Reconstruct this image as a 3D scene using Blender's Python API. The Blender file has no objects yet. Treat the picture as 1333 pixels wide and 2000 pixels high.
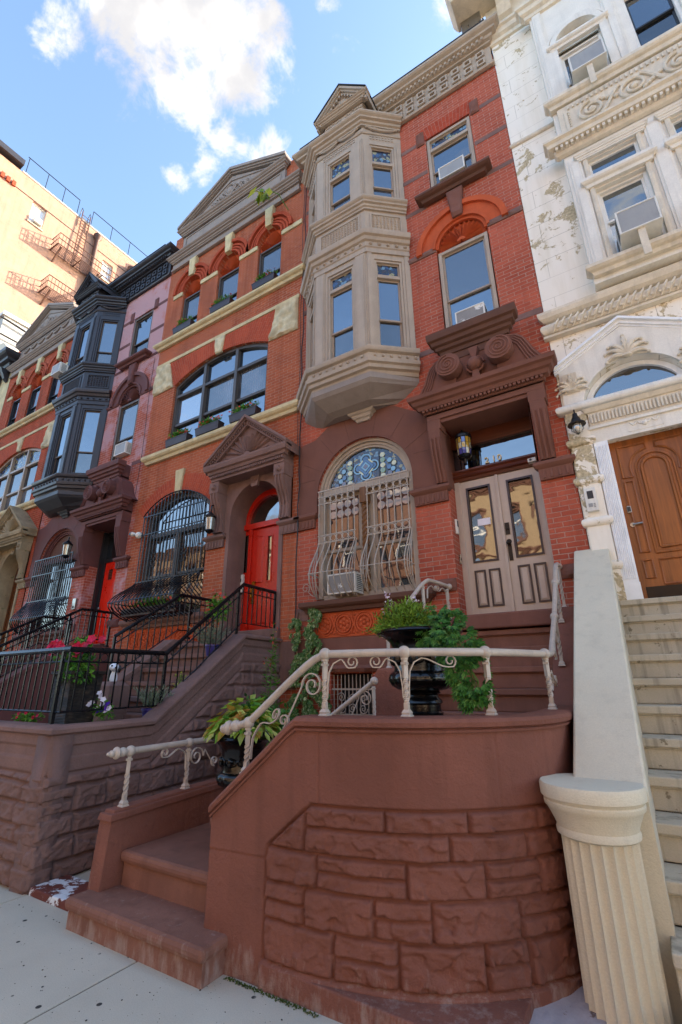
import bpy, bmesh, math, random
from mathutils import Vector, Matrix, noise
from mathutils.geometry import tessellate_polygon
random.seed(7)
R = math.radians
scene = bpy.context.scene
COL = scene.collection

# ------------------------------------------------------------------ camera
YAW, PITCH, ROLL = R(-31.695), R(19.934), R(-0.514)
fw = Vector((math.sin(YAW)*math.cos(PITCH), math.cos(YAW)*math.cos(PITCH), math.sin(PITCH)))
rt = Vector((math.cos(YAW), -math.sin(YAW), 0)); up = rt.cross(fw)
r2 = rt*math.cos(ROLL)+up*math.sin(ROLL); u2 = -rt*math.sin(ROLL)+up*math.cos(ROLL)
cam = bpy.data.cameras.new('camera'); camo = bpy.data.objects.new('camera', cam); COL.objects.link(camo)
mw = Matrix((r2, u2, -fw)).transposed().to_4x4(); mw.translation = (0, 0, 1.6); camo.matrix_world = mw
cam.sensor_fit = 'VERTICAL'; cam.sensor_height = 36; cam.lens = 915.27*36/2000
cam.clip_start = .05; cam.clip_end = 2000
scene.camera = camo

# ------------------------------------------------------------------ light
SUN_EL, SUN_AZ = 20, 30            # azimuth measured from +Y towards +X
EXPOSURE = 2.25
scene.view_settings.view_transform = 'Standard'; scene.view_settings.look = 'None'
scene.view_settings.exposure = EXPOSURE; scene.view_settings.gamma = 1
sl = bpy.data.lights.new('sun', 'SUN'); sl.energy = 3.2; sl.angle = R(.5); sl.color = (1, .86, .68)
so = bpy.data.objects.new('sun', sl); COL.objects.link(so)
sd = Vector((math.sin(R(SUN_AZ))*math.cos(R(SUN_EL)), math.cos(R(SUN_AZ))*math.cos(R(SUN_EL)), math.sin(R(SUN_EL))))
so.rotation_euler = sd.to_track_quat('Z', 'Y').to_euler(); so.location = (10, 30, 40)

world = bpy.data.worlds.new('World'); scene.world = world; world.use_nodes = True
wn, wl = world.node_tree.nodes, world.node_tree.links
wn.clear()
def N(nt, t, **k):
    n = nt.nodes.new(t)
    for a, b in k.items():
        if a.startswith('i_'):
            s = a[2:]; s = int(s) if s.isdigit() else s
            n.inputs[s].default_value = b
        else: setattr(n, a, b)
    return n
W = world.node_tree
sky = N(W, 'ShaderNodeTexSky', sky_type='NISHITA', sun_disc=False, sun_elevation=R(SUN_EL), sun_rotation=R(SUN_AZ))
sky.air_density = 1.0; sky.dust_density = 1.2; sky.ozone_density = 1.8
bg = N(W, 'ShaderNodeBackground'); bg.inputs[1].default_value = .13
wo = N(W, 'ShaderNodeOutputWorld')
def ray_dir(px, py):
    return (fw*915.27+r2*(px-666.5)-u2*(py-1000)).normalized()
tc = N(W, 'ShaderNodeTexCoord')
nrm = N(W, 'ShaderNodeVectorMath', operation='NORMALIZE'); wl.new(tc.outputs['Generated'], nrm.inputs[0])
nz = N(W, 'ShaderNodeTexNoise'); nz.inputs['Scale'].default_value = 13; nz.inputs['Detail'].default_value = 12; nz.inputs['Roughness'].default_value = .62; nz.inputs['Distortion'].default_value = .25
wl.new(nrm.outputs[0], nz.inputs['Vector'])
# cumulus banks: each a direction on the sky, an angular size and a weight; noise breaks their edges up
banks = [((320, 30), .15, 1.0), ((430, 95), .12, 1.0), ((230, -20), .13, .95), ((385, 165), .095, .95), ((500, 60), .085, .95), ((150, 20), .08, .7), ((445, 265), .055, .8), ((505, 297), .055, .78), ((475, 285), .05, .75),
         ((398, 325), .045, .78), ((345, 352), .038, .75), ((900, 10), .07, .5), ((800, 0), .05, .4), ((665, 85), .035, .42), ((640, 10), .03, .42),
         ((850, 60), .04, .38)]
acc = None
for (p, s, w) in banks:
    d = ray_dir(*p)
    vm = N(W, 'ShaderNodeVectorMath', operation='DISTANCE'); wl.new(nrm.outputs[0], vm.inputs[0]); vm.inputs[1].default_value = d
    mr = N(W, 'ShaderNodeMapRange', interpolation_type='SMOOTHSTEP'); wl.new(vm.outputs['Value'], mr.inputs[0])
    mr.inputs[1].default_value = 0; mr.inputs[2].default_value = s*1.35; mr.inputs[3].default_value = w; mr.inputs[4].default_value = 0
    if acc is None: acc = mr.outputs[0]
    else:
        mx = N(W, 'ShaderNodeMath', operation='MAXIMUM'); wl.new(acc, mx.inputs[0]); wl.new(mr.outputs[0], mx.inputs[1]); acc = mx.outputs[0]
# other clouds all round the sky, away from the view
nz2 = N(W, 'ShaderNodeTexNoise'); nz2.inputs['Scale'].default_value = 2.2; nz2.inputs['Detail'].default_value = 6; wl.new(nrm.outputs[0], nz2.inputs['Vector'])
vd = N(W, 'ShaderNodeVectorMath', operation='DISTANCE'); wl.new(nrm.outputs[0], vd.inputs[0]); vd.inputs[1].default_value = ray_dir(500, 250)
away = N(W, 'ShaderNodeMapRange'); wl.new(vd.outputs['Value'], away.inputs[0]); away.inputs[1].default_value = .8; away.inputs[2].default_value = 1.2; away.inputs[3].default_value = 0; away.inputs[4].default_value = 1
m2 = N(W, 'ShaderNodeMapRange'); wl.new(nz2.outputs['Fac'], m2.inputs[0]); m2.inputs[1].default_value = .55; m2.inputs[2].default_value = .75
mm = N(W, 'ShaderNodeMath', operation='MULTIPLY'); wl.new(m2.outputs[0], mm.inputs[0]); wl.new(away.outputs[0], mm.inputs[1])
mx = N(W, 'ShaderNodeMath', operation='MAXIMUM'); wl.new(acc, mx.inputs[0]); wl.new(mm.outputs[0], mx.inputs[1]); acc = mx.outputs[0]
ad = N(W, 'ShaderNodeMath', operation='MULTIPLY_ADD'); wl.new(nz.outputs['Fac'], ad.inputs[0]); ad.inputs[1].default_value = 2.4; ad.inputs[2].default_value = -1.2
a2 = N(W, 'ShaderNodeMath', operation='ADD'); wl.new(ad.outputs[0], a2.inputs[0]); wl.new(acc, a2.inputs[1])
cm = N(W, 'ShaderNodeMapRange', interpolation_type='SMOOTHSTEP'); wl.new(a2.outputs[0], cm.inputs[0]); cm.inputs[1].default_value = .34; cm.inputs[2].default_value = .92
gt = N(W, 'ShaderNodeMath', operation='MULTIPLY'); wl.new(cm.outputs[0], gt.inputs[0])
g2 = N(W, 'ShaderNodeMapRange'); wl.new(acc, g2.inputs[0]); g2.inputs[1].default_value = 0.0; g2.inputs[2].default_value = .15; wl.new(g2.outputs[0], gt.inputs[1])
# cloud body: bright tops, slightly grey hearts
def rng_w(v, a, b):
    n = N(W, 'ShaderNodeMapRange', interpolation_type='SMOOTHSTEP'); wl.new(v, n.inputs[0]); n.inputs[1].default_value = a; n.inputs[2].default_value = b; return n.outputs[0]
nz3 = N(W, 'ShaderNodeTexNoise'); nz3.inputs['Scale'].default_value = 9; nz3.inputs['Detail'].default_value = 5; wl.new(nrm.outputs[0], nz3.inputs['Vector'])
cr = N(W, 'ShaderNodeMix', data_type='RGBA'); wl.new(rng_w(nz3.outputs['Fac'], .38, .58), cr.inputs[0])
cr.inputs[6].default_value = (1.45, 1.43, 1.46, 1); cr.inputs[7].default_value = (2.15, 2.07, 1.97, 1)
cx = N(W, 'ShaderNodeMix', data_type='RGBA'); wl.new(gt.outputs[0], cx.inputs[0]); wl.new(sky.outputs[0], cx.inputs[6]); wl.new(cr.outputs[2], cx.inputs[7])
wl.new(cx.outputs[2], bg.inputs[0]); wl.new(bg.outputs[0], wo.inputs[0])

# ------------------------------------------------------------------ materials
def lin(h, g=1.0):
    v = [int(h[i:i+2], 16)/255 for i in (0, 2, 4)]
    return tuple([min(.9, ((x/12.92) if x <= .04045 else ((x+.055)/1.055)**2.4)*g) for x in v]+[1])
def newmat(name):
    m = bpy.data.materials.new(name); m.use_nodes = True; nt = m.node_tree
    return m, nt, nt.nodes['Principled BSDF']
def bump(nt, b, h, s, d=.01):
    bm = N(nt, 'ShaderNodeBump'); bm.inputs['Strength'].default_value = s; bm.inputs['Distance'].default_value = d
    nt.links.new(h, bm.inputs['Height'])
    prev = b.inputs['Normal'].links
    if prev: nt.links.new(prev[0].from_socket, bm.inputs['Normal'])
    nt.links.new(bm.outputs[0], b.inputs['Normal'])
def noise_node(nt, vec, sc, det=5, ro=.55, dist=0):
    n = N(nt, 'ShaderNodeTexNoise'); n.inputs['Scale'].default_value = sc; n.inputs['Detail'].default_value = det
    n.inputs['Roughness'].default_value = ro; n.inputs['Distortion'].default_value = dist
    nt.links.new(vec, n.inputs['Vector']); return n
def mixc(nt, f, a, b, blend='MIX'):
    n = N(nt, 'ShaderNodeMix', data_type='RGBA', blend_type=blend)
    for s, v in ((0, f), (6, a), (7, b)):
        if isinstance(v, (int, float, tuple)): n.inputs[s].default_value = v
        else: nt.links.new(v, n.inputs[s])
    return n.outputs[2]
def rng(nt, v, a, b, c=0, d=1, sm=False):
    n = N(nt, 'ShaderNodeMapRange'); n.interpolation_type = 'SMOOTHSTEP' if sm else 'LINEAR'
    nt.links.new(v, n.inputs[0])
    for i, x in enumerate((a, b, c, d)): n.inputs[i+1].default_value = x
    return n.outputs[0]
def pos(nt): return N(nt, 'ShaderNodeNewGeometry').outputs['Position']
def scaled(nt, v, s):
    n = N(nt, 'ShaderNodeMapping'); n.inputs['Scale'].default_value = s; nt.links.new(v, n.inputs[0]); return n.outputs[0]
def shade(c, k): return tuple([min(.95, x*k) for x in c[:3]]+[1])

def stone(name, c, var=.18, rough=.75, sc=3, bs=.25, grain=90, streak=.15, spots=None, spec=.14, mid=0, splash=0):
    """painted / dressed stone: broad blotches, vertical rain streaks, grain and a little relief"""
    m, nt, b = newmat(name); p = pos(nt)
    n1 = noise_node(nt, p, sc, 6); n2 = noise_node(nt, scaled(nt, p, (6, 6, .5)), 1.6, 5); n3 = noise_node(nt, p, grain, 3)
    col = mixc(nt, rng(nt, n1.outputs[0], .3, .7), shade(c, 1-var), shade(c, 1+var))
    col = mixc(nt, rng(nt, n2.outputs[0], .52, .75, 0, streak*2), col, shade(c, .6))
    col = mixc(nt, rng(nt, n3.outputs[0], .3, .7, 0, .35), col, shade(c, .72))
    if splash:        # lime bloom and dirt near the pavement, worn pale scuffs
        sp = N(nt, 'ShaderNodeSeparateXYZ'); nt.links.new(p, sp.inputs[0]); zz = rng(nt, sp.outputs[2], .02, .34, .30, 0); n7 = noise_node(nt, scaled(nt, p, (5, 5, 1.6)), 3, 7, .7)
        ad = N(nt, 'ShaderNodeMath', operation='ADD'); nt.links.new(zz, ad.inputs[0]); nt.links.new(n7.outputs[0], ad.inputs[1]); col = mixc(nt, rng(nt, ad.outputs[0], .72, .9, 0, splash), col, lin('b7a79c'))
        n8 = noise_node(nt, p, 6, 8, .75); col = mixc(nt, rng(nt, n8.outputs[0], .62, .70, 0, splash*.5), col, shade(c, 1.6))
        n9 = noise_node(nt, p, 3.1, 6, .7); col = mixc(nt, rng(nt, n9.outputs[0], .56, .72, 0, .5), col, shade(c, .62))
    if spots:
        n4 = noise_node(nt, p, spots[1], 7, .7)
        col = mixc(nt, rng(nt, n4.outputs[0], spots[2], spots[2]+.03), col, spots[0])
    nt.links.new(col, b.inputs['Base Color'])
    nt.links.new(rng(nt, n1.outputs[0], .2, .8, rough-.12, rough+.12), b.inputs['Roughness'])
    b.inputs['Specular IOR Level'].default_value = spec
    bump(nt, b, n3.outputs[0], bs, .004); bump(nt, b, n1.outputs[0], bs*.8, .02)
    if mid: bump(nt, b, noise_node(nt, p, 22, 9, .68, .6).outputs[0], mid, .02)
    return m
def brick(name, c1, c2, mortar, wash=None, rad=None, msz=.013, dirt=.4):
    m, nt, b = newmat(name); p = pos(nt)
    sp = N(nt, 'ShaderNodeSeparateXYZ'); nt.links.new(p, sp.inputs[0])
    cb = N(nt, 'ShaderNodeCombineXYZ')
    if rad:            # courses run round an arch centre
        cx_, cz_, rr = rad
        sx = N(nt, 'ShaderNodeMath', operation='SUBTRACT'); nt.links.new(sp.outputs[0], sx.inputs[0]); sx.inputs[1].default_value = cx_
        sz = N(nt, 'ShaderNodeMath', operation='SUBTRACT'); nt.links.new(sp.outputs[2], sz.inputs[0]); sz.inputs[1].default_value = cz_
        at = N(nt, 'ShaderNodeMath', operation='ARCTAN2'); nt.links.new(sx.outputs[0], at.inputs[0]); nt.links.new(sz.outputs[0], at.inputs[1])
        mu = N(nt, 'ShaderNodeMath', operation='MULTIPLY'); nt.links.new(at.outputs[0], mu.inputs[0]); mu.inputs[1].default_value = rr
        v2 = N(nt, 'ShaderNodeVectorMath', operation='LENGTH'); c3 = N(nt, 'ShaderNodeCombineXYZ')
        nt.links.new(sx.outputs[0], c3.inputs[0]); nt.links.new(sz.outputs[0], c3.inputs[1]); nt.links.new(c3.outputs[0], v2.inputs[0])
        nt.links.new(v2.outputs['Value'], cb.inputs[0]); nt.links.new(mu.outputs[0], cb.inputs[1])
    else:
        s = N(nt, 'ShaderNodeMath', operation='ADD'); nt.links.new(sp.outputs[0], s.inputs[0]); nt.links.new(sp.outputs[1], s.inputs[1])
        nt.links.new(s.outputs[0], cb.inputs[0]); nt.links.new(sp.outputs[2], cb.inputs[1])
    wob = noise_node(nt, p, 14, 2); wv = N(nt, 'ShaderNodeVectorMath', operation='MULTIPLY_ADD')
    nt.links.new(wob.outputs[1], wv.inputs[0]); wv.inputs[1].default_value = (.006, .006, 0); nt.links.new(cb.outputs[0], wv.inputs[2])
    t = N(nt, 'ShaderNodeTexBrick'); nt.links.new(wv.outputs[0], t.inputs['Vector'])
    t.inputs['Scale'].default_value = 1; t.inputs['Brick Width'].default_value = .205; t.inputs['Row Height'].default_value = .068
    t.inputs['Mortar Size'].default_value = msz*.5; t.inputs['Mortar Smooth'].default_value = .3; t.inputs['Bias'].default_value = -.2
    t.inputs['Color1'].default_value = c1; t.inputs['Color2'].default_value = c2; t.inputs['Mortar'].default_value = mortar
    n1 = noise_node(nt, p, 1.1, 6); n2 = noise_node(nt, p, 55, 3); n3 = noise_node(nt, scaled(nt, p, (4, 4, .45)), 1.1, 5)
    col = mixc(nt, rng(nt, n1.outputs[0], .35, .7, 0, .55), t.outputs[0], shade(c1, 1.35))
    col = mixc(nt, rng(nt, n3.outputs[0], .5, .8, 0, dirt), col, shade(c2, .45))
    col = mixc(nt, rng(nt, n2.outputs[0], .35, .7, 0, .3), col, shade(c2, .8))
    ef = noise_node(nt, p, 3.3, 8, .75); col = mixc(nt, rng(nt, ef.outputs[0], .64, .78, 0, .5), col, shade(mortar, 1.5))
    if wash:
        n4 = noise_node(nt, p, 1.7, 7, .7); zf = rng(nt, sp.outputs[2], 7.0, 10.5, 0, .16); ad_ = N(nt, 'ShaderNodeMath', operation='ADD'); nt.links.new(n4.outputs[0], ad_.inputs[0]); nt.links.new(zf, ad_.inputs[1]); f = rng(nt, ad_.outputs[0], wash[1], wash[1]+.14, 0, wash[2]); col = mixc(nt, f, col, wash[0])
    nt.links.new(col, b.inputs['Base Color']); b.inputs['Roughness'].default_value = .9; b.inputs['Specular IOR Level'].default_value = .12
    inv = N(nt, 'ShaderNodeMath', operation='SUBTRACT'); inv.inputs[0].default_value = 1; nt.links.new(t.outputs['Fac'], inv.inputs[1])
    bump(nt, b, inv.outputs[0], 1.0, .008); bump(nt, b, n2.outputs[0], .35, .004)
    return m
def paint(name, c, rough=.4, var=.08, wear=None, metal=0, bs=.05, dirt=.12):
    m, nt, b = newmat(name); p = pos(nt)
    n1 = noise_node(nt, p, 6, 5); n2 = noise_node(nt, scaled(nt, p, (8, 8, 1.0)), 3, 6, .65)
    col = mixc(nt, rng(nt, n1.outputs[0], .3, .7), shade(c, 1-var), shade(c, 1+var))
    col = mixc(nt, rng(nt, n2.outputs[0], .5, .8, 0, dirt*2), col, shade(c, .5))
    if wear:
        n3 = noise_node(nt, p, wear[1], 8, .72); col = mixc(nt, rng(nt, n3.outputs[0], wear[2], wear[2]+.02), col, wear[0])
        bump(nt, b, n3.outputs[0], .15, .004)
    nt.links.new(col, b.inputs['Base Color']); nt.links.new(rng(nt, n1.outputs[0], .2, .8, max(.05, rough-.1), rough+.12), b.inputs['Roughness'])
    b.inputs['Metallic'].default_value = metal
    n4 = noise_node(nt, p, 40, 3); bump(nt, b, n4.outputs[0], bs, .003)
    return m
def glass(name, base, refl=.5, pat=None, tint=(1, 1, 1, 1)):
    """window pane seen from outside: dark room behind, wavy mirror in front"""
    m, nt, b = newmat(name); p = pos(nt); nt.nodes.remove(b)
    out = nt.nodes['Material Output']
    df = N(nt, 'ShaderNodeBsdfDiffuse'); df.inputs[0].default_value = base
    if pat == 'blind':
        wv = N(nt, 'ShaderNodeTexWave', wave_type='BANDS', bands_direction='Z'); wv.inputs['Scale'].default_value = 14; nt.links.new(p, wv.inputs[0])
        nt.links.new(mixc(nt, wv.outputs['Fac'], shade(base, .65), base), df.inputs[0])
    elif pat == 'curtain':
        wv = N(nt, 'ShaderNodeTexWave', wave_type='BANDS', bands_direction='X'); wv.inputs['Scale'].default_value = 5; wv.inputs['Distortion'].default_value = 2.5; nt.links.new(p, wv.inputs[0])
        n = noise_node(nt, p, .9, 3); c = mixc(nt, wv.outputs['Fac'], shade(base, .45), base); c = mixc(nt, rng(nt, n.outputs[0], .4, .6), shade(base, .12), c); nt.links.new(c, df.inputs[0])
    elif pat == 'room':
        n = noise_node(nt, p, 1.4, 4); nt.links.new(mixc(nt, rng(nt, n.outputs[0], .4, .65), shade(base, .3), shade(base, 2.2)), df.inputs[0])
    gl = N(nt, 'ShaderNodeBsdfGlossy'); gl.inputs['Roughness'].default_value = .025; gl.inputs[0].default_value = tint
    lw = N(nt, 'ShaderNodeLayerWeight'); lw.inputs[0].default_value = .35
    f = rng(nt, lw.outputs['Fresnel'], 0, 1, refl*.7, min(1, refl+.28))
    mx = N(nt, 'ShaderNodeMixShader'); nt.links.new(f, mx.inputs[0]); nt.links.new(df.outputs[0], mx.inputs[1]); nt.links.new(gl.outputs[0], mx.inputs[2])
    nt.links.new(mx.outputs[0], out.inputs[0])
    n1 = noise_node(nt, p, 2.3, 2); bm = N(nt, 'ShaderNodeBump'); bm.inputs['Strength'].default_value = .17; bm.inputs['Distance'].default_value = .02
    nt.links.new(n1.outputs[0], bm.inputs['Height']); nt.links.new(bm.outputs[0], gl.inputs['Normal'])
    return m
def leafmat(name, cols, rough=.5, trans=.25):
    m, nt, b = newmat(name)
    g = N(nt, 'ShaderNodeNewGeometry'); cr_ = N(nt, 'ShaderNodeValToRGB'); nt.links.new(g.outputs['Random Per Island'], cr_.inputs[0])
    el = cr_.color_ramp.elements
    while len(el) < len(cols): el.new(.5)
    for i, c in enumerate(cols): el[i].position = i/(len(cols)-1); el[i].color = c
    nt.links.new(cr_.outputs[0], b.inputs['Base Color']); b.inputs['Roughness'].default_value = rough
    b.inputs['Specular IOR Level'].default_value = .35
    tr = N(nt, 'ShaderNodeBsdfTranslucent'); nt.links.new(cr_.outputs[0], tr.inputs[0])
    mx = N(nt, 'ShaderNodeMixShader'); mx.inputs[0].default_value = trans
    nt.links.new(b.outputs[0], mx.inputs[1]); nt.links.new(tr.outputs[0], mx.inputs[2]); nt.links.new(mx.outputs[0], nt.nodes['Material Output'].inputs[0])
    return m
def wood(name, c, rough=.4, axis='Z'):
    m, nt, b = newmat(name); p = pos(nt)
    s = (14, 14, .8) if axis == 'Z' else (.8, 14, 14)
    n1 = noise_node(nt, scaled(nt, p, s), 1.6, 6, .6, .6); n2 = noise_node(nt, p, 3, 3)
    col = mixc(nt, rng(nt, n1.outputs[0], .3, .7), shade(c, .55), shade(c, 1.35)); col = mixc(nt, rng(nt, n2.outputs[0], .4, .7, 0, .35), col, shade(c, .6))
    nt.links.new(col, b.inputs['Base Color']); b.inputs['Roughness'].default_value = rough; bump(nt, b, n1.outputs[0], .12, .003)
    return m

BR_RED = brick('red_brick', lin('b45e48'), lin('984636'), lin('bc9a8a'))
BR_ORG = brick('orange_brick', lin('b06040'), lin('964a34'), lin('bb9a84'), dirt=.6)
BR_PNK = brick('washed_brick', lin('b05c48'), lin('9e5444'), lin('c4aca2'), wash=(lin('c3a4aa'), .50, .72))
BR_OLD = brick('old_brick', lin('b05038'), lin('8f4028'), lin('ad8870'), dirt=.6)
BSTONE = stone('brownstone', lin('7d5549'), .16, .8, 2.2, .3)
BSTONE_UP = stone('brownstone_stoop', lin('835446'), .2, .72, 1.4, .45, 120, .25, mid=.6, splash=.38)
MAUVE = stone('brownstone_mauve', lin('84675f'), .2, .75, 2, .45, 90, .2, mid=.6)
DKBROWN = stone('dark_brown_paint', lin('66483c'), .12, .7, 3, .2)
MULBERRY = stone('mulberry_paint', lin('6d4845'), .1, .65, 3, .15)
TERRA = stone('terracotta', lin('c25c38'), .15, .8, 4, .3, 70, .2)
TAUPE = stone('taupe_paint', lin('b3a392'), .1, .6, 3, .12, 60, .22)
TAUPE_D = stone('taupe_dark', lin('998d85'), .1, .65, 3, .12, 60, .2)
BLACKP = stone('black_trim_paint', lin('35343a'), .12, .45, 3, .1, 60, .1, spec=.5)
CREAM = stone('cream_stone', lin('d2c197'), .2, .85, 3, .6, 40, .25)
CREAM_R = stone('cream_rock', lin('ccbf9c'), .3, .9, 5, 1.0, 25, .3)
MOSSY = stone('mossy_stone', lin('a08f72'), .3, .9, 3, .5, 40, .3, spots=(lin('6a7048'), 4, .62))
WHITE_W = None
def peel(name, joints=True, amount=.62):
    m, nt, b = newmat(name); p = pos(nt)
    c = lin('f2eadc'); under = lin('c4b493')
    n1 = noise_node(nt, p, 4.2, 10, .72, .5); n2 = noise_node(nt, p, 13, 8, .72); n0 = noise_node(nt, p, .8, 3)
    thr = N(nt, 'ShaderNodeMath', operation='MULTIPLY_ADD'); nt.links.new(n0.outputs[0], thr.inputs[0]); thr.inputs[1].default_value = .55; nt.links.new(n1.outputs[0], thr.inputs[2])
    mask = rng(nt, thr.outputs[0], amount+.245, amount+.26)
    mk2 = rng(nt, n2.outputs[0], .70, .715)
    mxm = N(nt, 'ShaderNodeMath', operation='MAXIMUM'); nt.links.new(mask, mxm.inputs[0]); nt.links.new(mk2, mxm.inputs[1])
    g = noise_node(nt, scaled(nt, p, (5, 5, .6)), 1.5, 5)
    col = mixc(nt, rng(nt, g.outputs[0], .45, .8, 0, .45), c, lin('cfc3a8'))
    n5 = noise_node(nt, p, 30, 4); uc = mixc(nt, rng(nt, n5.outputs[0], .3, .7), shade(under, .6), shade(under, 1.2))
    col = mixc(nt, mxm.outputs[0], col, uc)
    bump(nt, b, mxm.outputs[0], -.6, .006)
    if joints:
        sp = N(nt, 'ShaderNodeSeparateXYZ'); nt.links.new(p, sp.inputs[0]); cb = N(nt, 'ShaderNodeCombineXYZ')
        s = N(nt, 'ShaderNodeMath', operation='ADD'); nt.links.new(sp.outputs[0], s.inputs[0]); nt.links.new(sp.outputs[1], s.inputs[1])
        nt.links.new(s.outputs[0], cb.inputs[0]); nt.links.new(sp.outputs[2], cb.inputs[1])
        t = N(nt, 'ShaderNodeTexBrick'); nt.links.new(cb.outputs[0], t.inputs['Vector']); t.inputs['Scale'].default_value = 1
        t.inputs['Brick Width'].default_value = 1.1; t.inputs['Row Height'].default_value = .36; t.inputs['Mortar Size'].default_value = .004
        jf = rng(nt, n0.outputs[0], .3, .6, .2, .7); jm = N(nt, 'ShaderNodeMath', operation='MULTIPLY'); nt.links.new(t.outputs['Fac'], jm.inputs[0]); nt.links.new(jf, jm.inputs[1])
        col = mixc(nt, jm.outputs[0], col, lin('8f8470')); bump(nt, b, t.outputs['Fac'], -.6, .006)
    nt.links.new(col, b.inputs['Base Color']); b.inputs['Roughness'].default_value = .8; b.inputs['Specular IOR Level'].default_value = .15
    bump(nt, b, n5.outputs[0], .2, .004)
    return m
WHITE_P = peel('peeling_white_paint'); WHITE_PP = peel('badly_peeling_paint', False, .575)
WHITE_T = stone('white_trim_stone', lin('ebe6db'), .07, .65, 4, .2, 60, .25)
WHITE_C = stone('carved_cream_stone', lin('dfd4c0'), .12, .75, 6, .4, 50, .3)
WHITE_N = paint('clean_white_paint', lin('eef0f2'), .4)
LIMEST = stone('limestone_stucco', lin('d8cdb4'), .04, .9, 2.5, .6, 120, .16, splash=.0, mid=.12)
STEPST = stone('stone_steps', lin('bfb5a0'), .12, .85, 3, .5, 110, .9, spots=(lin('857b68'), 9, .62))
TAN = brick('sunlit_tan_brick', lin('bd9480'), lin('b28a76'), lin('bf9e8a'), dirt=.35)
CONC = stone('pale_parapet', lin('b9b7b2'), .1, .8)
IRON = paint('black_iron', lin('121419'), .28, .1, metal=.3, bs=.15)
IRON_B = paint('worn_black_iron', lin('1a1713'), .35, .1, wear=(lin('4d3a24'), 12, .6), metal=.3)
IRON_R = paint('rusty_fire_escape_iron', lin('5a3a2c'), .6, .1)
URN = paint('glossy_black_cast_iron', lin('0c0c0e'), .16, .1, wear=(lin('3a2a16'), 7, .66), bs=.3)
RAILP = paint('putty_rail_paint', lin('b9aa9b'), .38, .08, wear=(lin('7a5a2e'), 9, .68), bs=.35, dirt=.3)
GRILP = paint('putty_grille_paint', lin('ab9d8e'), .4, .06)
DOOR_T = paint('taupe_door_paint', lin('bba99a'), .35, .06, bs=.1)
DOOR_M = paint('dark_moulding_paint', lin('35262a'), .35)
DOOR_R = paint('red_door_paint', lin('c0200c'), .3, .06)
DOOR_S = paint('scarlet_door_paint', lin('e02208'), .3, .05)
WINFR = paint('dark_window_frame', lin('4c4743'), .45)
WINBR = paint('brown_window_frame', lin('5c4e42'), .45)
WINTP = paint('taupe_window_frame', lin('a4917e'), .45)
WINDK = paint('black_sash', lin('25272b'), .35)
WINW = paint('white_window_frame', lin('e9e6de'), .45)
PLAST = paint('white_plastic', lin('dedbd2'), .4)
PLASTG = paint('grey_plastic_grille', lin('9a9a98'), .5)
PEELG = paint('peeling_ac_panel', lin('8d8883'), .6, wear=(lin('e3dfd6'), 5, .58))
BOXDK = paint('dark_planter_box', lin('33282a'), .5)
GL_SKY = glass('window_glass', lin('1a2026'), .38, 'room', tint=(.86, .93, 1, 1))
GL_BLD = glass('window_glass_blind', lin('565a60'), .5, 'blind')
GL_CUR = glass('window_glass_curtain', lin('77777a'), .22, 'curtain')
GL_LOW = glass('ground_floor_glass', lin('3a322c'), .2, 'room')
GL_DRK = glass('window_glass_dim', lin('20242c'), .24, 'room')
GL_SCR = glass('window_screen_glass', lin('343c48'), .26)
GL_DOOR = glass('door_glass', lin('1c1612'), .30)
SOIL = stone('dark_soil', lin('2c2018'), .3, .95, 10, .6)
OAK = wood('varnished_door_wood', lin('96551f')); OAKD = wood('dark_door_wood', lin('6a3a18')); REDWD = wood('red_transom_wood', lin('5d2c18'), .35, 'X')
COLW = wood('turned_column_wood', lin('7d5228'), .45)
BRASS = paint('brass', lin('b98a35'), .25, metal=1); STEEL = paint('brushed_steel', lin('a8a6a0'), .3, metal=1); DARKM = paint('dark_bronze', lin('2a221c'), .4, metal=.6)
ASPH = stone('roof_asphalt', lin('3a3a3c'), .15, .9)
CABLE = paint('black_cable', lin('1c1a1d'), .6)
LEAFG = leafmat('green_leaf', [lin('2f5a1e'), lin('4f8a28'), lin('6fa536'), lin('3d7222')])
LEAFV = leafmat('vine_leaf', [lin('23491c'), lin('3a7028'), lin('568c38'), lin('2e5c22'), lin('6f9a48')])
LEAFI = leafmat('ivy_leaf', [lin('2f5426'), lin('4a7a30'), lin('7f9a58'), lin('35602a'), lin('c4cc92')])
LEAFN = leafmat('needle_leaf', [lin('4a6a20'), lin('74962e'), lin('8fae3c'), lin('557a24')])
LEAFY = leafmat('variegated_leaf', [lin('5c9a24'), lin('8ab038'), lin('d2cc70'), lin('4a8420'), lin('b8803a'), lin('7aac2c')])
LEAFS = leafmat('silver_leaf', [lin('6d7a66'), lin('8f9a84'), lin('55644a')])
LEAFA = leafmat('autumn_sprig_leaf', [lin('6a8a14'), lin('a8a81c'), lin('4f7a18')])
PETP = leafmat('magenta_petal', [lin('c8103c'), lin('e02458'), lin('a80c24')]); PETW = leafmat('white_petal', [lin('e8e4ee'), lin('d8d4e0')])
PETV = leafmat('purple_petal', [lin('3a1a8a'), lin('5a2ab0')]); PETO = leafmat('orange_red_petal', [lin('d8481c'), lin('c82a2a'), lin('e07a50')])
POTV = paint('violet_pot', lin('2d2470'), .4)
STEM = paint('green_stem', lin('4a6a24'), .6); STEMB = paint('brown_stem', lin('5a4028'), .8)

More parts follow.
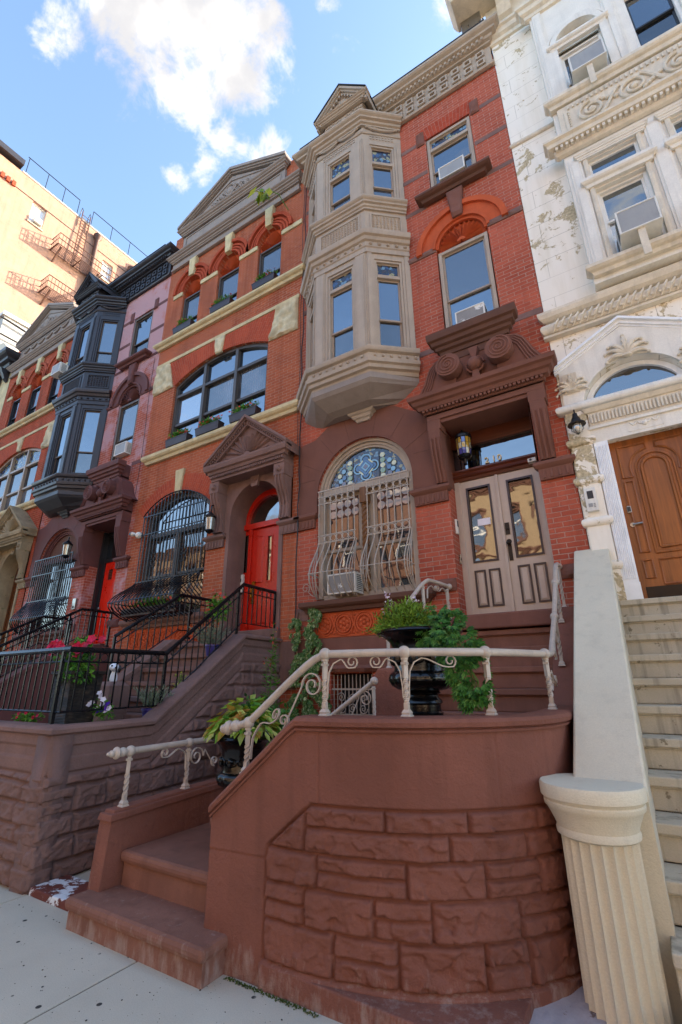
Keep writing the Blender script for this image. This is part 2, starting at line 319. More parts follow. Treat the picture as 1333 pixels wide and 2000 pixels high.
# ------------------------------------------------------------------ mesh helpers
class M:
    def __init__(s, xf=None): s.b = bmesh.new(); s.xf = xf; s.mi = 0
    def v(s, x, y, z):
        p = Vector((x, y, z))
        return s.b.verts.new(s.xf @ p if s.xf else p)
    def f(s, vs):
        try: fc = s.b.faces.new(vs); fc.material_index = s.mi; return fc
        except ValueError: return None
    def box(s, x0, x1, y0, y1, z0, z1):
        v = [s.v(x, y, z) for x in (x0, x1) for y in (y0, y1) for z in (z0, z1)]
        for q in ((0, 1, 3, 2), (4, 6, 7, 5), (0, 4, 5, 1), (2, 3, 7, 6), (0, 2, 6, 4), (1, 5, 7, 3)): s.f([v[i] for i in q])
        return s
    def tbox(s, x0, x1, y0, y1, z0, z1, t):           # box whose front (y0) face is inset by t: raised panel
        a = [s.v(x0, y1, z0), s.v(x1, y1, z0), s.v(x1, y1, z1), s.v(x0, y1, z1)]
        c = [s.v(x0+t, y0, z0+t), s.v(x1-t, y0, z0+t), s.v(x1-t, y0, z1-t), s.v(x0+t, y0, z1-t)]
        for i in range(4): s.f([a[i], a[(i+1) % 4], c[(i+1) % 4], c[i]])
        s.f(c); return s
    def loft(s, rings, caps=True, closed=True):
        vs = [[s.v(*p) for p in r] for r in rings]; n = len(vs[0])
        for a, b in zip(vs, vs[1:]):
            for i in range(n if closed else n-1): s.f([a[i], a[(i+1) % n], b[(i+1) % n], b[i]])
        if caps and closed: s.f(vs[0][::-1]); s.f(vs[-1])
        return s
    def prism(s, poly, y0, y1):                         # poly in (x,z), extruded in y
        return s.loft([[(x, y0, z) for x, z in poly], [(x, y1, z) for x, z in poly]])
    def prismx(s, poly, x0, x1):                        # poly in (y,z), extruded in x
        return s.loft([[(x0, y, z) for y, z in poly], [(x1, y, z) for y, z in poly]])
    def ring(s, cx, cz, r0, r1, y0, y1, a0=0, a1=180, n=24):
        rs = []
        for i in range(n+1):
            a = R(a0+(a1-a0)*i/n); c, q = math.cos(a), math.sin(a)
            rs.append([(cx+r0*c, y0, cz+r0*q), (cx+r1*c, y0, cz+r1*q), (cx+r1*c, y1, cz+r1*q), (cx+r0*c, y1, cz+r0*q)])
        return s.loft(rs)
    def disc(s, cx, cz, r, y0, y1, n=24):
        return s.prism([(cx+r*math.cos(2*math.pi*i/n), cz+r*math.sin(2*math.pi*i/n)) for i in range(n)], y0, y1)
    def tube(s, pts, r, n=8, flat=None):
        pts = [Vector(p) for p in pts]; rs = []; prev = None
        for i, p in enumerate(pts):
            d = (pts[min(i+1, len(pts)-1)]-pts[max(i-1, 0)]).normalized()
            ref = prev if prev is not None else (Vector((0, 0, 1)) if abs(d.z) < .9 else Vector((0, 1, 0)))
            a = d.cross(ref).normalized() if prev is None else (prev-d*prev.dot(d)).normalized()
            if a.length < .1: a = d.orthogonal().normalized()
            prev = a; b = d.cross(a)
            rr = r[i] if isinstance(r, (list, tuple)) else r
            rs.append([tuple(p+a*(rr*math.cos(2*math.pi*k/n))+b*((flat or 1)*rr*math.sin(2*math.pi*k/n))) for k in range(n)])
        return s.loft(rs)
    def lathe(s, cx, cy, prof, n=20, lobes=0, amp=0):
        rs = []
        for r, z in prof:
            am = amp if not isinstance(amp, dict) else 0
            rs.append([(cx+r*(1+am*math.cos(lobes*2*math.pi*k/n))*math.cos(2*math.pi*k/n), cy+r*(1+am*math.cos(lobes*2*math.pi*k/n))*math.sin(2*math.pi*k/n), z) for k in range(n)])
        return s.loft(rs)
    def ball(s, c, r, n=12, m=8, sq=(1, 1, 1)):
        rs = []
        for j in range(m+1):
            t = math.pi*(.02+.96*j/m); rs.append([(c[0]+sq[0]*r*math.sin(t)*math.cos(2*math.pi*k/n), c[1]+sq[1]*r*math.sin(t)*math.sin(2*math.pi*k/n), c[2]-sq[2]*r*math.cos(t)) for k in range(n)])
        return s.loft(rs)
    def sweep(s, path, prof):
        """path: [(x,y)] or [(x,y,z)] left to right; prof closed polygon [(outward offset, z)] ; mitred"""
        P = [Vector(p[:2]) for p in path]; Z = [p[2] if len(p) > 2 else 0 for p in path]; rs = []
        nn = []
        for a, b in zip(P, P[1:]): d = (b-a).normalized(); nn.append(Vector((d.y, -d.x)))
        for i, p in enumerate(P):
            if i == 0: m = nn[0]
            elif i == len(P)-1: m = nn[-1]
            else:
                m = nn[i-1]+nn[i]; m.normalize(); m = m/max(.3, m.dot(nn[i]))
            rs.append([(p.x+m.x*o, p.y+m.y*o, Z[i]+z) for o, z in prof])
        return s.loft(rs)
    def wall(s, outer, holes, y, depth):
        """sheet in the xz plane at y with holes whose reveals run back by depth"""
        polys = [[Vector((x, z, 0)) for x, z in outer]]+[[Vector((x, z, 0)) for x, z in h] for h in holes]
        flat = [p for q in polys for p in q]; vs = [s.v(p.x, y, p.y) for p in flat]
        for t in tessellate_polygon(polys):
            a, b, c = [flat[i] for i in t]
            if (b-a).cross(c-a).z < 0: t = t[::-1]
            s.f([vs[i] for i in t])
        k = len(outer)
        for h in holes:
            q = vs[k:k+len(h)]; k += len(h); bk = [s.v(x, y+depth, z) for x, z in h]; n = len(h)
            for i in range(n): s.f([q[i], q[(i+1) % n], bk[(i+1) % n], bk[i]])
        return s
    def build(s, name, mats, par=None, smooth=False, bevel=0, kind=None):
        bmesh.ops.recalc_face_normals(s.b, faces=s.b.faces)
        me = bpy.data.meshes.new(name); s.b.to_mesh(me); s.b.free()
        for m in (mats if isinstance(mats, (list, tuple)) else [mats]): me.materials.append(m)
        if smooth:
            me.polygons.foreach_set('use_smooth', [True]*len(me.polygons))
            if smooth != 'all': me.set_sharp_from_angle(angle=R(38))
        o = bpy.data.objects.new(name, me); COL.objects.link(o)
        if par is not None:
            o.parent = par
            if par.type == 'EMPTY': o.matrix_parent_inverse = Matrix.Translation(-par.location)
        if kind: o['kind'] = kind
        if bevel:
            bv = o.modifiers.new('bevel', 'BEVEL'); bv.width = bevel; bv.segments = 2; bv.limit_method = 'ANGLE'; bv.angle_limit = R(40)
        return o
def tag(o, label, cat, group=None):
    o['label'] = label; o['category'] = cat
    if group: o['group'] = group
    return o
def thing(name, loc, label, cat, group=None):
    o = bpy.data.objects.new(name, None); o.location = loc; o.empty_display_size = .2; COL.objects.link(o); return tag(o, label, cat, group)
def copy_thing(root, delta, label, group=None):
    r = root.copy(); COL.objects.link(r); r.location = Vector(root.location)+Vector(delta); r['label'] = label
    if group: r['group'] = group
    def kids(a, b):
        for ch in a.children:
            c = ch.copy(); COL.objects.link(c); c.parent = b; c.matrix_parent_inverse = ch.matrix_parent_inverse.copy(); kids(ch, c)
    kids(root, r); return r
def arc(cx, cz, r, a0, a1, n=16): return [(cx+r*math.cos(R(a0+(a1-a0)*i/n)), cz+r*math.sin(R(a0+(a1-a0)*i/n))) for i in range(n+1)]
def arched(x0, x1, z0, zs, n=20):            # opening with semicircular head, springing at zs
    c = (x0+x1)/2; r = (x1-x0)/2
    return [(x0, z0), (x1, z0)]+arc(c, zs, r, 0, 180, n)
def segm(x0, x1, z0, zs, za, n=18):          # segmental head
    c = (x0+x1)/2; h = (x1-x0)/2; ri = za-zs; rr = (h*h+ri*ri)/(2*ri); cz = za-rr; a = math.degrees(math.asin(h/rr))
    return [(x0, z0), (x1, z0)]+arc(c, cz, rr, 90-a, 90+a, n)
def segc(x0, x1, zs, za):
    h = (x1-x0)/2; ri = za-zs; rr = (h*h+ri*ri)/(2*ri); return (x0+x1)/2, za-rr, rr, math.degrees(math.asin(h/rr))
def rect(x0, x1, z0, z1): return [(x0, z0), (x1, z0), (x1, z1), (x0, z1)]
def crown(z0, z1, p, b=.02):
    h = z1-z0
    return [(-.03, z0), (b+.12*p, z0), (b+.12*p, z0+.16*h), (b+.3*p, z0+.22*h), (b+.36*p, z0+.40*h), (b+.60*p, z0+.46*h), (b+.64*p, z0+.60*h), (b+.84*p, z0+.70*h), (b+.94*p, z0+.80*h), (p, z0+.86*h), (p, z1), (-.03, z1+.01)]
def sill_prof(z0, z1, p):
    h = z1-z0
    return [(-.03, z0), (.35*p, z0), (.5*p, z0+.3*h), (.8*p, z0+.42*h), (p, z0+.6*h), (p, z1-.1*h), (.9*p, z1), (-.03, z1+.02)]
def around(x0, x1, y, b=.03): return [(x0, y+.04), (x0, y-b), (x1, y-b), (x1, y+.04)]
def dentils(m, x0, x1, y0, y1, z0, z1, w=.05, g=.05):
    n = max(1, int((x1-x0+g)/(w+g))); st = (x1-x0-w)/max(1, n-1)
    for i in range(n): m.box(x0+i*st, x0+i*st+w, y0, y1, z0, z1)
def spiral(cx, cz, r0, r1, turns, a0, n=40, sgn=1):
    return [(cx+(r0+(r1-r0)*i/n)*math.cos(a0+sgn*2*math.pi*turns*i/n), cz+(r0+(r1-r0)*i/n)*math.sin(a0+sgn*2*math.pi*turns*i/n)) for i in range(n+1)]
def leaf(m, p, d, nrm_, L, w, fold=.25):
    d = d.normalized(); s_ = d.cross(nrm_)
    if s_.length < 1e-3: s_ = d.orthogonal()
    s_.normalize(); n = s_.cross(d)
    a = m.v(*p); t = m.v(*(p+d*L)); c = m.v(*(p+d*L*.5-n*L*fold*.3)); l = m.v(*(p+d*L*.42+s_*w)); r = m.v(*(p+d*L*.42-s_*w))
    m.f([a, c, l]); m.f([l, c, t]); m.f([a, r, c]); m.f([r, t, c])
def rv(): return Vector((random.gauss(0, 1), random.gauss(0, 1), random.gauss(0, 1))).normalized()
def blob(m, c, rad, n, L, w, shell=.55, upb=.5, droop=0):
    c = Vector(c)
    for _ in range(n):
        q = rv(); k = (shell+(1-shell)*random.random())*(.82+.35*noise.noise(q*2.3+c)); p = c+Vector((q.x*rad[0], q.y*rad[1], q.z*rad[2]))*k
        if noise.noise(p*11) < -.12: continue
        d = (q+rv()*.8+Vector((0, 0, -droop))); leaf(m, p, d, (q+Vector((0, 0, upb))+rv()*.5).normalized(), L*random.uniform(.6, 1.25), w*random.uniform(.7, 1.2))

# window: frame, sashes and panes, all real pieces; xf places it on a canted face
def window(par, x0, x1, z0, z1, y, fm, gu, gd, zm=None, case=.06, sm=None, xf=None, flat=False, transom=None, tmat=None, head=None, mull=()):
    m = M(xf); d = y+.13
    m.box(x0, x0+case, y, d, z0, z1); m.box(x1-case, x1, y, d, z0, z1); m.box(x0+case, x1-case, y+.002, d, z1-case, z1); m.box(x0+case, x1-case, y-.01, d, z0, z0+case*.8)
    for xm in mull: m.box(xm-.04, xm+.04, y+.004, d, z0+case*.8, z1-case)
    xs = [x0+case]+sorted(mull)+[x1-case]
    zt = z1-case
    if transom: m.box(x0+case, x1-case, y-.006, d, transom-.035, transom+.035); zt = transom-.035
    fo = m.build('window', fm, par, bevel=.004); P = par if flat else fo
    zb = z0+case*.8; zm = zm or (zb+zt)/2; s_ = .032; sm = sm or fm
    ms = M(xf)
    for i, (a, b) in enumerate(zip(xs, xs[1:])):
        a = a+(.04 if i else 0); b = b-(.04 if i < len(xs)-2 else 0)
        for (za, zc, yy) in ((zm-.02, zt, y+.045), (zb, zm+.015, y+.075)):
            ms.box(a, a+s_, yy, yy+.028, za, zc); ms.box(b-s_, b, yy, yy+.028, za, zc); ms.box(a+s_, b-s_, yy+.001, yy+.028, zc-s_, zc); ms.box(a+s_, b-s_, yy+.001, yy+.028, za, za+s_)
        M(xf).box(a+s_, b-s_, y+.058, y+.064, zm-.02+s_, zt-s_).build('pane', gu, P)
        M(xf).box(a+s_, b-s_, y+.088, y+.094, zb+s_, zm+.015-s_).build('pane', gd, P)
        if transom:
            ms.box(a, a+.025, y+.04, y+.07, transom+.035, z1-case); ms.box(b-.025, b, y+.04, y+.07, transom+.035, z1-case)
            ms.box(a+.025, b-.025, y+.041, y+.07, transom+.035, transom+.06); ms.box(a+.025, b-.025, y+.041, y+.07, z1-case-.025, z1-case)
            M(xf).box(a+.025, b-.025, y+.052, y+.06, transom+.06, z1-case-.025).build('pane', tmat or gu, P)
    ms.build('sash', sm, P)
    return fo
def body(par, x0, x1, zt, roofm, y0=6.36, y1=16, side=None):
    m = M(); m.box(x0+.004, x1-.004, y0, y1, -.02, zt); m.build('rear_block', side or BR_OLD, par)
    M().box(x0+.05, x1-.05, y0+.3, y1-.05, zt, zt+.03).build('roof', roofm, par)

FY = 6.2
# ------------------------------------------------------------------ ground
m = M(); m.box(-400, 400, -400, 400, -.6, -.145); m.build('terrain', ASPH, kind='structure')
def concrete(name, c, jx=1.55, jy=1.5):
    mt, nt, b = newmat(name); p = pos(nt)
    n1 = noise_node(nt, p, 1.3, 5); n2 = noise_node(nt, p, 160, 4, .7); n3 = noise_node(nt, p, 26, 2); vo = N(nt, 'ShaderNodeTexVoronoi'); vo.inputs['Scale'].default_value = 55; nt.links.new(p, vo.inputs['Vector'])
    col = mixc(nt, rng(nt, n1.outputs[0], .3, .7), shade(c, .9), shade(c, 1.1))
    col = mixc(nt, rng(nt, n2.outputs[0], .45, .75, 0, .5), col, shade(c, .55))
    sp_ = rng(nt, vo.outputs['Distance'], .12, .16, 1, 0); sel = rng(nt, n3.outputs[0], .60, .62); mu = N(nt, 'ShaderNodeMath', operation='MULTIPLY')
    nt.links.new(sp_, mu.inputs[0]); nt.links.new(sel, mu.inputs[1]); col = mixc(nt, mu.outputs[0], col, lin('3c3a38'))
    v2 = N(nt, 'ShaderNodeTexVoronoi'); v2.inputs['Scale'].default_value = 7; nt.links.new(p, v2.inputs['Vector']); n5 = noise_node(nt, p, 2.1, 2)
    g2_ = rng(nt, v2.outputs['Distance'], .10, .115, 1, 0); s2 = rng(nt, n5.outputs[0], .5, .55); m2_ = N(nt, 'ShaderNodeMath', operation='MULTIPLY'); nt.links.new(g2_, m2_.inputs[0]); nt.links.new(s2, m2_.inputs[1])
    col = mixc(nt, m2_.outputs[0], col, lin('45423f'))
    nt.links.new(col, b.inputs['Base Color']); b.inputs['Roughness'].default_value = .95; b.inputs['Specular IOR Level'].default_value = .1
    bump(nt, b, n2.outputs[0], .5, .004); bump(nt, b, n1.outputs[0], .2, .02); return mt
SIDEW = concrete('sidewalk_concrete', lin('c6bca8')); SIDEW2 = concrete('new_sidewalk_concrete', lin('d3ccbc')); ROADM = concrete('asphalt_road', lin('3b3b3c')); GREYC = concrete('patched_concrete', lin('a39c9c'))
# sidewalk flags with tooled joints between them
m = M(); xs = [-60+2*i for i in range(28)]+[-4.62, -3.0, -1.45, .15, 1.7, 3.3, 5, 7, 9, 12, 16, 20, 30]
ys = [-2.2, -.9, .72, 2.62]
m.box(-80, 60, -2.2, 8, -.14, -.008); m.mi = 1
for i, (a, b) in enumerate(zip(xs, xs[1:])):
    for j, (c, d) in enumerate(zip(ys, ys[1:])):
        m.mi = 2 if (i+j*2) % 5 == 0 else 1
        m.loft([[(a+.006, c+.006, -.01), (b-.006, c+.006, -.01), (b-.006, d-.006, -.01), (a+.006, d-.006, -.01)], [(a+.006, c+.006, -.004), (b-.006, c+.006, -.004), (b-.006, d-.006, -.004), (a+.006, d-.006, -.004)], [(a+.012, c+.012, 0), (b-.012, c+.012, 0), (b-.012, d-.012, 0), (a+.012, d-.012, 0)]])
m.mi = 1; m.loft([[(-80, 2.626, -.01), (60, 2.626, -.01), (60, 6.4, -.01), (-80, 6.4, -.01)], [(-80, 2.632, 0), (60, 2.632, 0), (60, 6.4, 0), (-80, 6.4, 0)]])
m.build('sidewalk', [ROADM, SIDEW, SIDEW2], kind='structure')
M().box(-80, 60, -2.36, -2.204, -.15, .004).build('kerb', GREYC, kind='structure', bevel=.02)
M().box(-80, 60, -11.2, -2.36, -.2, -.14).build('road', ROADM, kind='structure')
M().box(-80, 60, -16, -11.2, -.2, 0).build('far_sidewalk', SIDEW, kind='structure')

# ------------------------------------------------------------------ house with the canted bay (built twice)
def bay_house(dx, st):
    H = thing('townhouse', (-2.5+dx, FY, 0), st['label'], 'townhouse', 'brick row houses')
    x = lambda v: v+dx
    X0, X1 = x(-4.69), x(-.33)
    TR, SM, BK = st['trim'], st['stone'], st['brick']
    m = M()
    holes = [rect(x(-1.79), x(-.91), 10.10, 11.66), arched(x(-1.80), x(-.90), 7.0, 8.74),
             arched(x(-4.30), x(-2.52), 2.80, 4.60, 28), rect(x(-1.98), x(-.74), 2.38, 5.28), rect(x(-4.03), x(-3.33), .05, 1.72)]
    m.wall(rect(X0, X1, 0, 12.52), holes, FY, .45); m.build('wall', BK, H)
    body(H, X0, X1, 12.9, ASPH, 6.7)
    M().box(X0+.01, X1-.01, FY+.01, 6.69, 12.46, 12.9).build('parapet', BK, H)
    # brownstone facing: arch field, base courses, bands
    m = M()
    fld = [(X0+.004, 4.29), (x(-4.30), 4.29), (x(-4.30), 4.60)]+arc(x(-3.41), 4.60, .89, 180, 0, 28)[1:]+[(x(-2.52), 4.29), (x(-1.98), 4.29), (x(-1.98), 5.3), (x(-2.3), 5.62), (x(-2.52), 5.74), (x(-2.8), 5.93), (x(-3.1), 6.06), (x(-3.72), 6.06), (x(-4.05), 5.92), (x(-4.35), 5.72), (X0+.004, 5.66)]
    m.prism(fld, FY-.02, FY+.01); m.mi = 1
    for a in (150, 127, 104, 76, 53, 30):       # voussoir joints
        c, s_ = math.cos(R(a)), math.sin(R(a)); px, pz = x(-3.41)+.92*c, 4.6+.92*s_; qx, qz = x(-3.41)+1.36*c, 4.6+1.36*s_; o = .004
        m.prism([(px-o*s_, pz+o*c), (qx-o*s_, qz+o*c), (qx+o*s_, qz-o*c), (px+o*s_, pz-o*c)], FY-.0225, FY-.005)
    m.box(X0+.01, x(-4.34), FY-.0225, FY-.005, 4.93, 4.938); m.box(x(-2.48), x(-2.0), FY-.0225, FY-.005, 4.93, 4.938)
    m.build('arch_field', [SM, DKBROWN], H)
    for a, b in ((X0+.004, x(-4.33)), (x(-2.50), x(-1.99)), (x(-.735), X1-.004)):
        m = M()
        pr = [(-.03, 4.05), (.03, 4.05), (.035, 4.20), (.06, 4.22), (.085, 4.25), (.085, 4.29), (.05, 4.31), (-.03, 4.32)]
        m.sweep(around(a+.03, b-.03, FY, .02), pr)
        k = int((b-a-.1)/.062)
        for i in range(k):
            xx = a+.06+i*(b-a-.12)/max(1, k-1); m.box(xx-.016, xx+.016, FY-.066, FY-.04, 4.07, 4.185)
        m.build('impost_band', SM, H, bevel=.003)
    BM = st['band']
    for z0, z1, segs in ((11.6, 11.70, ((X0, x(-1.98)), (x(-.72), X1))), (10.74, 10.84, ((X0, x(-1.80)), (x(-.90), X1))), (9.86, 9.95, ((X0, x(-1.9)), (x(-.82), X1))),
                         (6.66, 6.76, ((X0, x(-1.95)), (x(-.8), X1)))):
        for a, b in segs: M().box(a+.004, b-.004, FY-.006, FY+.02, z0, z1).build('band_course', BM, H)
    for a, b in ((X0, x(-2.14)), (x(-2.14), x(-1.80)), (x(-.90), x(-.56)), (x(-.56), X1)):
        m = M(); rough_block(m, a+.004, b-.004, 8.72, 8.83, FY-.02, .012); m.build('rough_band', BM, H)
    for s_ in (-1.89, -.81):
        m = M(); rough_block(m, x(s_)-.08, x(s_)+.08, 11.56, 11.92, FY-.02, .014); m.build('corner_block', SM, H)
    # jack arch
    jm = M(); jm.prism([(x(-1.80), 11.66), (x(-.90), 11.66), (x(-.80), 12.0), (x(-1.90), 12.0)], FY-.005, FY+.01); jm.build('flat_arch', brick('flat_arch_brick', lin('ad4c36'), lin('8f3626'), lin('a87868'), rad=(x(-1.35), 9.6, 2.2)) if st['plain'] == 0 else BK, H)
    # windows above the door
    sm_ = st['sash']
    window(H, x(-1.78), x(-.92), 10.12, 11.64, FY+.02, st['wf'], GL_SKY, GL_DRK, zm=10.72, sm=sm_, transom=11.30 if st['plain'] == 0 else None, tmat=st['stain'])
    window(H, x(-1.78), x(-.92), 7.0, 8.68, FY+.02, st['wf'], GL_SCR, GL_SKY, zm=7.62, sm=sm_)
    m = M(); m.sweep(around(x(-1.87), x(-.84), FY, .05), sill_prof(9.88, 10.03, .17)); m.build('sill', DKBROWN if st['plain'] == 0 else SM, H)
    # arch: fan, reveal and hood ring
    m = M(); c = x(-1.35); cz = 8.76
    m.prism([(c-.45, 8.68), (c+.45, 8.68)]+arc(c, cz, .45, 0, 180, 20), FY+.07, FY+.10)
    m.build('tympanum', st['terra'], H)
    m = M()
    for i in range(13):
        a = R(6+14*i); w = .03; c1, s1 = math.cos(a), math.sin(a)
        m.loft([[(c+.06*c1-.008*s1, FY+.03, 8.72+.06*s1+.008*c1), (c+.06*c1, FY+.005, 8.72+.06*s1), (c+.06*c1+.008*s1, FY+.03, 8.72+.06*s1-.008*c1)],
                [(c+.36*c1-w*s1, FY+.07, 8.72+.36*s1+w*c1), (c+.37*c1, FY-.035, 8.72+.37*s1), (c+.36*c1+w*s1, FY+.07, 8.72+.36*s1-w*c1)]])
    m.ring(c, 8.72, .02, .075, FY-.01, FY+.04, 0, 180, 14); m.ring(c, cz, .40, .455, FY-.005, FY+.04, 0, 180, 24)
    m.build('fan_carving', st['terra'], H)
    m = M(); m.ring(c, cz, .452, .72, FY-.02, FY+.02, 0, 180, 32); m.ring(c, cz, .70, .80, FY-.07, FY+.01, 0, 180, 32); m.ring(c, cz, .452, .50, FY-.05, FY+.02, 0, 180, 28)
    m.build('arch_ring', st['terra'], H, smooth=True)
    m = M(); rough_poly(m, [(c-.15, 9.86), (c+.15, 9.86), (c+.085, 9.22), (c-.085, 9.22)], FY-.09, .02); m.build('keystone', SM, H)
    # main cornice: panelled frieze, dentils, crown
    m = M(); m.box(X0+.02, X1-.02, FY-.05, FY+.02, 12.52, 13.08); m.sweep(around(X0+.03, X1-.03, FY-.05, .0), [(-.02, 12.5), (.03, 12.5), (.045, 12.53), (.03, 12.57), (-.02, 12.58)])
    nb = 17
    for i in range(nb):
        for zc in (12.70, 12.93):
            xx = X0+.22+i*(X1-X0-.44)/(nb-1)
            m.box(xx-.08, xx+.08, FY-.095, FY-.049, zc+.045, zc+.082); m.box(xx-.08, xx+.08, FY-.095, FY-.049, zc-.082, zc-.045); m.box(xx-.08, xx-.045, FY-.095, FY-.049, zc-.045, zc+.045); m.box(xx+.045, xx+.08, FY-.095, FY-.049, zc-.045, zc+.045)
    m.build('frieze', TR, H)
    m = M(); m.sweep(around(X0+.05, X1-.05, FY-.05, .01), crown(13.08, 13.36, .27)); dentils(m, X0+.1, X1-.1, FY-.20, FY-.09, 13.13, 13.21, .045, .045)
    m.box(X0+.05, X1-.05, FY-.04, FY+.3, 12.9, 13.33); m.build('cornice', TR, H)
    M().box(X0+.01, X1-.01, FY-.335, FY+.5, 13.362, 13.40).build('roof_flashing', ASPH, H)
    bay(H, x, st)
    door_hood(H, x, st)
    return H

def rough_block(m, x0, x1, z0, z1, y, amp, inset=.006):
    nx = max(2, int((x1-x0)/.035)); nz_ = max(2, int((z1-z0)/.035)); g = []
    for i in range(nx+1):
        r = []
        for j in range(nz_+1):
            px, pz = x0+(x1-x0)*i/nx, z0+(z1-z0)*j/nz_
            e = (i in (0, nx)) or (j in (0, nz_)); h = 0 if e else amp*(1.4+1.6*noise.noise((px*9, pz*9, y*3)))
            r.append(m.v(px, y-h, pz))
        g.append(r)
    for i in range(nx):
        for j in range(nz_): m.f([g[i][j], g[i+1][j], g[i+1][j+1], g[i][j+1]])
    m.loft([[(x0, y, z0), (x1, y, z0), (x1, y, z1), (x0, y, z1)], [(x0, y+.04, z0), (x1, y+.04, z0), (x1, y+.04, z1), (x0, y+.04, z1)]], caps=False)
def rough_poly(m, q, y, amp, n=10):
    (ax, az), (bx, bz), (cx_, cz_), (dx_, dz) = q; g = []
    for i in range(n+1):
        r = []
        for j in range(n+1):
            u, v = i/n, j/n; px = (ax*(1-u)+bx*u)*(1-v)+(dx_*(1-u)+cx_*u)*v; pz = (az*(1-u)+bz*u)*(1-v)+(dz*(1-u)+cz_*u)*v
            e = i in (0, n) or j in (0, n); h = 0 if e else amp*(1.2+1.8*noise.noise((px*6, pz*6, y)))
            r.append(m.v(px, y-h, pz))
        g.append(r)
    for i in range(n):
        for j in range(n): m.f([g[i][j], g[i+1][j], g[i+1][j+1], g[i][j+1]])
    m.loft([[(a, y, b) for a, b in q], [(a, FY+.01, b) for a, b in q]], caps=False)

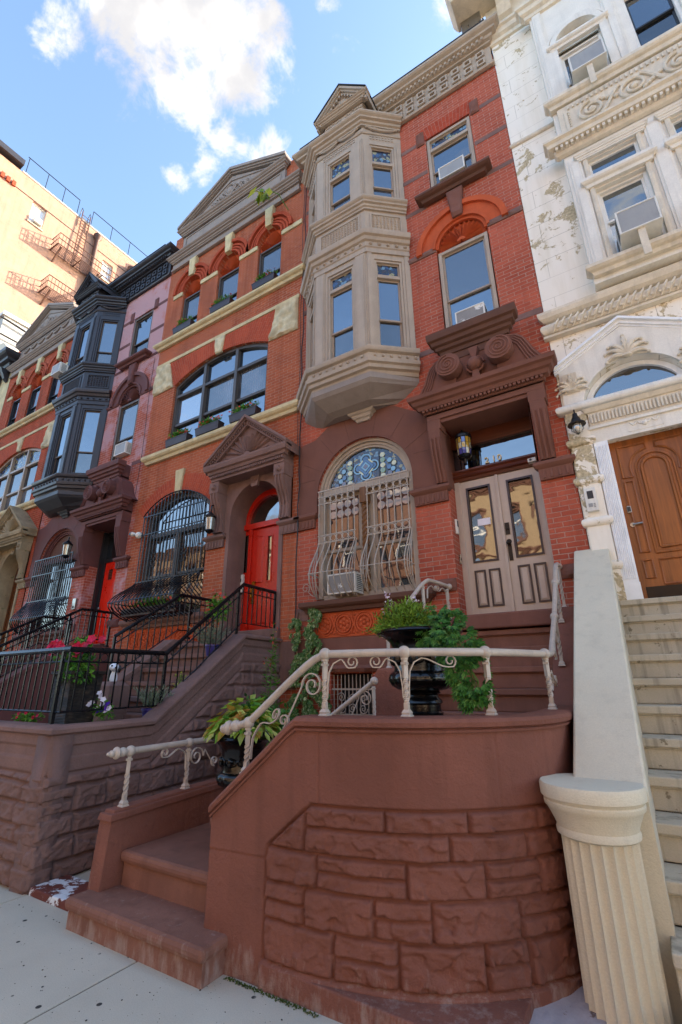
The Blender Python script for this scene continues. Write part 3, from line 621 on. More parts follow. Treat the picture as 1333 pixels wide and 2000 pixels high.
def bay(H, x, st):
    TR = st['trim']; p = .52
    A, B, C_, D_ = (x(-4.60), FY), (x(-4.03), FY-p), (x(-2.93), FY-p), (x(-2.31), FY)
    path = [(A[0], FY+.05), A, B, C_, D_, (D_[0], FY+.05)]; path = [A, B, C_, D_]
    def sw(m, pr): m.sweep(path, pr)
    body_ = M()
    # hull under the bay
    def off(o, z): 
        return [(x(-4.62)+o*.9, FY+.01, z), (x(-4.05)+o*.5, FY-p-.05+o*.9, z), (x(-2.91)-o*.5, FY-p-.05+o*.9, z), (x(-2.29)-o*.9, FY+.01, z)]
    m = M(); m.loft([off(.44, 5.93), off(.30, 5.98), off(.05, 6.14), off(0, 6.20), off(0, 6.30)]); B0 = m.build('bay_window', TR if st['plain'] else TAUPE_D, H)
    def sub(m, n, mt=None, **k): return m.build(n, mt or TR, B0, **k)
    m = M(); sw(m, [(-.03, 6.28), (.03, 6.28), (.05, 6.34), (.10, 6.36), (.11, 6.42), (.15, 6.44), (.16, 6.50), (.12, 6.52), (.12, 6.62), (.17, 6.64), (.19, 6.68), (.19, 6.72), (.02, 6.76), (-.03, 6.77)])
    for a, b in zip(path, path[1:]):
        a, b = Vector(a), Vector(b); d = (b-a); L = d.length; d.normalize(); nn = Vector((d.y, -d.x)); k = max(3, int(L/.13))
        for i in range(k):
            q = a+d*((i+.5)*L/k)+nn*.125; m.ball((q.x, q.y, 6.57), .028, 8, 5)
    sub(m, 'base_cornice', smooth=True)
    m = M()   # bracket below
    m.loft([[(x(-3.48)-w, FY-dp, z), (x(-3.20)+w, FY-dp, z), (x(-3.20)+w, FY+.01, z), (x(-3.48)-w, FY+.01, z)] for w, dp, z in ((-.02, .05, 5.78), (.0, .07, 5.82), (.03, .10, 5.84), (.05, .12, 5.88), (.09, .15, 5.90), (.12, .19, 5.96))])
    sub(m, 'bracket')
    # two storeys of corner posts and windows
    def storey(z0, z1, wz0, wz1, tz):
        m = M()
        faces = [(A, B), (B, C_), (C_, D_)]
        for a, b in faces:
            a, b = Vector(a), Vector(b); d = b-a; L = d.length; d.normalize(); nn = Vector((d.y, -d.x))
            xf = Matrix(((d.x, -nn.x, 0, a.x), (d.y, -nn.y, 0, a.y), (0, 0, 1, 0), (0, 0, 0, 1)))
            f = M(xf); pw = (L-.56)/2 if L > .9 else .15
            f.wall(rect(0, L, z0, z1), [rect(pw, L-pw, wz0, wz1)], 0, .2)
            for s_ in (0, 1):
                e0, e1 = (0.02, pw-.05) if s_ == 0 else (L-pw+.05, L-.02)
                f.box(e0, e1, -.02, 0.01, z0, z1-.02)
                if e1-e0 > .08: f.box(e0+.03, e1-.03, -.032, -.019, z0+.05, z1-.07)
            sub(f, 'bay_wall')
            window(B0, pw+.0, L-pw, wz0, wz1, .02, TR, GL_SKY, GL_DRK if z0 < 9 else GL_SCR, zm=wz0+(tz-wz0)*.42, case=.045, sm=st['bsash'], xf=xf, flat=True, transom=tz if st['plain'] == 0 else None, tmat=st['stain'])
    storey(6.74, 8.92, 6.80, 8.78, 8.40)
    m = M(); sw(m, [(-.03, 8.9), (.03, 8.9), (.03, 9.0), (.05, 9.02), (.05, 9.12), (.09, 9.14), (.11, 9.2), (.15, 9.22), (.17, 9.28), (.17, 9.32), (.02, 9.40), (-.03, 9.41)])
    for a, b in zip(path, path[1:]):
        a, b = Vector(a), Vector(b); d = (b-a); L = d.length; d.normalize(); nn = Vector((d.y, -d.x)); k = max(4, int(L/.14))
        for i in range(k):
            q = a+d*((i+.5)*L/k)+nn*.055; m.ball((q.x, q.y, 9.07), .036, 8, 5, (1, 1, .8))
    sub(m, 'middle_cornice', smooth=True)
    m = M(); sw(m, [(-.2, 9.40), (.0, 9.40), (.0, 9.98), (-.2, 9.98)])
    for fi, (a, b) in enumerate(((A, B), (B, C_), (C_, D_))):
        a, b = Vector(a), Vector(b); d = b-a; L = d.length; d.normalize(); nn = Vector((d.y, -d.x))
        m.xf = Matrix(((d.x, -nn.x, 0, a.x), (d.y, -nn.y, 0, a.y), (0, 0, 1, 0), (0, 0, 0, 1)))
        e0, e1 = .13, L-.13
        for q in ((e0-.03, e0, 9.46, 9.89), (e1, e1+.03, 9.46, 9.89), (e0, e1, 9.86, 9.89), (e0, e1, 9.46, 9.49)): m.box(q[0], q[1], -.02, .01, q[2], q[3])
        nx = int((e1-e0)/.062); nz_ = 6
        for i in range(nx):
            for j in range(nz_):
                cx_ = e0+(i+.5)*(e1-e0)/nx; cz_ = 9.49+(j+.5)*.37/nz_; w = (e1-e0)/nx*.42; h = .37/nz_*.42
                q = [m.v(cx_-w, 0, cz_-h), m.v(cx_+w, 0, cz_-h), m.v(cx_+w, 0, cz_+h), m.v(cx_-w, 0, cz_+h)]; t = m.v(cx_, -.03, cz_)
                for k in range(4): m.f([q[k], q[(k+1) % 4], t])
    m.xf = None; sub(m, 'lattice_panel')
    m = M(); sw(m, crown(9.97, 10.2, .15)); sub(m, 'upper_sill_cornice')
    storey(10.19, 11.98, 10.28, 11.86, 11.35)
    m = M(); sw(m, [(-.2, 11.97), (0, 11.97), (0, 12.34), (-.2, 12.34)]); sw(m, [(-.02, 12.14), (.02, 12.14), (.035, 12.17), (.02, 12.2), (-.02, 12.2)])
    for fi, (a, b) in enumerate(((A, B), (B, C_), (C_, D_))):
        a, b = Vector(a), Vector(b); d = b-a; L = d.length; d.normalize(); nn = Vector((d.y, -d.x))
        m.xf = Matrix(((d.x, -nn.x, 0, a.x), (d.y, -nn.y, 0, a.y), (0, 0, 1, 0), (0, 0, 0, 1)))
        e0, e1 = .15, L-.15; nx = int((e1-e0)/.06)
        for i in range(nx):
            for j in range(2):
                cx_ = e0+(i+.5)*(e1-e0)/nx; cz_ = 12.03+j*.07; m.box(cx_-.018, cx_+.018, -.014, .005, cz_-.022, cz_+.022)
        for k in range(2 if L > .9 else 1):           # garland
            w = (L-.2)/(2 if L > .9 else 1); s0 = .1+k*w
            pts = [(s0+w*t/12, -.03-.02*math.sin(math.pi*t/12), 12.33-.10*math.sin(math.pi*t/12)) for t in range(13)]
            m.tube(pts, [.012+.022*math.sin(math.pi*t/12)+.006*(t % 2) for t in range(13)], 6)
            m.ball((s0, -.03, 12.33), .035, 8, 5); m.ball((s0+w, -.03, 12.33), .035, 8, 5)
    m.xf = None; sub(m, 'garland_frieze', smooth=True)
    m = M(); sw(m, crown(12.34, 12.58, .2)); m.prism([(0, 0), (1, 0), (1, .001)], 0, 0) if False else None
    m.loft([[(x(-4.6), FY+.1, z), (x(-4.03), FY-p, z), (x(-2.93), FY-p, z), (x(-2.31), FY+.1, z)] for z in (12.3, 12.575)])
    sub(m, 'crown_cornice')
    # little gable
    g0, g1, gz0, gz1, gy = x(-3.90), x(-2.66), 12.84, 13.50, 5.38
    gm = (g0+g1)/2
    m = M(); m.box(g0+.16, g1-.16, gy+.16, FY+.3, 12.57, 12.86); m.prism([(g0+.14, gz0), (g1-.14, gz0), (gm, gz1-.12)], gy+.12, FY+.3)
    for s_ in (-1, 1):
        for k in range(7): m.ball((gm+s_*(.08+.055*k), gy+.155, 12.73-.03*math.cos(k)), .022, 7, 4)
        m.tube([(gm+s_*(.05+.05*k), gy+.15, 12.71+.04*math.sin(k*1.3)) for k in range(9)], .014, 6)
    m.build('gable_body', TR, B0, smooth=True)
    m = M(); m.sweep(around(g0+.1, g1-.1, gy+.14, .02), crown(12.80, 12.92, .12))
    dz = gz1-gz0; dxh = (g1-g0)/2
    for s_ in (-1, 1):
        e = gm+s_*dxh
        for t0, t1, ya in ((0, .07, gy), (-.05, 0, gy+.04), (-.09, -.05, gy+.08)):
            m.loft([[(e, ya, gz0+t0), (e, ya, gz0+t1), (gm, ya, gz1+t1), (gm, ya, gz1+t0)], [(e, FY+.35, gz0+t0), (e, FY+.35, gz0+t1), (gm, FY+.35, gz1+t1), (gm, FY+.35, gz1+t0)]])
        for k in range(9):
            u = (k+.5)/9; m.box(e+(gm-e)*u-.016, e+(gm-e)*u+.016, gy+.06, gy+.13, gz0+dz*u-.17, gz0+dz*u-.11)
    for k in range(9):
        a = R(10+20*k); m.tube([(gm+.03*math.cos(a), gy+.12, 12.95+.03*math.sin(a)), (gm+.2*math.cos(a), gy+.11, 12.95+.17*math.sin(a))], [.006, .014], 5)
    m.build('gable', TR, B0)
    M().loft([[(gm, gy-.02, gz1+.11), (g0-.02, gy-.02, gz0+.09), (g0-.02, gy-.02, gz0+.07), (gm, gy-.02, gz1+.07)], [(gm, FY+.36, gz1+.11), (g0-.02, FY+.36, gz0+.09), (g0-.02, FY+.36, gz0+.07), (gm, FY+.36, gz1+.07)]]).loft([[(gm, gy-.02, gz1+.11), (g1+.02, gy-.02, gz0+.09), (g1+.02, gy-.02, gz0+.07), (gm, gy-.02, gz1+.07)], [(gm, FY+.36, gz1+.11), (g1+.02, FY+.36, gz0+.09), (g1+.02, FY+.36, gz0+.07), (gm, FY+.36, gz1+.07)]]).build('gable_roof', ASPH, B0)

def door_hood(H, x, st):
    SM = st['stone']; fy = FY-.24
    m = M()
    m.box(x(-2.14), x(-.48), fy, FY+.01, 5.28, 5.40)      # lintel
    m.box(x(-2.14), x(-1.94), fy, FY+.01, 5.12, 5.28); m.box(x(-.70), x(-.48), fy, FY+.01, 5.12, 5.28)
    m.box(x(-1.94), x(-.70), fy+.03, FY+.44, 5.22, 5.28)
    HD = m.build('door_hood', SM, H, bevel=.004)
    for xa, xb in ((-2.13, -1.96), (-.69, -.50)):
        prof = [(fy, 5.12), (fy, 4.98), (fy+.02, 4.8), (fy+.06, 4.62), (fy+.12, 4.45), (fy+.16, 4.32), (FY+.01, 4.32), (FY+.01, 5.12)]
        m = M(); m.prismx(prof, x(xa), x(xb))
        for k in range(3):
            c = x(xa)+(xb-xa)*(k+.5)/3
            m.prismx([(a-.018, b) for a, b in prof[:6] if b < 5.08]+[(a+.01, b) for a, b in prof[:6][::-1] if b < 5.08], c-.014, c+.014)
        m.build('console', SM, HD)
    m = M(); m.sweep(around(x(-2.14), x(-.48), fy, .0), [(-.02, 5.38), (.03, 5.38), (.04, 5.43), (.09, 5.44), (.11, 5.49), (.15, 5.51), (.17, 5.56), (.21, 5.58), (.22, 5.64), (.0, 5.68), (-.02, 5.68)])
    dentils(m, x(-2.17), x(-.46), fy-.085, fy-.03, 5.40, 5.435, .035, .022); m.box(x(-2.14), x(-.48), fy, FY+.01, 5.36, 5.66); m.build('hood_cornice', SM, HD)
    # scrolled broken gable
    def S(s_):     # outline of one side: from the cornice end sweeping up to the block
        c = x(-1.31)
        return [(c+s_*1.0, 5.64), (c+s_*.95, 5.68), (c+s_*.87, 5.76), (c+s_*.80, 5.88), (c+s_*.755, 6.0), (c+s_*.70, 6.12), (c+s_*.61, 6.21), (c+s_*.48, 6.25), (c+s_*.3, 6.22), (c+s_*.3, 5.64)]
    m = M()
    for s_ in (-1, 1):
        m.prism(S(s_), FY-.32, FY+.01)
        for k, o in enumerate((.03, .075, .12, .165)):
            q = S(s_)[:8]; cc = x(-1.31)
            m.tube([(cc+(a-cc)*(1-o*.9), FY-.33, b-o*.45-.01) for a, b in q if b-o*.45 > 5.6], .012, 6)
    m.box(x(-1.72), x(-.90), FY-.26, FY+.01, 5.64, 6.22); m.build('scrolled_gable', SM, HD)
    for s_ in (-1, 1):
        m = M(); c = x(-1.31)+s_*.37; m.disc(c, 5.99, .185, FY-.47, FY-.3, 28)
        m.tube([(a, FY-.475, b) for a, b in spiral(c, 5.99, .165, .015, 3, math.pi/2 if s_ > 0 else math.pi/2, 54, -s_)], .013, 5)
        m.build('volute', SM, HD, smooth=True)
    m = M(); m.ball((x(-1.31), FY-.34, 5.93), .11, 14, 9); m.tube([(x(-1.31)+.13*math.cos(a*.5), FY-.33, 5.93+.13*math.sin(a*.5)) for a in range(13)], .02, 6)
    m.prism([(x(-1.38), 6.22), (x(-1.24), 6.22), (x(-1.285), 6.02), (x(-1.335), 6.02)], FY-.36, FY-.25); m.prism([(x(-1.345), 5.84), (x(-1.275), 5.84), (x(-1.24), 5.64), (x(-1.38), 5.64)], FY-.36, FY-.25)
    m.build('boss', SM, HD, smooth=True)
    m = M(); m.box(x(-1.80), x(-.82), FY-.27, FY+.01, 6.18, 6.34); m.sweep(around(x(-1.80), x(-.82), FY-.27, .0), [(-.02, 6.30), (.02, 6.30), (.03, 6.36), (.07, 6.38), (.08, 6.43), (.12, 6.45), (.13, 6.51), (.17, 6.53), (.18, 6.60), (.18, 6.65), (0, 6.70), (-.02, 6.70)])
    m.box(x(-1.80), x(-.82), FY-.27, FY+.03, 6.3, 6.66); m.build('upper_cornice', DKBROWN if st['plain'] == 0 else SM, HD)
    # recess lining
    [M().box(x(a), x(a)+.025, FY+.0, FY+.6, 4.3, 5.22).build('recess_lining', SM, HD) for a in (-2.0, -.745)]

ST210 = dict(label='red brick townhouse numbered 210 with putty coloured bay and taupe double door', trim=TAUPE, stone=BSTONE, brick=BR_RED, band=MAUVE, terra=TERRA,
             wf=TAUPE, sash=WINTP, bsash=WINTP, plain=0, stain=None)
ST214 = dict(label='pale washed brick townhouse with a black painted bay and black cornice, behind the scarlet door', trim=BLACKP, stone=MULBERRY, brick=BR_PNK, band=MULBERRY, terra=MULBERRY,
             wf=WINBR, sash=WINBR, bsash=WINBR, plain=1, stain=None)
def stained(name, sc):
    mt, nt, b = newmat(name); p = pos(nt)
    vo = N(nt, 'ShaderNodeTexVoronoi', feature='F1'); vo.inputs['Scale'].default_value = sc; nt.links.new(p, vo.inputs['Vector'])
    ve = N(nt, 'ShaderNodeTexVoronoi', feature='DISTANCE_TO_EDGE'); ve.inputs['Scale'].default_value = sc; nt.links.new(p, ve.inputs['Vector'])
    sp = N(nt, 'ShaderNodeSeparateColor'); nt.links.new(vo.outputs['Color'], sp.inputs[0]); rp = N(nt, 'ShaderNodeValToRGB'); nt.links.new(sp.outputs[0], rp.inputs[0])
    el = rp.color_ramp.elements; rp.color_ramp.interpolation = 'CONSTANT'
    cols = ['1c2848', '35507a', '6a8aa0', '262e3a', '9a9468', '3a2c28']
    while len(el) < len(cols): el.new(.5)
    for i, c in enumerate(cols): el[i].position = i/len(cols); el[i].color = lin(c)
    nt.links.new(mixc(nt, rng(nt, ve.outputs['Distance'], .03, .05), lin('1c1c1c'), rp.outputs[0]), b.inputs['Base Color']); b.inputs['Roughness'].default_value = .15; b.inputs['Specular IOR Level'].default_value = .8
    return mt
STAIN = stained('leaded_glass', 16); ST210['stain'] = STAIN; ST214['stain'] = STAIN
H210 = bay_house(0, ST210)
H214 = bay_house(-9.1, ST214)

# ------------------------------------------------------------------ house with the gable (built twice)
def gable_house(dx, st):
    H = thing('townhouse', (-7.06+dx, FY, 0), st['label'], 'townhouse', 'brick row houses')
    x = lambda v: v+dx
    X0, X1 = x(-9.43), x(-4.69); BK, CS, SM, TR = st['brick'], st['cream'], st['stone'], st['trim']
    wins = ((-8.77, -8.09), (-7.46, -6.72), (-6.11, -5.39))
    holes = [arched(x(a), x(b), 10.03, 11.55, 16) for a, b in wins]
    holes += [segm(x(-8.62), x(-5.63), 6.68, 8.50, 8.87), segm(x(-9.0), x(-6.97), 2.85, 5.12, 5.53), arched(x(-6.33), x(-5.11), 2.42, 4.62, 22), rect(x(-8.5), x(-7.6), .1, 1.7)]
    M().wall(rect(X0, X1, 0, 12.55), holes, FY, .42).build('wall', BK, H)
    body(H, X0, X1, 12.9, ASPH, 6.72)
    M().box(X0+.004, X1-.004, FY+.01, 6.71, 12.5, 13.85).build('parapet', BK, H)
    # top floor arches
    for a, b in wins:
        c = x((a+b)/2); r = (b-a)/2
        m = M(); m.prism([(c-r, 11.34), (c+r, 11.34)]+arc(c, 11.55, r, 0, 180, 18), FY+.10, FY+.13); m.build('tympanum', st['fan'], H)
        m = M()
        for i in range(13):
            t = R(8+13.7*i); c1, s1 = math.cos(t), math.sin(t); w = .021; rr = min(r-.06, .42*r+.19)
            m.loft([[(c+.04*c1-.006*s1, FY+.10, 11.40+.04*s1+.006*c1), (c+.04*c1, FY+.04, 11.40+.04*s1), (c+.04*c1+.006*s1, FY+.10, 11.40+.04*s1-.006*c1)],
                    [(c+rr*c1-w*s1, FY+.10, 11.42+rr*1.2*s1+w*c1), (c+rr*c1, FY-.01, 11.42+rr*1.2*s1), (c+rr*c1+w*s1, FY+.10, 11.42+rr*1.2*s1-w*c1)]])
        m.build('fan_carving', st['fan'], H)
        m = M()
        for r0, r1, yy in ((r, r+.05, .05), (r+.085, r+.13, .04), (r+.165, r+.215, .04), (r+.26, r+.345, .08)): m.ring(c, 11.55, r0, r1, FY-yy, FY+.02, 0, 180, 26)
        m.ring(c, 11.55, r+.02, r+.32, FY-.004, FY+.015, 0, 180, 26); m.build('arch_ring', st['ring'], H)
        m = M(); rough_poly(m, [(c-.13, 12.5), (c+.13, 12.5), (c+.085, 11.9), (c-.085, 11.9)], FY-.10, .012); m.build('keystone', CS, H)
        window(H, c-r+.01, c+r-.01, 10.03, 11.35, FY+.05, st['wf'], GL_SCR if dx == 0 else GL_DRK, GL_SKY, zm=10.60, case=.045, sm=st['wf'])
    for a, b in ((X0+.3, x(-8.78)), (x(-8.08), x(-7.47)), (x(-6.71), x(-6.12)), (x(-5.38), X1-.1)):
        M().box(a, b, FY-.035, FY+.01, 11.43, 11.56).build('impost_stone', CS, H, bevel=.006)
    M().sweep(around(X0+.03, X1-.07, FY, .02), sill_prof(9.84, 10.02, .14)).build('upper_sill', CS, H)
    M().box(X0+.01, X1-.12, FY-.03, FY+.01, 9.29, 9.38).build('band_course', CS, H, bevel=.005)
    for q in ([(x(-5.42), 9.285), (x(-4.83), 9.285), (x(-4.83), 8.46), (x(-5.60), 8.48)], [(x(-9.4), 9.285), (x(-8.90), 9.285), (x(-8.68), 8.48), (x(-9.4), 8.46)]):
        m = M(); rough_poly(m, q, FY-.03, .028, 22); m.build('rock_faced_block', st['rock'], H)
    m = M(); rough_poly(m, [(x(-7.28), 9.285), (x(-6.96), 9.285), (x(-7.03), 8.83), (x(-7.22), 8.83)], FY-.04, .02, 14); m.build('keystone', st['rock'], H)
    # brick arches
    for (xa, xb, zs, za, w) in ((-8.62, -5.63, 8.50, 8.87, .42), (-9.0, -6.97, 5.12, 5.53, .40)):
        cx_, cz_, rr, an = segc(x(xa), x(xb), zs, za)
        if w == .42:   # trimmed by the band course
            q = arc(cx_, cz_, rr, 90-an, 90+an, 20)+[(x(-8.90), 9.28), (x(-5.42), 9.28)]
            M().prism(q, FY-.012, FY+.01).build('brick_arch', brick('arch_brick', lin('b25238'), lin('984030'), lin('b48c72'), rad=(cx_, cz_, rr+.2), msz=.007), H)
        else:
            M().ring(cx_, cz_, rr, rr+w, FY-.012, FY+.01, 90-an-2, 90+an+2, 24).build('brick_arch', brick('arch_brick', lin('b25238'), lin('984030'), lin('b48c72'), rad=(cx_, cz_, rr+.2), msz=.007), H)
    m = M(); rough_poly(m, [(x(-8.12), 6.06), (x(-7.85), 6.06), (x(-7.90), 5.50), (x(-8.07), 5.50)], FY-.05, .008); m.build('keystone', CS, H)
    # big segmental window
    m = M(); y = FY+.06; out = segm(x(-8.62), x(-5.63), 6.68, 8.50, 8.87); inn = segm(x(-8.55), x(-5.70), 6.75, 8.44, 8.80)
    m.loft([[(a, y, b) for a, b in out], [(a, y+.12, b) for a, b in out], [(a, y+.12, b) for a, b in inn], [(a, y, b) for a, b in inn], [(a, y, b) for a, b in out]], caps=False)
    ms = (-7.62, -6.60)
    for q in ms: m.box(x(q)-.04, x(q)+.04, y-.01, y+.12, 6.75, 8.79)
    xs = [-8.55, -7.66, -7.58, -6.64, -6.56, -5.70]
    for i in (0, 2, 4): m.box(x(xs[i]), x(xs[i+1]), y, y+.12, 8.15, 8.22); m.box(x(xs[i]), x(xs[i+1]), y+.03, y+.1, 7.36, 7.42)
    wo = m.build('window', st['wf2'], H)
    for i, k in ((0, 0), (2, 1), (4, 2)):
        a, b = x(xs[i]), x(xs[i+1])
        M().box(a, b, y+.075, y+.085, 7.42, 8.15).build('pane', GL_BLD if dx == 0 and k == 0 else st['bigp'], wo); M().box(a, b, y+.095, y+.1, 6.75, 7.36).build('pane', GL_SKY if dx == 0 else GL_CUR, wo)
        cxx, czz, rr, an = segc(x(-8.55), x(-5.70), 8.44, 8.80)
        top = [(q, czz+math.sqrt(rr*rr-(q-cxx)**2)) for q in [b+(a-b)*t/8 for t in range(9)]]
        M().prism([(a, 8.22), (b, 8.22)]+top, y+.07, y+.08).build('pane', st['toppane'], wo)
    M().sweep(around(X0+.03 if dx else x(-9.2), X1-.12, FY, .02), sill_prof(6.47, 6.67, .13)).build('lower_sill', CS, H)
    # classical gable
    m = M(); m.box(X0+.1, X1-.2, FY-.05, FY+.02, 12.53, 12.76); m.sweep(around(X0+.12, X1-.2, FY-.05, 0), [(-.02, 12.51), (.03, 12.52), (.04, 12.56), (-.02, 12.58)]); m.build('frieze', TR, H)
    m = M(); m.sweep(around(X0+.14, X1-.22, FY-.05, .01), crown(12.76, 12.95, .16)); m.box(X0+.14, X1-.22, FY-.04, FY+.02, 12.7, 12.94); m.build('cornice', TR, H)
    a0, a1 = x(-9.0), x(-5.33)
    m = M(); m.box(a0, a1, FY-.06, FY+.3, 12.94, 13.62); m.build('attic_panel', TR, H)
    m = M()
    for q in ((a0+.12, a1-.12, 13.50, 13.52), (a0+.12, a1-.12, 13.06, 13.08), (a0+.12, a0+.14, 13.08, 13.50), (a1-.14, a1-.12, 13.08, 13.50)): m.box(q[0], q[1], FY-.078, FY-.05, q[2], q[3])
    m.build('panel_moulding', TR, H)
    m = M(); m.sweep(around(a0+.02, a1-.02, FY-.07, .0), crown(13.60, 13.80, .15)); m.box(a0+.02, a1-.02, FY-.06, FY+.3, 13.58, 13.79); m.build('gable_base_cornice', TR, H)
    gm, ez, az, gy = (a0+a1)/2-.0, 13.83, 14.80, FY-.24
    m = M(); m.prism([(a0+.1, 13.77), (a1-.1, 13.77), (gm, 14.68)], gy+.13, FY+.5); m.build('tympanum', TR, H)
    for s_ in (-1, 1):
        m = M(); e = gm+s_*((a1-a0)/2+.12)
        for t0, t1, ya in ((.0, .09, gy-.0), (-.05, .0, gy+.04), (-.09, -.05, gy+.08)):
            m.loft([[(e, ya, ez+t0), (e, ya, ez+t1), (gm, ya, az+t1), (gm, ya, az+t0)], [(e, FY+.5, ez+t0), (e, FY+.5, ez+t1), (gm, FY+.5, az+t1), (gm, FY+.5, az+t0)]])
        i0 = .50
        m.loft([[(e+(gm-e)*.28, gy+.105, ez+.08), (e+(gm-e)*.28, gy+.105, ez+.10), (gm, gy+.105, az-.30), (gm, gy+.105, az-.32)], [(e+(gm-e)*.28, gy+.15, ez+.08), (e+(gm-e)*.28, gy+.15, ez+.10), (gm, gy+.15, az-.30), (gm, gy+.15, az-.32)]])
        m.build('raking_cornice', TR, H)
    m = M(); cz0 = 14.10
    for s_ in (-1, 1):       # carved foliage of the gable
        for (cx_, dz_, r0, tr) in ((.17, .02, .10, 1.4), (.40, -.05, .08, 1.3), (.62, -.10, .06, 1.2)):
            m.tube([(gm+s_*q, gy+.10, w) for q, w in spiral(cx_, cz0+dz_, r0, .012, tr, 0, 22)], .026, 5)
        for k in range(13): m.ball((gm+s_*(.1+.06*k), gy+.11, cz0-.07-.008*k+.03*math.sin(k*2)), .034, 6, 4)
    m.ball((gm, gy+.10, cz0), .12, 10, 6, (1, .4, 1.1)); m.tube([(gm+.16*math.cos(t*.45), gy+.10, cz0+.02+.18*math.sin(t*.45)) for t in range(15)], .026, 5)
    if st['swag']:
        m.build('gable_carving', TR, H, smooth=True); m = M()
        for k in range(6):
            w = (a1-a0-.6)/6; s0 = a0+.3+k*w; m.tube([(s0+w*t/10, FY-.09, 13.46-.14*math.sin(math.pi*t/10)) for t in range(11)], [.016+.034*math.sin(math.pi*t/10) for t in range(11)], 6)
    m.build('gable_carving', TR, H, smooth=True)
    # ground floor window
    wn_ = M(); y = FY+.10; out = segm(x(-9.0), x(-6.97), 2.85, 5.12, 5.53); inn = segm(x(-8.9), x(-7.07), 2.95, 5.04, 5.43)
    wn_.loft([[(a, y, b) for a, b in out], [(a, y+.12, b) for a, b in out], [(a, y+.12, b) for a, b in inn], [(a, y, b) for a, b in inn], [(a, y, b) for a, b in out]], caps=False)
    wn_.box(x(-8.05), x(-7.93), y-.01, y+.12, 2.95, 4.62); wn_.box(x(-8.9), x(-7.07), y-.015, y+.12, 4.62, 4.72)
    for a, b in ((-8.9, -8.05), (-7.93, -7.07)): wn_.box(x(a), x(b), y+.02, y+.1, 3.72, 3.77)
    wo = wn_.build('window', st['wf2'], H)
    for a, b in ((-8.9, -8.05), (-7.93, -7.07)):
        M().box(x(a), x(b), y+.07, y+.08, 3.77, 4.62).build('pane', GL_LOW, wo); M().box(x(a), x(b), y+.09, y+.1, 2.95, 3.72).build('pane', GL_LOW, wo)
    cxx, czz, rr, an = segc(x(-8.9), x(-7.07), 5.04, 5.43)
    M().prism([(x(-8.9), 4.72), (x(-7.07), 4.72)]+arc(cxx, czz, rr, 90-an, 90+an, 16), y+.07, y+.08).build('pane', GL_DOOR, wo)
    M().sweep(around(x(-9.12), x(-6.86), FY, .03), sill_prof(2.66, 2.84, .12)).build('ground_sill', SM, H)
    rosettes(H, x(-9.0), x(-6.95), 2.25, 2.62, TERRA)
    M().box(X0+.01, x(-6.4), FY-.03, FY+.01, 1.75, 2.22).build('base_course', SM, H)
    M().box(x(-5.04), X1-.004, FY-.03, FY+.01, 1.5, 2.22).build('base_course', SM, H)
    for a, b in ((x(-6.93), x(-6.50)), (x(-5.07), x(-4.695))):
        m = M(); m.sweep(around(a+.03, b-.004, FY, .02), [(-.03, 4.05), (.03, 4.05), (.035, 4.20), (.06, 4.22), (.085, 4.25), (.085, 4.29), (.05, 4.31), (-.03, 4.32)])
        k = int((b-a-.1)/.062)
        for i in range(k):
            xx = a+.06+i*(b-a-.12)/max(1, k-1); m.box(xx-.016, xx+.016, FY-.066, FY-.04, 4.07, 4.185)
        m.build('impost_band', SM, H)
    # portal
    m = M(); o = [(x(-6.62), 2.42), (x(-6.33), 2.42)]+arc(x(-5.72), 4.62, .61, 180, 0, 22)+[(x(-5.11), 2.42), (x(-5.03), 2.42), (x(-5.03), 4.31), (x(-4.85), 4.31), (x(-4.85), 5.32), (x(-6.76), 5.32), (x(-6.76), 4.31), (x(-6.40), 4.31), (x(-6.40), 2.42)]
    o = [(x(-6.41), 2.42), (x(-6.33), 2.42)]+arc(x(-5.72), 4.62, .61, 180, 0, 22)+[(x(-5.11), 2.42), (x(-5.03), 2.42), (x(-5.03), 4.31), (x(-4.85), 4.31), (x(-4.85), 5.34), (x(-6.76), 5.34), (x(-6.76), 4.31), (x(-6.41), 4.31)]
    m.prism(o, FY-.035, FY+.015)
    m.loft([[(a, FY-.03, b), (a, FY+.42, b)] for a, b in [(x(-6.327), 2.42)]+arc(x(-5.72), 4.62, .607, 180, 0, 22)+[(x(-5.113), 2.42)]], caps=False, closed=False)
    P = m.build('portal', SM, H)
    m = M(); m.prism([(x(-5.83), 5.36), (x(-5.60), 5.36), (x(-5.64), 5.12), (x(-5.79), 5.12)], FY-.09, FY-.03); m.tube([(a, FY-.095, b) for a, b in spiral(x(-5.715), 5.24, .07, .01, 2, 0, 24)], .01, 5); m.build('keystone', SM, P)
    for xa, xb in ((-6.70, -6.47), (-5.07, -4.85)):
        pf = [(FY-.27, 5.32), (FY-.27, 5.12), (FY-.255, 5.0), (FY-.20, 4.85), (FY-.13, 4.72), (FY-.09, 4.58), (FY-.10, 4.42), (FY-.12, 4.33), (FY-.0, 4.32), (FY-.0, 5.32)]
        m = M(); m.prismx(pf, x(xa), x(xb)); m.box(x(xa)-.01, x(xb)+.01, FY-.285, FY-.02, 5.1, 5.325); m.ball(((x(xa)+x(xb))/2, FY-.285, 5.21), .05, 8, 5); m.tube([((x(xa)+x(xb))/2+.06*math.cos(t), FY-.285, 5.21+.06*math.sin(t)) for t in [k*.4 for k in range(17)]], .012, 5)
        for k in range(3):
            c = x(xa)+(xb-xa)*(k+.5)/3; m.prismx([(a-.018, b) for a, b in pf[1:8]]+[(a+.01, b) for a, b in pf[1:8][::-1]], c-.014, c+.014)
        m.build('console', SM, P)
    e0, e1 = x(-6.66), x(-4.84)
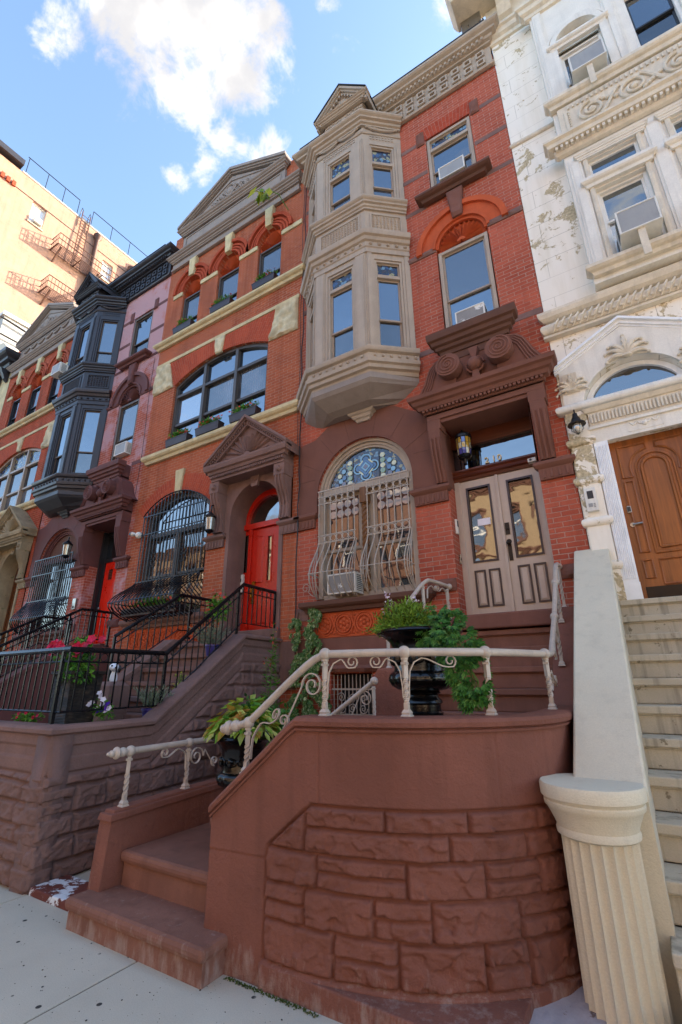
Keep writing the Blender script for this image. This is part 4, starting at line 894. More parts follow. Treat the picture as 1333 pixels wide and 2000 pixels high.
    m = M(); m.box(e0, e1, FY-.30, FY+.0, 5.33, 5.40); m.sweep(around(e0+.01, e1-.01, FY-.29, 0), [(-.02, 5.38), (.02, 5.38), (.02, 5.45), (.06, 5.46), (.08, 5.51), (.12, 5.53), (.14, 5.6), (.14, 5.64), (-.02, 5.65)])
    dentils(m, e0-.0, e1, FY-.345, FY-.30, 5.39, 5.44, .026, .018); m.box(e0+.01, e1-.01, FY-.28, FY, 5.38, 5.63); m.build('entablature', SM, P)
    gm = (e0+e1)/2; gy = FY-.43; ez, az = 5.66, 6.48
    m = M(); m.prism([(e0+.02, 5.63), (e1-.02, 5.63), (gm, 6.36)], gy+.16, FY+.01); m.build('gable_field', SM, P)
    for s_ in (-1, 1):
        m = M(); e = gm+s_*((e1-e0)/2+.13); ya_ = gy
        for t0, t1, ya in ((-.01, .05, gy), (-.05, -.01, gy+.04), (-.15, -.05, gy+.09)):
            m.loft([[(e, ya, ez+t0), (e, ya, ez+t1), (gm, ya, az+t1), (gm, ya, az+t0)], [(e, FY, ez+t0), (e, FY, ez+t1), (gm, FY, az+t1), (gm, FY, az+t0)]])
        for k in range(1, 21):
            u = k/21; m.box(e+(gm-e)*u-.012, e+(gm-e)*u+.012, gy+.055, gy+.1, ez+(az-ez)*u-.10, ez+(az-ez)*u-.055)
        m.build('raking_cornice', SM, P)
    m = M()
    for i in range(13):
        t = R(5+14.2*i); c1, s1 = math.cos(t), math.sin(t); L = .50*abs(c1)**1.5+.40*s1; w = .03
        m.loft([[(gm+.09*c1-.008*s1, gy+.16, 5.69+.09*s1+.008*c1), (gm+.09*c1, gy+.13, 5.69+.09*s1), (gm+.09*c1+.008*s1, gy+.16, 5.69+.09*s1-.008*c1)],
                [(gm+L*c1-w*s1, gy+.16, 5.69+L*s1+w*c1), (gm+L*c1, gy+.11, 5.69+L*s1), (gm+L*c1+w*s1, gy+.16, 5.69+L*s1-w*c1)]])
    m.ring(gm, 5.68, 0.0, .09, gy+.12, gy+.17, 0, 180, 12); m.build('sunburst', SM, P)
    st['door'](H, x)
    return H

def rosettes(H, x0, x1, z0, z1, mat_):
    m = M(); m.box(x0, x1, FY-.015, FY+.01, z0, z1); n = max(2, round((x1-x0)/.33)); zc = (z0+z1)/2
    for i in range(n):
        c = x0+(x1-x0)*(i+.5)/n; r = (z1-z0)*.30
        m.ring(c, zc, r*1.0, r*1.18, FY-.045, FY-.01, 0, 360, 24); m.ring(c, zc, r*1.38, r*1.5, FY-.035, FY-.01, 0, 360, 24); m.ball((c, FY-.02, zc), r*.28, 8, 5)
        for k in range(6):
            a = R(60*k+30); m.ball((c+r*.6*math.cos(a), FY-.018, zc+r*.6*math.sin(a)), r*.33, 7, 4, (1, .6, 1))
        for q in (-1, 1):
            xx = c+(x1-x0)/n/2; m.tube([(xx, FY-.02, zc), (xx+.03*q, FY-.035, zc+.06), (xx+.05*q, FY-.02, zc+.14)], .012, 5); m.tube([(xx, FY-.02, zc), (xx+.03*q, FY-.035, zc-.06), (xx+.05*q, FY-.02, zc-.14)], .012, 5)
            m.ball((xx, FY-.02, zc+q*.13), .022, 6, 4)
    m.build('rosette_panel', mat_, H, smooth=True)

def red_door(H, x):
    y = FY+.40
    m = M(); out = arched(x(-6.47), x(-4.97), 2.46, 4.55, 24); inn = arched(x(-6.33), x(-5.11), 2.5, 4.55, 24)
    m.box(x(-6.47), x(-6.40), y, y+.1, 2.46, 4.45); m.box(x(-6.20), x(-6.12), y-.03, y+.1, 2.46, 4.45); m.box(x(-5.13), x(-4.97), y, y+.1, 2.46, 4.45)
    m.box(x(-6.47), x(-4.97), y-.04, y+.1, 4.45, 4.56)
    m.ring(x(-5.72), 4.56, .56, .75, y-.0, y+.1, 0, 180, 28); m.ring(x(-5.72), 4.56, .53, .57, y-.025, y+.09, 0, 180, 28); m.box(x(-6.40), x(-6.20), y+.02, y+.06, 2.46, 3.6); m.box(x(-6.40), x(-6.20), y+.02, y+.06, 4.36, 4.45)
    fr = m.build('door_frame', DOOR_R, H, bevel=.004)
    M().prism([(x(-6.25), 4.56), (x(-5.19), 4.56)]+arc(x(-5.72), 4.56, .53, 0, 180, 20), y+.05, y+.06).build('fanlight', GL_DOOR, fr)
    M().box(x(-6.38), x(-6.22), y+.045, y+.05, 3.6, 4.36).build('side_light', GL_DOOR, fr)
    m = M(); dy = y+.02
    m.wall(rect(x(-6.12), x(-5.13), 2.48, 4.44), [rect(x(-5.74), x(-5.64), 3.38, 4.26), rect(x(-5.40), x(-5.30), 3.38, 4.26)], dy, .03)
    m.tbox(x(-6.0), x(-5.84), dy-.02, dy, 3.36, 4.28, .02); m.tbox(x(-6.02), x(-5.68), dy-.018, dy, 2.6, 3.2, .025); m.tbox(x(-5.58), x(-5.24), dy-.018, dy, 2.6, 3.2, .025)
    for a in (-5.69, -5.35):
        for q in ((a-.07, a-.045, 3.36, 4.28), (a+.045, a+.07, 3.36, 4.28)): m.box(x(q[0]), x(q[1]), dy-.012, dy+.005, q[2], q[3])
        m.box(x(a-.045), x(a+.045), dy-.012, dy+.005, 4.25, 4.28); m.box(x(a-.045), x(a+.045), dy-.012, dy+.005, 3.36, 3.39)
    d = m.build('door', DOOR_R, H, bevel=.003)
    for a in (-5.69, -5.35): M().box(x(a-.05), x(a+.05), dy+.02, dy+.028, 3.38, 4.26).build('pane', GL_DOOR, d)
    m = M(); m.box(x(-6.07), x(-6.0), dy-.03, dy, 2.98, 3.40); m.tube([(x(-6.035), dy-.03, 3.32), (x(-6.035), dy-.08, 3.28), (x(-6.035), dy-.08, 3.1), (x(-6.035), dy-.03, 3.06)], .012, 6); m.build('handle', BRASS, d)
def oak_door(H, x):
    y = FY+.38; c = x(-5.72)
    m = M(); m.ring(c, 4.5, .50, .66, y, y+.1, 0, 180, 24); m.box(c-.66, c-.52, y, y+.1, 2.46, 4.5); m.box(c+.52, c+.66, y, y+.1, 2.46, 4.5); m.box(c-.52, c+.52, y-.02, y+.1, 4.44, 4.52)
    fr = m.build('door_frame', OAKD, H)
    M().prism([(c-.5, 4.52), (c+.5, 4.52)]+arc(c, 4.52, .5, 0, 180, 18), y+.05, y+.06).build('fanlight', GL_DOOR, fr)
    m = M(); m.wall(rect(c-.52, c+.52, 2.48, 4.44), [rect(c-.40, c-.10, 3.3, 4.3), rect(c+.10, c+.40, 3.3, 4.3)], y+.02, .03); m.tbox(c-.4, c-.1, y, y+.02, 2.6, 3.15, .03); m.tbox(c+.1, c+.4, y, y+.02, 2.6, 3.15, .03)
    d = m.build('door', OAKD, H); [M().box(q, q+.3, y+.04, y+.045, 3.3, 4.3).build('pane', GL_DOOR, d) for q in (c-.4, c+.1)]

ST212 = dict(label='orange brick townhouse with a grey gable, three fan arches and an arched red door', brick=BR_ORG, cream=CREAM, rock=CREAM_R, stone=MAUVE, trim=TAUPE_D, fan=TERRA, ring=brick('arch_ring_brick', lin('b4543a'), lin('a0442e'), lin('a85038')),
             wf=WINFR, wf2=WINFR, bigp=GL_CUR, toppane=GL_SKY, swag=False, door=red_door)
ST216 = dict(label='far left brick townhouse with mossy stone door gable and garlanded grey top gable', brick=BR_OLD, cream=CREAM, rock=CREAM_R, stone=MOSSY, trim=TAUPE_D, fan=TERRA, ring=BR_OLD,
             wf=WINDK, wf2=WINTP, bigp=GL_DRK, toppane=STAIN, swag=True, door=oak_door)
H212 = gable_house(0, ST212)
H216 = gable_house(-9.16, ST216)

# ------------------------------------------------------------------ ground floor of the two bay houses
def ground_floor(H, dx, st):
    x = lambda v: v+dx
    SM = st['stone']
    # arched window
    TR = st['wf'] if dx == 0 else MULBERRY
    m = M(); c = x(-3.41); y = FY+.05
    for r0, r1, ya in ((.84, .895, y), (.79, .84, y+.04), (.75, .79, y+.06)): m.ring(c, 4.6, r0, r1, ya, y+.2, 0, 180, 30)
    for s_ in (-1, 1): m.box(min(c+s_*.89, c+s_*.80), max(c+s_*.89, c+s_*.80), y, y+.2, 2.85, 4.6)
    m.box(c-.80, c+.80, y+.02, y+.2, 4.60, 4.72); m.box(c-.80, c+.80, y+.02, y+.2, 2.81, 2.90)
    if dx == 0: m.box(c-.12, c+.12, y+.10, y+.2, 2.90, 4.60)
    wo = m.build('window', TR, H, bevel=.003)
    if dx == 0:
        for a, b in ((c-.80, c-.12), (c+.12, c+.80)):
            m = M()
            for (z0, z1, yy) in ((3.62, 4.60, y+.11), (2.90, 3.66, y+.14)):
                m.box(a, a+.05, yy, yy+.03, z0, z1); m.box(b-.05, b, yy, yy+.03, z0, z1); m.box(a+.05, b-.05, yy+.001, yy+.03, z1-.05, z1); m.box(a+.05, b-.05, yy+.001, yy+.03, z0, z0+.05)
            m.build('sash', WINTP, wo)
            M().box(a+.05, b-.05, y+.125, y+.13, 3.67, 4.20).build('pane', GL_DRK, wo); M().box(a+.05, b-.05, y+.15, y+.155, 2.95, 3.61).build('pane', GL_DRK, wo)
            m = M(); m.box(a+.05, b-.05, y+.124, y+.131, 4.20, 4.55)    # roundels of the sash head
            m.mi = 1
            for i in range(4):
                for j in range(2): m.disc(a+.05+(b-a-.1)*(i+.5)/4, 4.285+.16*j, .068, y+.118, y+.128, 18)
            m.build('roundel_pane', [DKBROWN, glass('roundel_glass', lin('a8acb2'), .2)], wo)
        stained_arch(wo, c, 4.74, y)
        m = M(); cy = y-.0
        pts = []
        for k in range(3): m.tube([(c+.03*math.cos(2.2*math.pi*t/8+k*2.09), cy+.02+.03*math.sin(2.2*math.pi*t/8+k*2.09), 3.12+1.2*t/32) for t in range(33)], .034, 8)
        m.box(c-.065, c+.065, cy-.045, cy+.085, 4.34, 4.60); m.lathe(c, cy+.02, [(.05, 4.30), (.065, 4.31), (.05, 4.33), (.06, 4.34)]); m.lathe(c, cy+.02, [(.03, 2.9), (.06, 2.91), (.04, 2.97), (.065, 3.02), (.035, 3.08), (.06, 3.1), (.05, 3.12)])
        m.build('twisted_column', COLW, wo, smooth=True)
    else:
        M().prism([(c-.75, 4.72), (c+.75, 4.72)]+arc(c, 4.72, .75, 0, 180, 22), y+.1, y+.12).build('blind_arch', DKBROWN, wo)
        for a, b in ((c-.80, c-.04), (c+.04, c+.80)):
            m = M()
            for (z0, z1, yy) in ((3.62, 4.60, y+.11), (2.90, 3.66, y+.14)):
                m.box(a, a+.04, yy, yy+.03, z0, z1); m.box(b-.04, b, yy, yy+.03, z0, z1); m.box(a+.04, b-.04, yy+.001, yy+.03, z1-.04, z1); m.box(a+.04, b-.04, yy+.001, yy+.03, z0, z0+.04)
            m.build('sash', WINDK, wo); M().box(a+.04, b-.04, y+.125, y+.13, 3.66, 4.56).build('pane', GL_LOW, wo); M().box(a+.04, b-.04, y+.15, y+.155, 2.94, 3.62).build('pane', GL_LOW, wo)
    M().sweep(around(x(-4.42), x(-2.42), FY, .03), sill_prof(2.62, 2.79, .13)).build('ground_sill', SM if dx else DKBROWN, H)
    rosettes(H, x(-4.30), x(-2.55), 2.24, 2.61, TERRA if dx == 0 else MULBERRY)
    M().box(x(-4.64), x(-2.0), FY-.02, FY+.01, 1.84, 2.23).build('base_course', BSTONE if dx == 0 else SM, H)
    m = M(); rough_block(m, x(-4.64), x(-2.05), 1.735, 1.835, FY-.04, .02); m.build('rough_band', BSTONE if dx == 0 else SM, H)
    M().box(x(-4.685), x(-4.45), FY-.018, FY+.01, 2.52, 2.72).build('base_quoin', MAUVE, H)
    for a, b in ((x(-2.4), x(-1.99)), (x(-.73), x(-.34))):
        m = M(); rough_block(m, a, b, 2.75, 2.92, FY-.03, .018); m.build('rough_jamb_block', SM, H)
    M().box(x(-1.98), x(-.74), FY-.25, FY+.5, 2.2, 2.385).build('door_sill', SM, H, bevel=.02)
    # area gate under the window
    m = M(); 
    for i in range(11): xx = x(-4.0)+.064*i; m.tube([(xx, FY+.04, .05), (xx, FY+.04, 1.7)], .008, 6)
    for z in (.4, 1.16, 1.5): m.box(x(-4.03), x(-3.33), FY+.03, FY+.055, z-.012, z+.012)
    for i, q in enumerate((-3.86, -3.68, -3.5)):
        for j, zz in enumerate((1.24, 1.39)): m.tube([(a, FY+.02, b) for a, b in spiral(x(q), zz, .07, .01, 1.7, j*math.pi, 22, 1 if i % 2 else -1)], .007, 5)
    m.build('area_gate', GRILP if dx == 0 else IRON, H)
    M().box(x(-4.02), x(-3.34), FY+.3, FY+.33, .02, 1.71).build('area_door', WINDK, H)
def stained_arch(wo, c, z0, y):
    mats = [paint('lead_came', lin('23262b'), .5), glass('cobalt_glass', lin('244a78'), .12), glass('cream_glass', lin('c8c490'), .12), glass('pale_blue_glass', lin('6f9cb4'), .12), glass('umber_glass', lin('5a3a34'), .12), glass('moss_glass', lin('7a8a4a'), .12), stained('leaded_ground', 17)]
    m = M(); r = .74; yy = y+.10; m.mi = 6
    m.prism([(c-r, z0-.02), (c+r, z0-.02)]+arc(c, z0-.14, .75, 11, 169, 26), yy, yy+.02)
    def q(i, poly): m.mi = i; m.prism(poly, yy-.006*(1+i*.25), yy+.005)
    def d(i, a, b, rr, k=0): m.mi = i; m.disc(a, b, rr, yy-.012-.002*k-.0005*i, yy+.005, 16)
    zc = z0+.27
    def dia(i, w, k): m.mi = i; m.prism([(c-w, zc), (c, zc-w), (c+w, zc), (c, zc+w)], yy-.012-.003*k, yy+.005)
    for a, b in ((-1, 0), (1, 0), (0, 1), (0, -1)):
        d(3, c+a*.14, zc+b*.14, .105); d(0, c+a*.14, zc+b*.14, .08, 1); d(1, c+a*.14, zc+b*.14, .055, 2)
    dia(0, .215, 0); dia(2, .20, 1); dia(0, .165, 2); dia(1, .155, 3); dia(0, .10, 4); dia(3, .09, 5); dia(4, .055, 6)
    for s_ in (-1, 1):
        for k in range(5):
            zz = z0+.04+k*.095
            if zz < z0+.47: d(2 if k % 2 == 0 else 5, c+s_*.315, zz, .045)
        q(0, [(c+s_*.25-.008, z0), (c+s_*.25+.008, z0), (c+s_*.25+.008, z0+.5), (c+s_*.25-.008, z0+.5)])
        for a, b, i in ((.44, .06, 4), (.50, .12, 3), (.58, .05, 1), (.43, .17, 1), (.52, .22, 2), (.44, .29, 3), (.62, .13, 4), (.66, .03, 3), (.55, .30, 1), (.41, .38, 1), (.47, .38, 4)):
            if (a*a+(b+.14)**2) < .66**2: d(0, c+s_*a, z0+b, .050, -1); d(i, c+s_*a, z0+b, .042)
    m.build('stained_glass', mats, wo)
ground_floor(H210, 0, ST210); ground_floor(H214, -9.1, ST214)

# number 210's double door
def double_door(H):
    y = FY+.30
    m = M(); m.box(-1.985, -1.90, y-.02, y+.12, 2.385, 4.42); m.box(-.80, -.735, y-.02, y+.12, 2.385, 4.42)
    fr = m.build('door_frame', DOOR_T, H, bevel=.004)
    m = M(); m.sweep([(-1.985, y), (-.735, y)], [(-.1, 4.42), (.02, 4.42), (.035, 4.46), (.07, 4.48), (.05, 4.53), (.08, 4.56), (.08, 4.585), (-.1, 4.59)]); m.box(-1.985, -.735, y+.01, y+.12, 5.0, 5.22); m.build('transom_bar', REDWD, fr)
    M().box(-1.97, -.75, y+.06, y+.07, 4.58, 5.05).build('transom_pane', glass('transom_glass', lin('0a0c10'), .32), fr)
    leafs = []
    for (a, b, lab) in ((-1.90, -1.355, 0), (-1.345, -.80, 1)):
        w = b-a; m = M(); pa, pb = a+.085, b-.105
        if lab: pa, pb = a+.115, b-.07
        m.wall(rect(a, b, 2.39, 4.415), [rect(pa, pb, 3.16, 4.30)], y, .05)
        for q in ((pa, pa+(pb-pa)*.44), (pb-(pb-pa)*.44, pb)): m.tbox(q[0]+.03, q[1]-.03, y-.012, y, 2.57, 3.02, .02)
        if not lab: m.box(b-.02, b+.02, y-.025, y, 2.39, 4.415)
        d = m.build('door_leaf', DOOR_T, H, bevel=.002); leafs.append(d)
        m = M()
        for (u0, u1, w0, w1, t) in ((pa, pb, 3.16, 4.30, .026), (pa, pa+(pb-pa)*.44, 2.54, 3.05, .024), (pb-(pb-pa)*.44, pb, 2.54, 3.05, .024)):
            m.box(u0, u0+t, y-.016, y+.004, w0, w1); m.box(u1-t, u1, y-.016, y+.004, w0, w1); m.box(u0+t, u1-t, y-.016, y+.004, w1-t, w1); m.box(u0+t, u1-t, y-.016, y+.004, w0, w0+t)
        m.build('dark_moulding', DOOR_M, d)
        M().box(pa, pb, y+.022, y+.03, 3.16, 4.30).build('pane', GL_DOOR, d)
    m = M(); m.box(-1.325, -1.265, y-.012, y, 3.50, 3.67); m.disc(-1.295, 3.585, .016, y-.03, y-.01, 12); m.build('lock_plate', DARKM, leafs[1])
    m = M(); m.box(-1.32, -1.27, y-.012, y, 3.13, 3.36); m.disc(-1.295, 3.40, .034, y-.008, y, 16); m.ball((-1.295, y-.05, 3.37), .032, 12, 8); m.tube([(-1.295, y, 3.37), (-1.295, y-.04, 3.37)], .012, 8); m.build('knob', DARKM, leafs[1], smooth=True)
    M().box(-1.70, -1.515, y+.016, y+.0205, 3.70, 3.80).build('paper_notice', paint('white_paper', lin('e8e6f0'), .8, .02), leafs[0])
    M().disc(-1.76, 3.20, .03, y+.016, y+.0205, 16).build('blue_sticker', paint('pale_blue_sticker', lin('9ab8cc'), .5), leafs[0])
    # 2 1 0
    mt = paint('gold_white_numerals', lin('e6dcb8'), .35)
    for ch, xx in (('2', -1.47), ('1', -1.365), ('0', -1.285)):
        cu = bpy.data.curves.new('digit', 'FONT'); cu.body = ch; cu.size = .135; cu.extrude = .004; cu.offset = .002; cu.align_x = 'CENTER'
        t = bpy.data.objects.new('tmp', cu); COL.objects.link(t); dg = bpy.context.evaluated_depsgraph_get(); me = bpy.data.meshes.new_from_object(t.evaluated_get(dg))
        bpy.data.objects.remove(t); me.materials.clear(); me.materials.append(mt)
        me.transform(Matrix.Translation((xx, y+.045, 4.66)) @ Matrix.Rotation(R(90), 4, 'X'))
        o = bpy.data.objects.new('house_numeral', me); COL.objects.link(o); o.parent = fr
double_door(H210)
def scarlet_door(H, dx):
    x = lambda v: v+dx; y = FY+.40
    m = M(); m.box(x(-1.975), x(-1.90), y-.12, y+.05, 2.385, 5.2); m.box(x(-1.90), x(-1.84), y-.03, y+.05, 2.385, 4.42); m.box(x(-.80), x(-.745), y-.02, y+.05, 2.385, 5.2); m.box(x(-1.9), x(-.8), y-.03, y+.05, 4.42, 4.50); m.box(x(-1.9), x(-.8), y-.03, y+.05, 5.12, 5.2)
    fr = m.build('door_frame', WINDK, H)
    M().box(x(-1.9), x(-.8), y+.01, y+.02, 4.50, 5.12).build('transom_pane', GL_DRK, fr)
    m = M(); m.wall(rect(x(-1.84), x(-.80), 2.39, 4.42), [rect(x(-1.70), x(-1.52), 3.98, 4.24), rect(x(-1.16), x(-.98), 3.98, 4.24)], y-.0, .03)
    for a in (-1.76, -1.24):
        for z0, z1 in ((3.2, 3.82), (2.5, 3.1)): m.tbox(x(a), x(a+.34), y-.012, y, z0, z1, .03)
    d = m.build('door', DOOR_S, H, bevel=.003); [M().box(x(a), x(a+.18), y+.02, y+.026, 3.98, 4.24).build('pane', GL_DOOR, d) for a in (-1.70, -1.16)]
    m = M(); m.box(x(-1.30), x(-1.14), y-.02, y, 3.11, 3.16); m.build('letter_plate', DARKM, d)
    m = M(); m.ball((x(-1.78), y-.04, 3.3), .03, 10, 6); m.build('knob', STEEL, d)
scarlet_door(H214, -9.1)

# ------------------------------------------------------------------ white house on the right
def white_house():
    H = thing('townhouse', (1.5, FY, 0), 'cream painted townhouse with peeling paint, carved bands and an oak door', 'townhouse')
    X0, X1 = -.322, 5.2; PY = FY-.20
    m = M()
    holes = [arched(-.03, 1.07, 2.40, 4.56, 4)[:2]+[(1.07, 4.42), (-.03, 4.42)], segm(-.05, 1.09, 5.02, 5.08, 5.50), rect(2.0, 3.6, 2.8, 5.2)]
    holes[0] = rect(.10, .94, 2.40, 4.42)
    m.wall(rect(X0, X1, 0, 13.6), holes, FY, .35); m.build('wall', peel('peeling_wall_paint', True, .612), H)
    body(H, X0, X1, 13.6, ASPH, 6.7, 16, LIMEST); M().box(X0+.004, X1, FY+.01, 6.69, 13.5, 13.9).build('parapet', LIMEST, H)
    # projecting upper front
    m = M(); ups = [rect(.64, 1.26, 6.92, 8.22), rect(.64, 1.26, 8.42, 8.82), rect(1.66, 2.28, 6.92, 8.22), rect(1.66, 2.28, 8.42, 8.82), arched(.64, 1.26, 10.36, 11.62, 14), rect(1.62, 2.24, 10.36, 11.9), rect(2.7, 3.3, 10.36, 11.9), rect(2.7, 3.3, 6.92, 8.8)]
    m.wall(rect(.36, 4.9, 6.62, 13.0), ups, PY, .22)
    for a in (.36, 4.9): m.loft([[(a, PY, 6.62), (a, FY, 6.62)], [(a, PY, 13.0), (a, FY, 13.0)]], caps=False, closed=False)
    m.loft([[(.36, PY, 6.62), (4.9, PY, 6.62)], [(.36, FY, 6.62), (4.9, FY, 6.62)]], caps=False, closed=False); F = m.build('projecting_front', WHITE_T, H)
    # pilasters and jambs
    for a, b, z0, z1 in ((.40, .56, 6.85, 8.98), (1.36, 1.56, 6.85, 8.98), (2.38, 2.58, 6.85, 8.98), (.40, .54, 10.25, 12.75), (1.36, 1.52, 10.25, 12.75), (2.34, 2.58, 10.25, 12.75)):
        m = M(); m.box(a, b, PY-.03, PY+.01, z0, z1); m.box(a+.03, b-.03, PY-.045, PY-.028, z0+.08, z1-.1); m.build('pilaster', WHITE_T, F, bevel=.005)
    for a, b, z0, z1 in ((.58, .64, 6.86, 8.88), (1.26, 1.32, 6.86, 8.88), (1.60, 1.66, 6.86, 8.88), (2.28, 2.34, 6.86, 8.88)):
        m = M(); rough_block(m, a, b, z0, z1, PY-.03, .006); m.build('carved_jamb', WHITE_C, F)
    for a, b in ((.58, 1.32), (1.60, 2.34)):
        M().sweep(around(a, b, PY, .02), sill_prof(8.25, 8.40, .10)).build('transom_rail', WHITE_T, F)
        M().sweep(around(a-.02, b+.02, PY, .02), crown(8.84, 8.96, .07)).build('window_head', WHITE_T, F)
    # windows
    window(F, .64, 1.26, 6.92, 8.22, PY+.06, WINW, GL_SKY, GL_BLD, zm=7.66, case=.04, sm=WINW); window(F, 1.66, 2.28, 6.92, 8.22, PY+.06, WINW, GL_SKY, GL_BLD, zm=7.66, case=.04, sm=WINW)
    window(F, 1.62, 2.24, 10.36, 11.9, PY+.06, WINW, GL_SKY, GL_DRK, zm=11.1, case=.05, sm=WINDK); window(F, .64, 1.26, 10.36, 11.45, PY+.06, WINW, GL_DRK, GL_SKY, zm=10.75, case=.04, sm=WINW)
    window(F, 2.7, 3.3, 10.36, 11.9, PY+.06, WINW, GL_SKY, GL_DRK, case=.05); window(F, 2.7, 3.3, 6.92, 8.8, PY+.06, WINW, GL_SKY, GL_DRK, case=.05)
    for a, b in ((.64, 1.26), (1.66, 2.28)):
        m = M(); 
        for q in ((a, a+.035, 8.42, 8.82), (b-.035, b, 8.42, 8.82), (a+.035, b-.035, 8.42, 8.455), (a+.035, b-.035, 8.785, 8.82)): m.box(q[0], q[1], PY+.05, PY+.1, q[2], q[3])
        w = m.build('window', WINW, F); M().box(a+.035, b-.035, PY+.08, PY+.09, 8.455, 8.785).build('pane', GL_SKY, w)
    # arch over the upper window
    m = M(); m.ring(.95, 11.62, .31, .40, PY-.05, PY+.02, 0, 180, 22); m.ring(.95, 11.62, .42, .47, PY-.035, PY+.02, 0, 180, 22); m.box(.50, .64, PY-.05, PY+.01, 10.36, 11.62); m.box(1.26, 1.36, PY-.05, PY+.01, 10.36, 11.62)
    m.build('arch_moulding', WHITE_T, F, smooth=True); M().sweep(around(.58, 1.32, PY, .02), sill_prof(11.48, 11.60, .09)).build('transom_rail', WHITE_T, F)
    M().prism([(.64, 11.60), (1.26, 11.60)]+arc(.95, 11.62, .31, 0, 180, 14), PY+.10, PY+.12).build('blind_arch', WHITE_C, F)
    M().sweep(around(.42, 4.8, PY, .02), sill_prof(6.70, 6.86, .13)).build('sill', WHITE_C, F)
    # entablature between the storeys
    m = M(); m.sweep(around(.30, 4.9, PY-.02, .02), [(-.03, 9.10), (.02, 9.12), (.05, 9.16), (.05, 9.22), (.12, 9.24), (.13, 9.30), (.17, 9.33), (.17, 9.37), (-.03, 9.42)]); m.build('entablature', WHITE_C, F)
    m = M(); dentils(m, .28, 4.9, PY-.15, PY-.05, 9.17, 9.225, .035, .035); m.build('dentil_course', WHITE_C, F)
    m = M(); m.box(.42, 4.9, PY-.05, PY+.01, 9.4, 10.1)
    dentils(m, .56, 4.8, PY-.075, PY-.045, 9.98, 10.06, .03, .035); dentils(m, .50, .54, PY-.07, PY-.045, 9.5, 9.95, .04, .04); 
    for i in range(9): m.ball((.56, PY-.05, 9.52+.05*i), .02, 6, 4)
    for k in range(5):
        c = .86+k*.55; s_ = 1 if k % 2 == 0 else -1
        m.tube([(a, PY-.07, b) for a, b in spiral(c, 9.72, .19, .03, 1.8, math.pi*(.5 if s_ > 0 else 1.5), 34, s_)], .028, 6, .8)
        m.tube([(c+.1+.3*t/10, PY-.07, 9.72-s_*(.17*math.cos(math.pi*t/10))) for t in range(11)], .026, 6)
        for j in range(5): m.ball((c+.12+.05*j, PY-.065, 9.72+s_*(.12-.03*j)), .035, 7, 4)
        m.ball((c, PY-.06, 9.72), .05, 8, 5)
    m.build('carved_frieze', WHITE_C, F, smooth=True)
    M().sweep(around(.38, 4.9, PY-.02, .02), sill_prof(10.12, 10.30, .12)).build('upper_sill', WHITE_C, F)
    # bands on the flat strip, main cornice
    M().sweep(around(X0+.02, .37, FY, .0), [(-.02, 10.15), (.03, 10.17), (.045, 10.2), (.03, 10.24), (-.02, 10.25)]).build('band_course', WHITE_C, H)
    m = M(); m.sweep(around(X0+.01, .46, FY, .0), [(-.02, 13.02), (.04, 13.05), (.05, 13.12), (.1, 13.16), (.12, 13.25), (.16, 13.28), (.16, 13.34), (-.02, 13.36)]); m.sweep(around(.33, 4.9, PY, .0), [(-.02, 12.70), (.04, 12.73), (.05, 12.8), (.1, 12.84), (.12, 12.92), (.16, 12.95), (.16, 13.02), (-.02, 13.04)])
    m.build('architrave', WHITE_C, H)
    m = M(); m.box(X0+.0, 5.1, FY-.12, FY+.02, 13.34, 13.95); m.build('frieze', WHITE_C, H)
    m = M(); m.sweep(around(X0-.02, 5.1, FY-.12, .0), [(-.02, 13.95), (.5, 14.0), (.55, 14.1), (.6, 14.25), (-.02, 14.3)])
    m.build('cornice', WHITE_C, H)
    for cx_ in (.02, 1.2, 2.4, 3.6):
        m = M(); m.prismx([(FY-.12, 13.4), (FY-.2, 13.45), (FY-.3, 13.6), (FY-.5, 13.8), (FY-.62, 13.98), (FY-.12, 13.98)], cx_-.12, cx_+.12); m.build('bracket', WHITE_C, H)
    # parlour level
    m = M(); m.sweep(around(X0+.02, 5.1, FY, .0), [(-.02, 6.40), (.05, 6.42), (.09, 6.46), (.11, 6.52), (.11, 6.56), (-.02, 6.62)]); m.build('ledge', WHITE_C, H)
    m = M(); pf = [(.03+.10*math.cos(R(t)), 6.26+.10*math.sin(R(t))) for t in range(-100, 120, 20)]+[(-.02, 6.36), (-.02, 6.16)]
    m.sweep(around(X0+.05, 5.1, FY, .0), pf); m.sweep(around(X0+.02, 5.1, FY, .0), [(-.02, 6.12), (.08, 6.13), (.08, 6.165), (-.02, 6.17)])
    for i in range(62):
        xx = X0+.12+i*.085; 
        m.tube([(xx-.05, FY-.09, 6.17), (xx, FY-.145, 6.26), (xx+.05, FY-.12, 6.35)], [.01, .022, .012], 5); m.ball((xx+.03, FY-.13, 6.215), .02, 6, 4)
    m.build('carved_band', WHITE_C, H, smooth=True)
    m = M(); q = [(-.34, 5.60), (.52, 6.06), (1.38, 5.60)]
    for (a, b), (c, d) in zip(q, q[1:]):
        for o, t, dd in ((0, .035, .10), (-.05, 0, .06), (-.08, -.05, .035)): m.loft([[(a, FY-dd, b+o), (a, FY-dd, b+t), (c, FY-dd, d+t), (c, FY-dd, d+o)], [(a, FY+.01, b+o), (a, FY+.01, b+t), (c, FY+.01, d+t), (c, FY+.01, d+o)]])
    m.build('gable_moulding', WHITE_N, H)
    m = M(); o = [(-.29, 5.0), (-.05, 5.02)]; cxx, czz, rr, an = segc(-.05, 1.09, 5.08, 5.50)
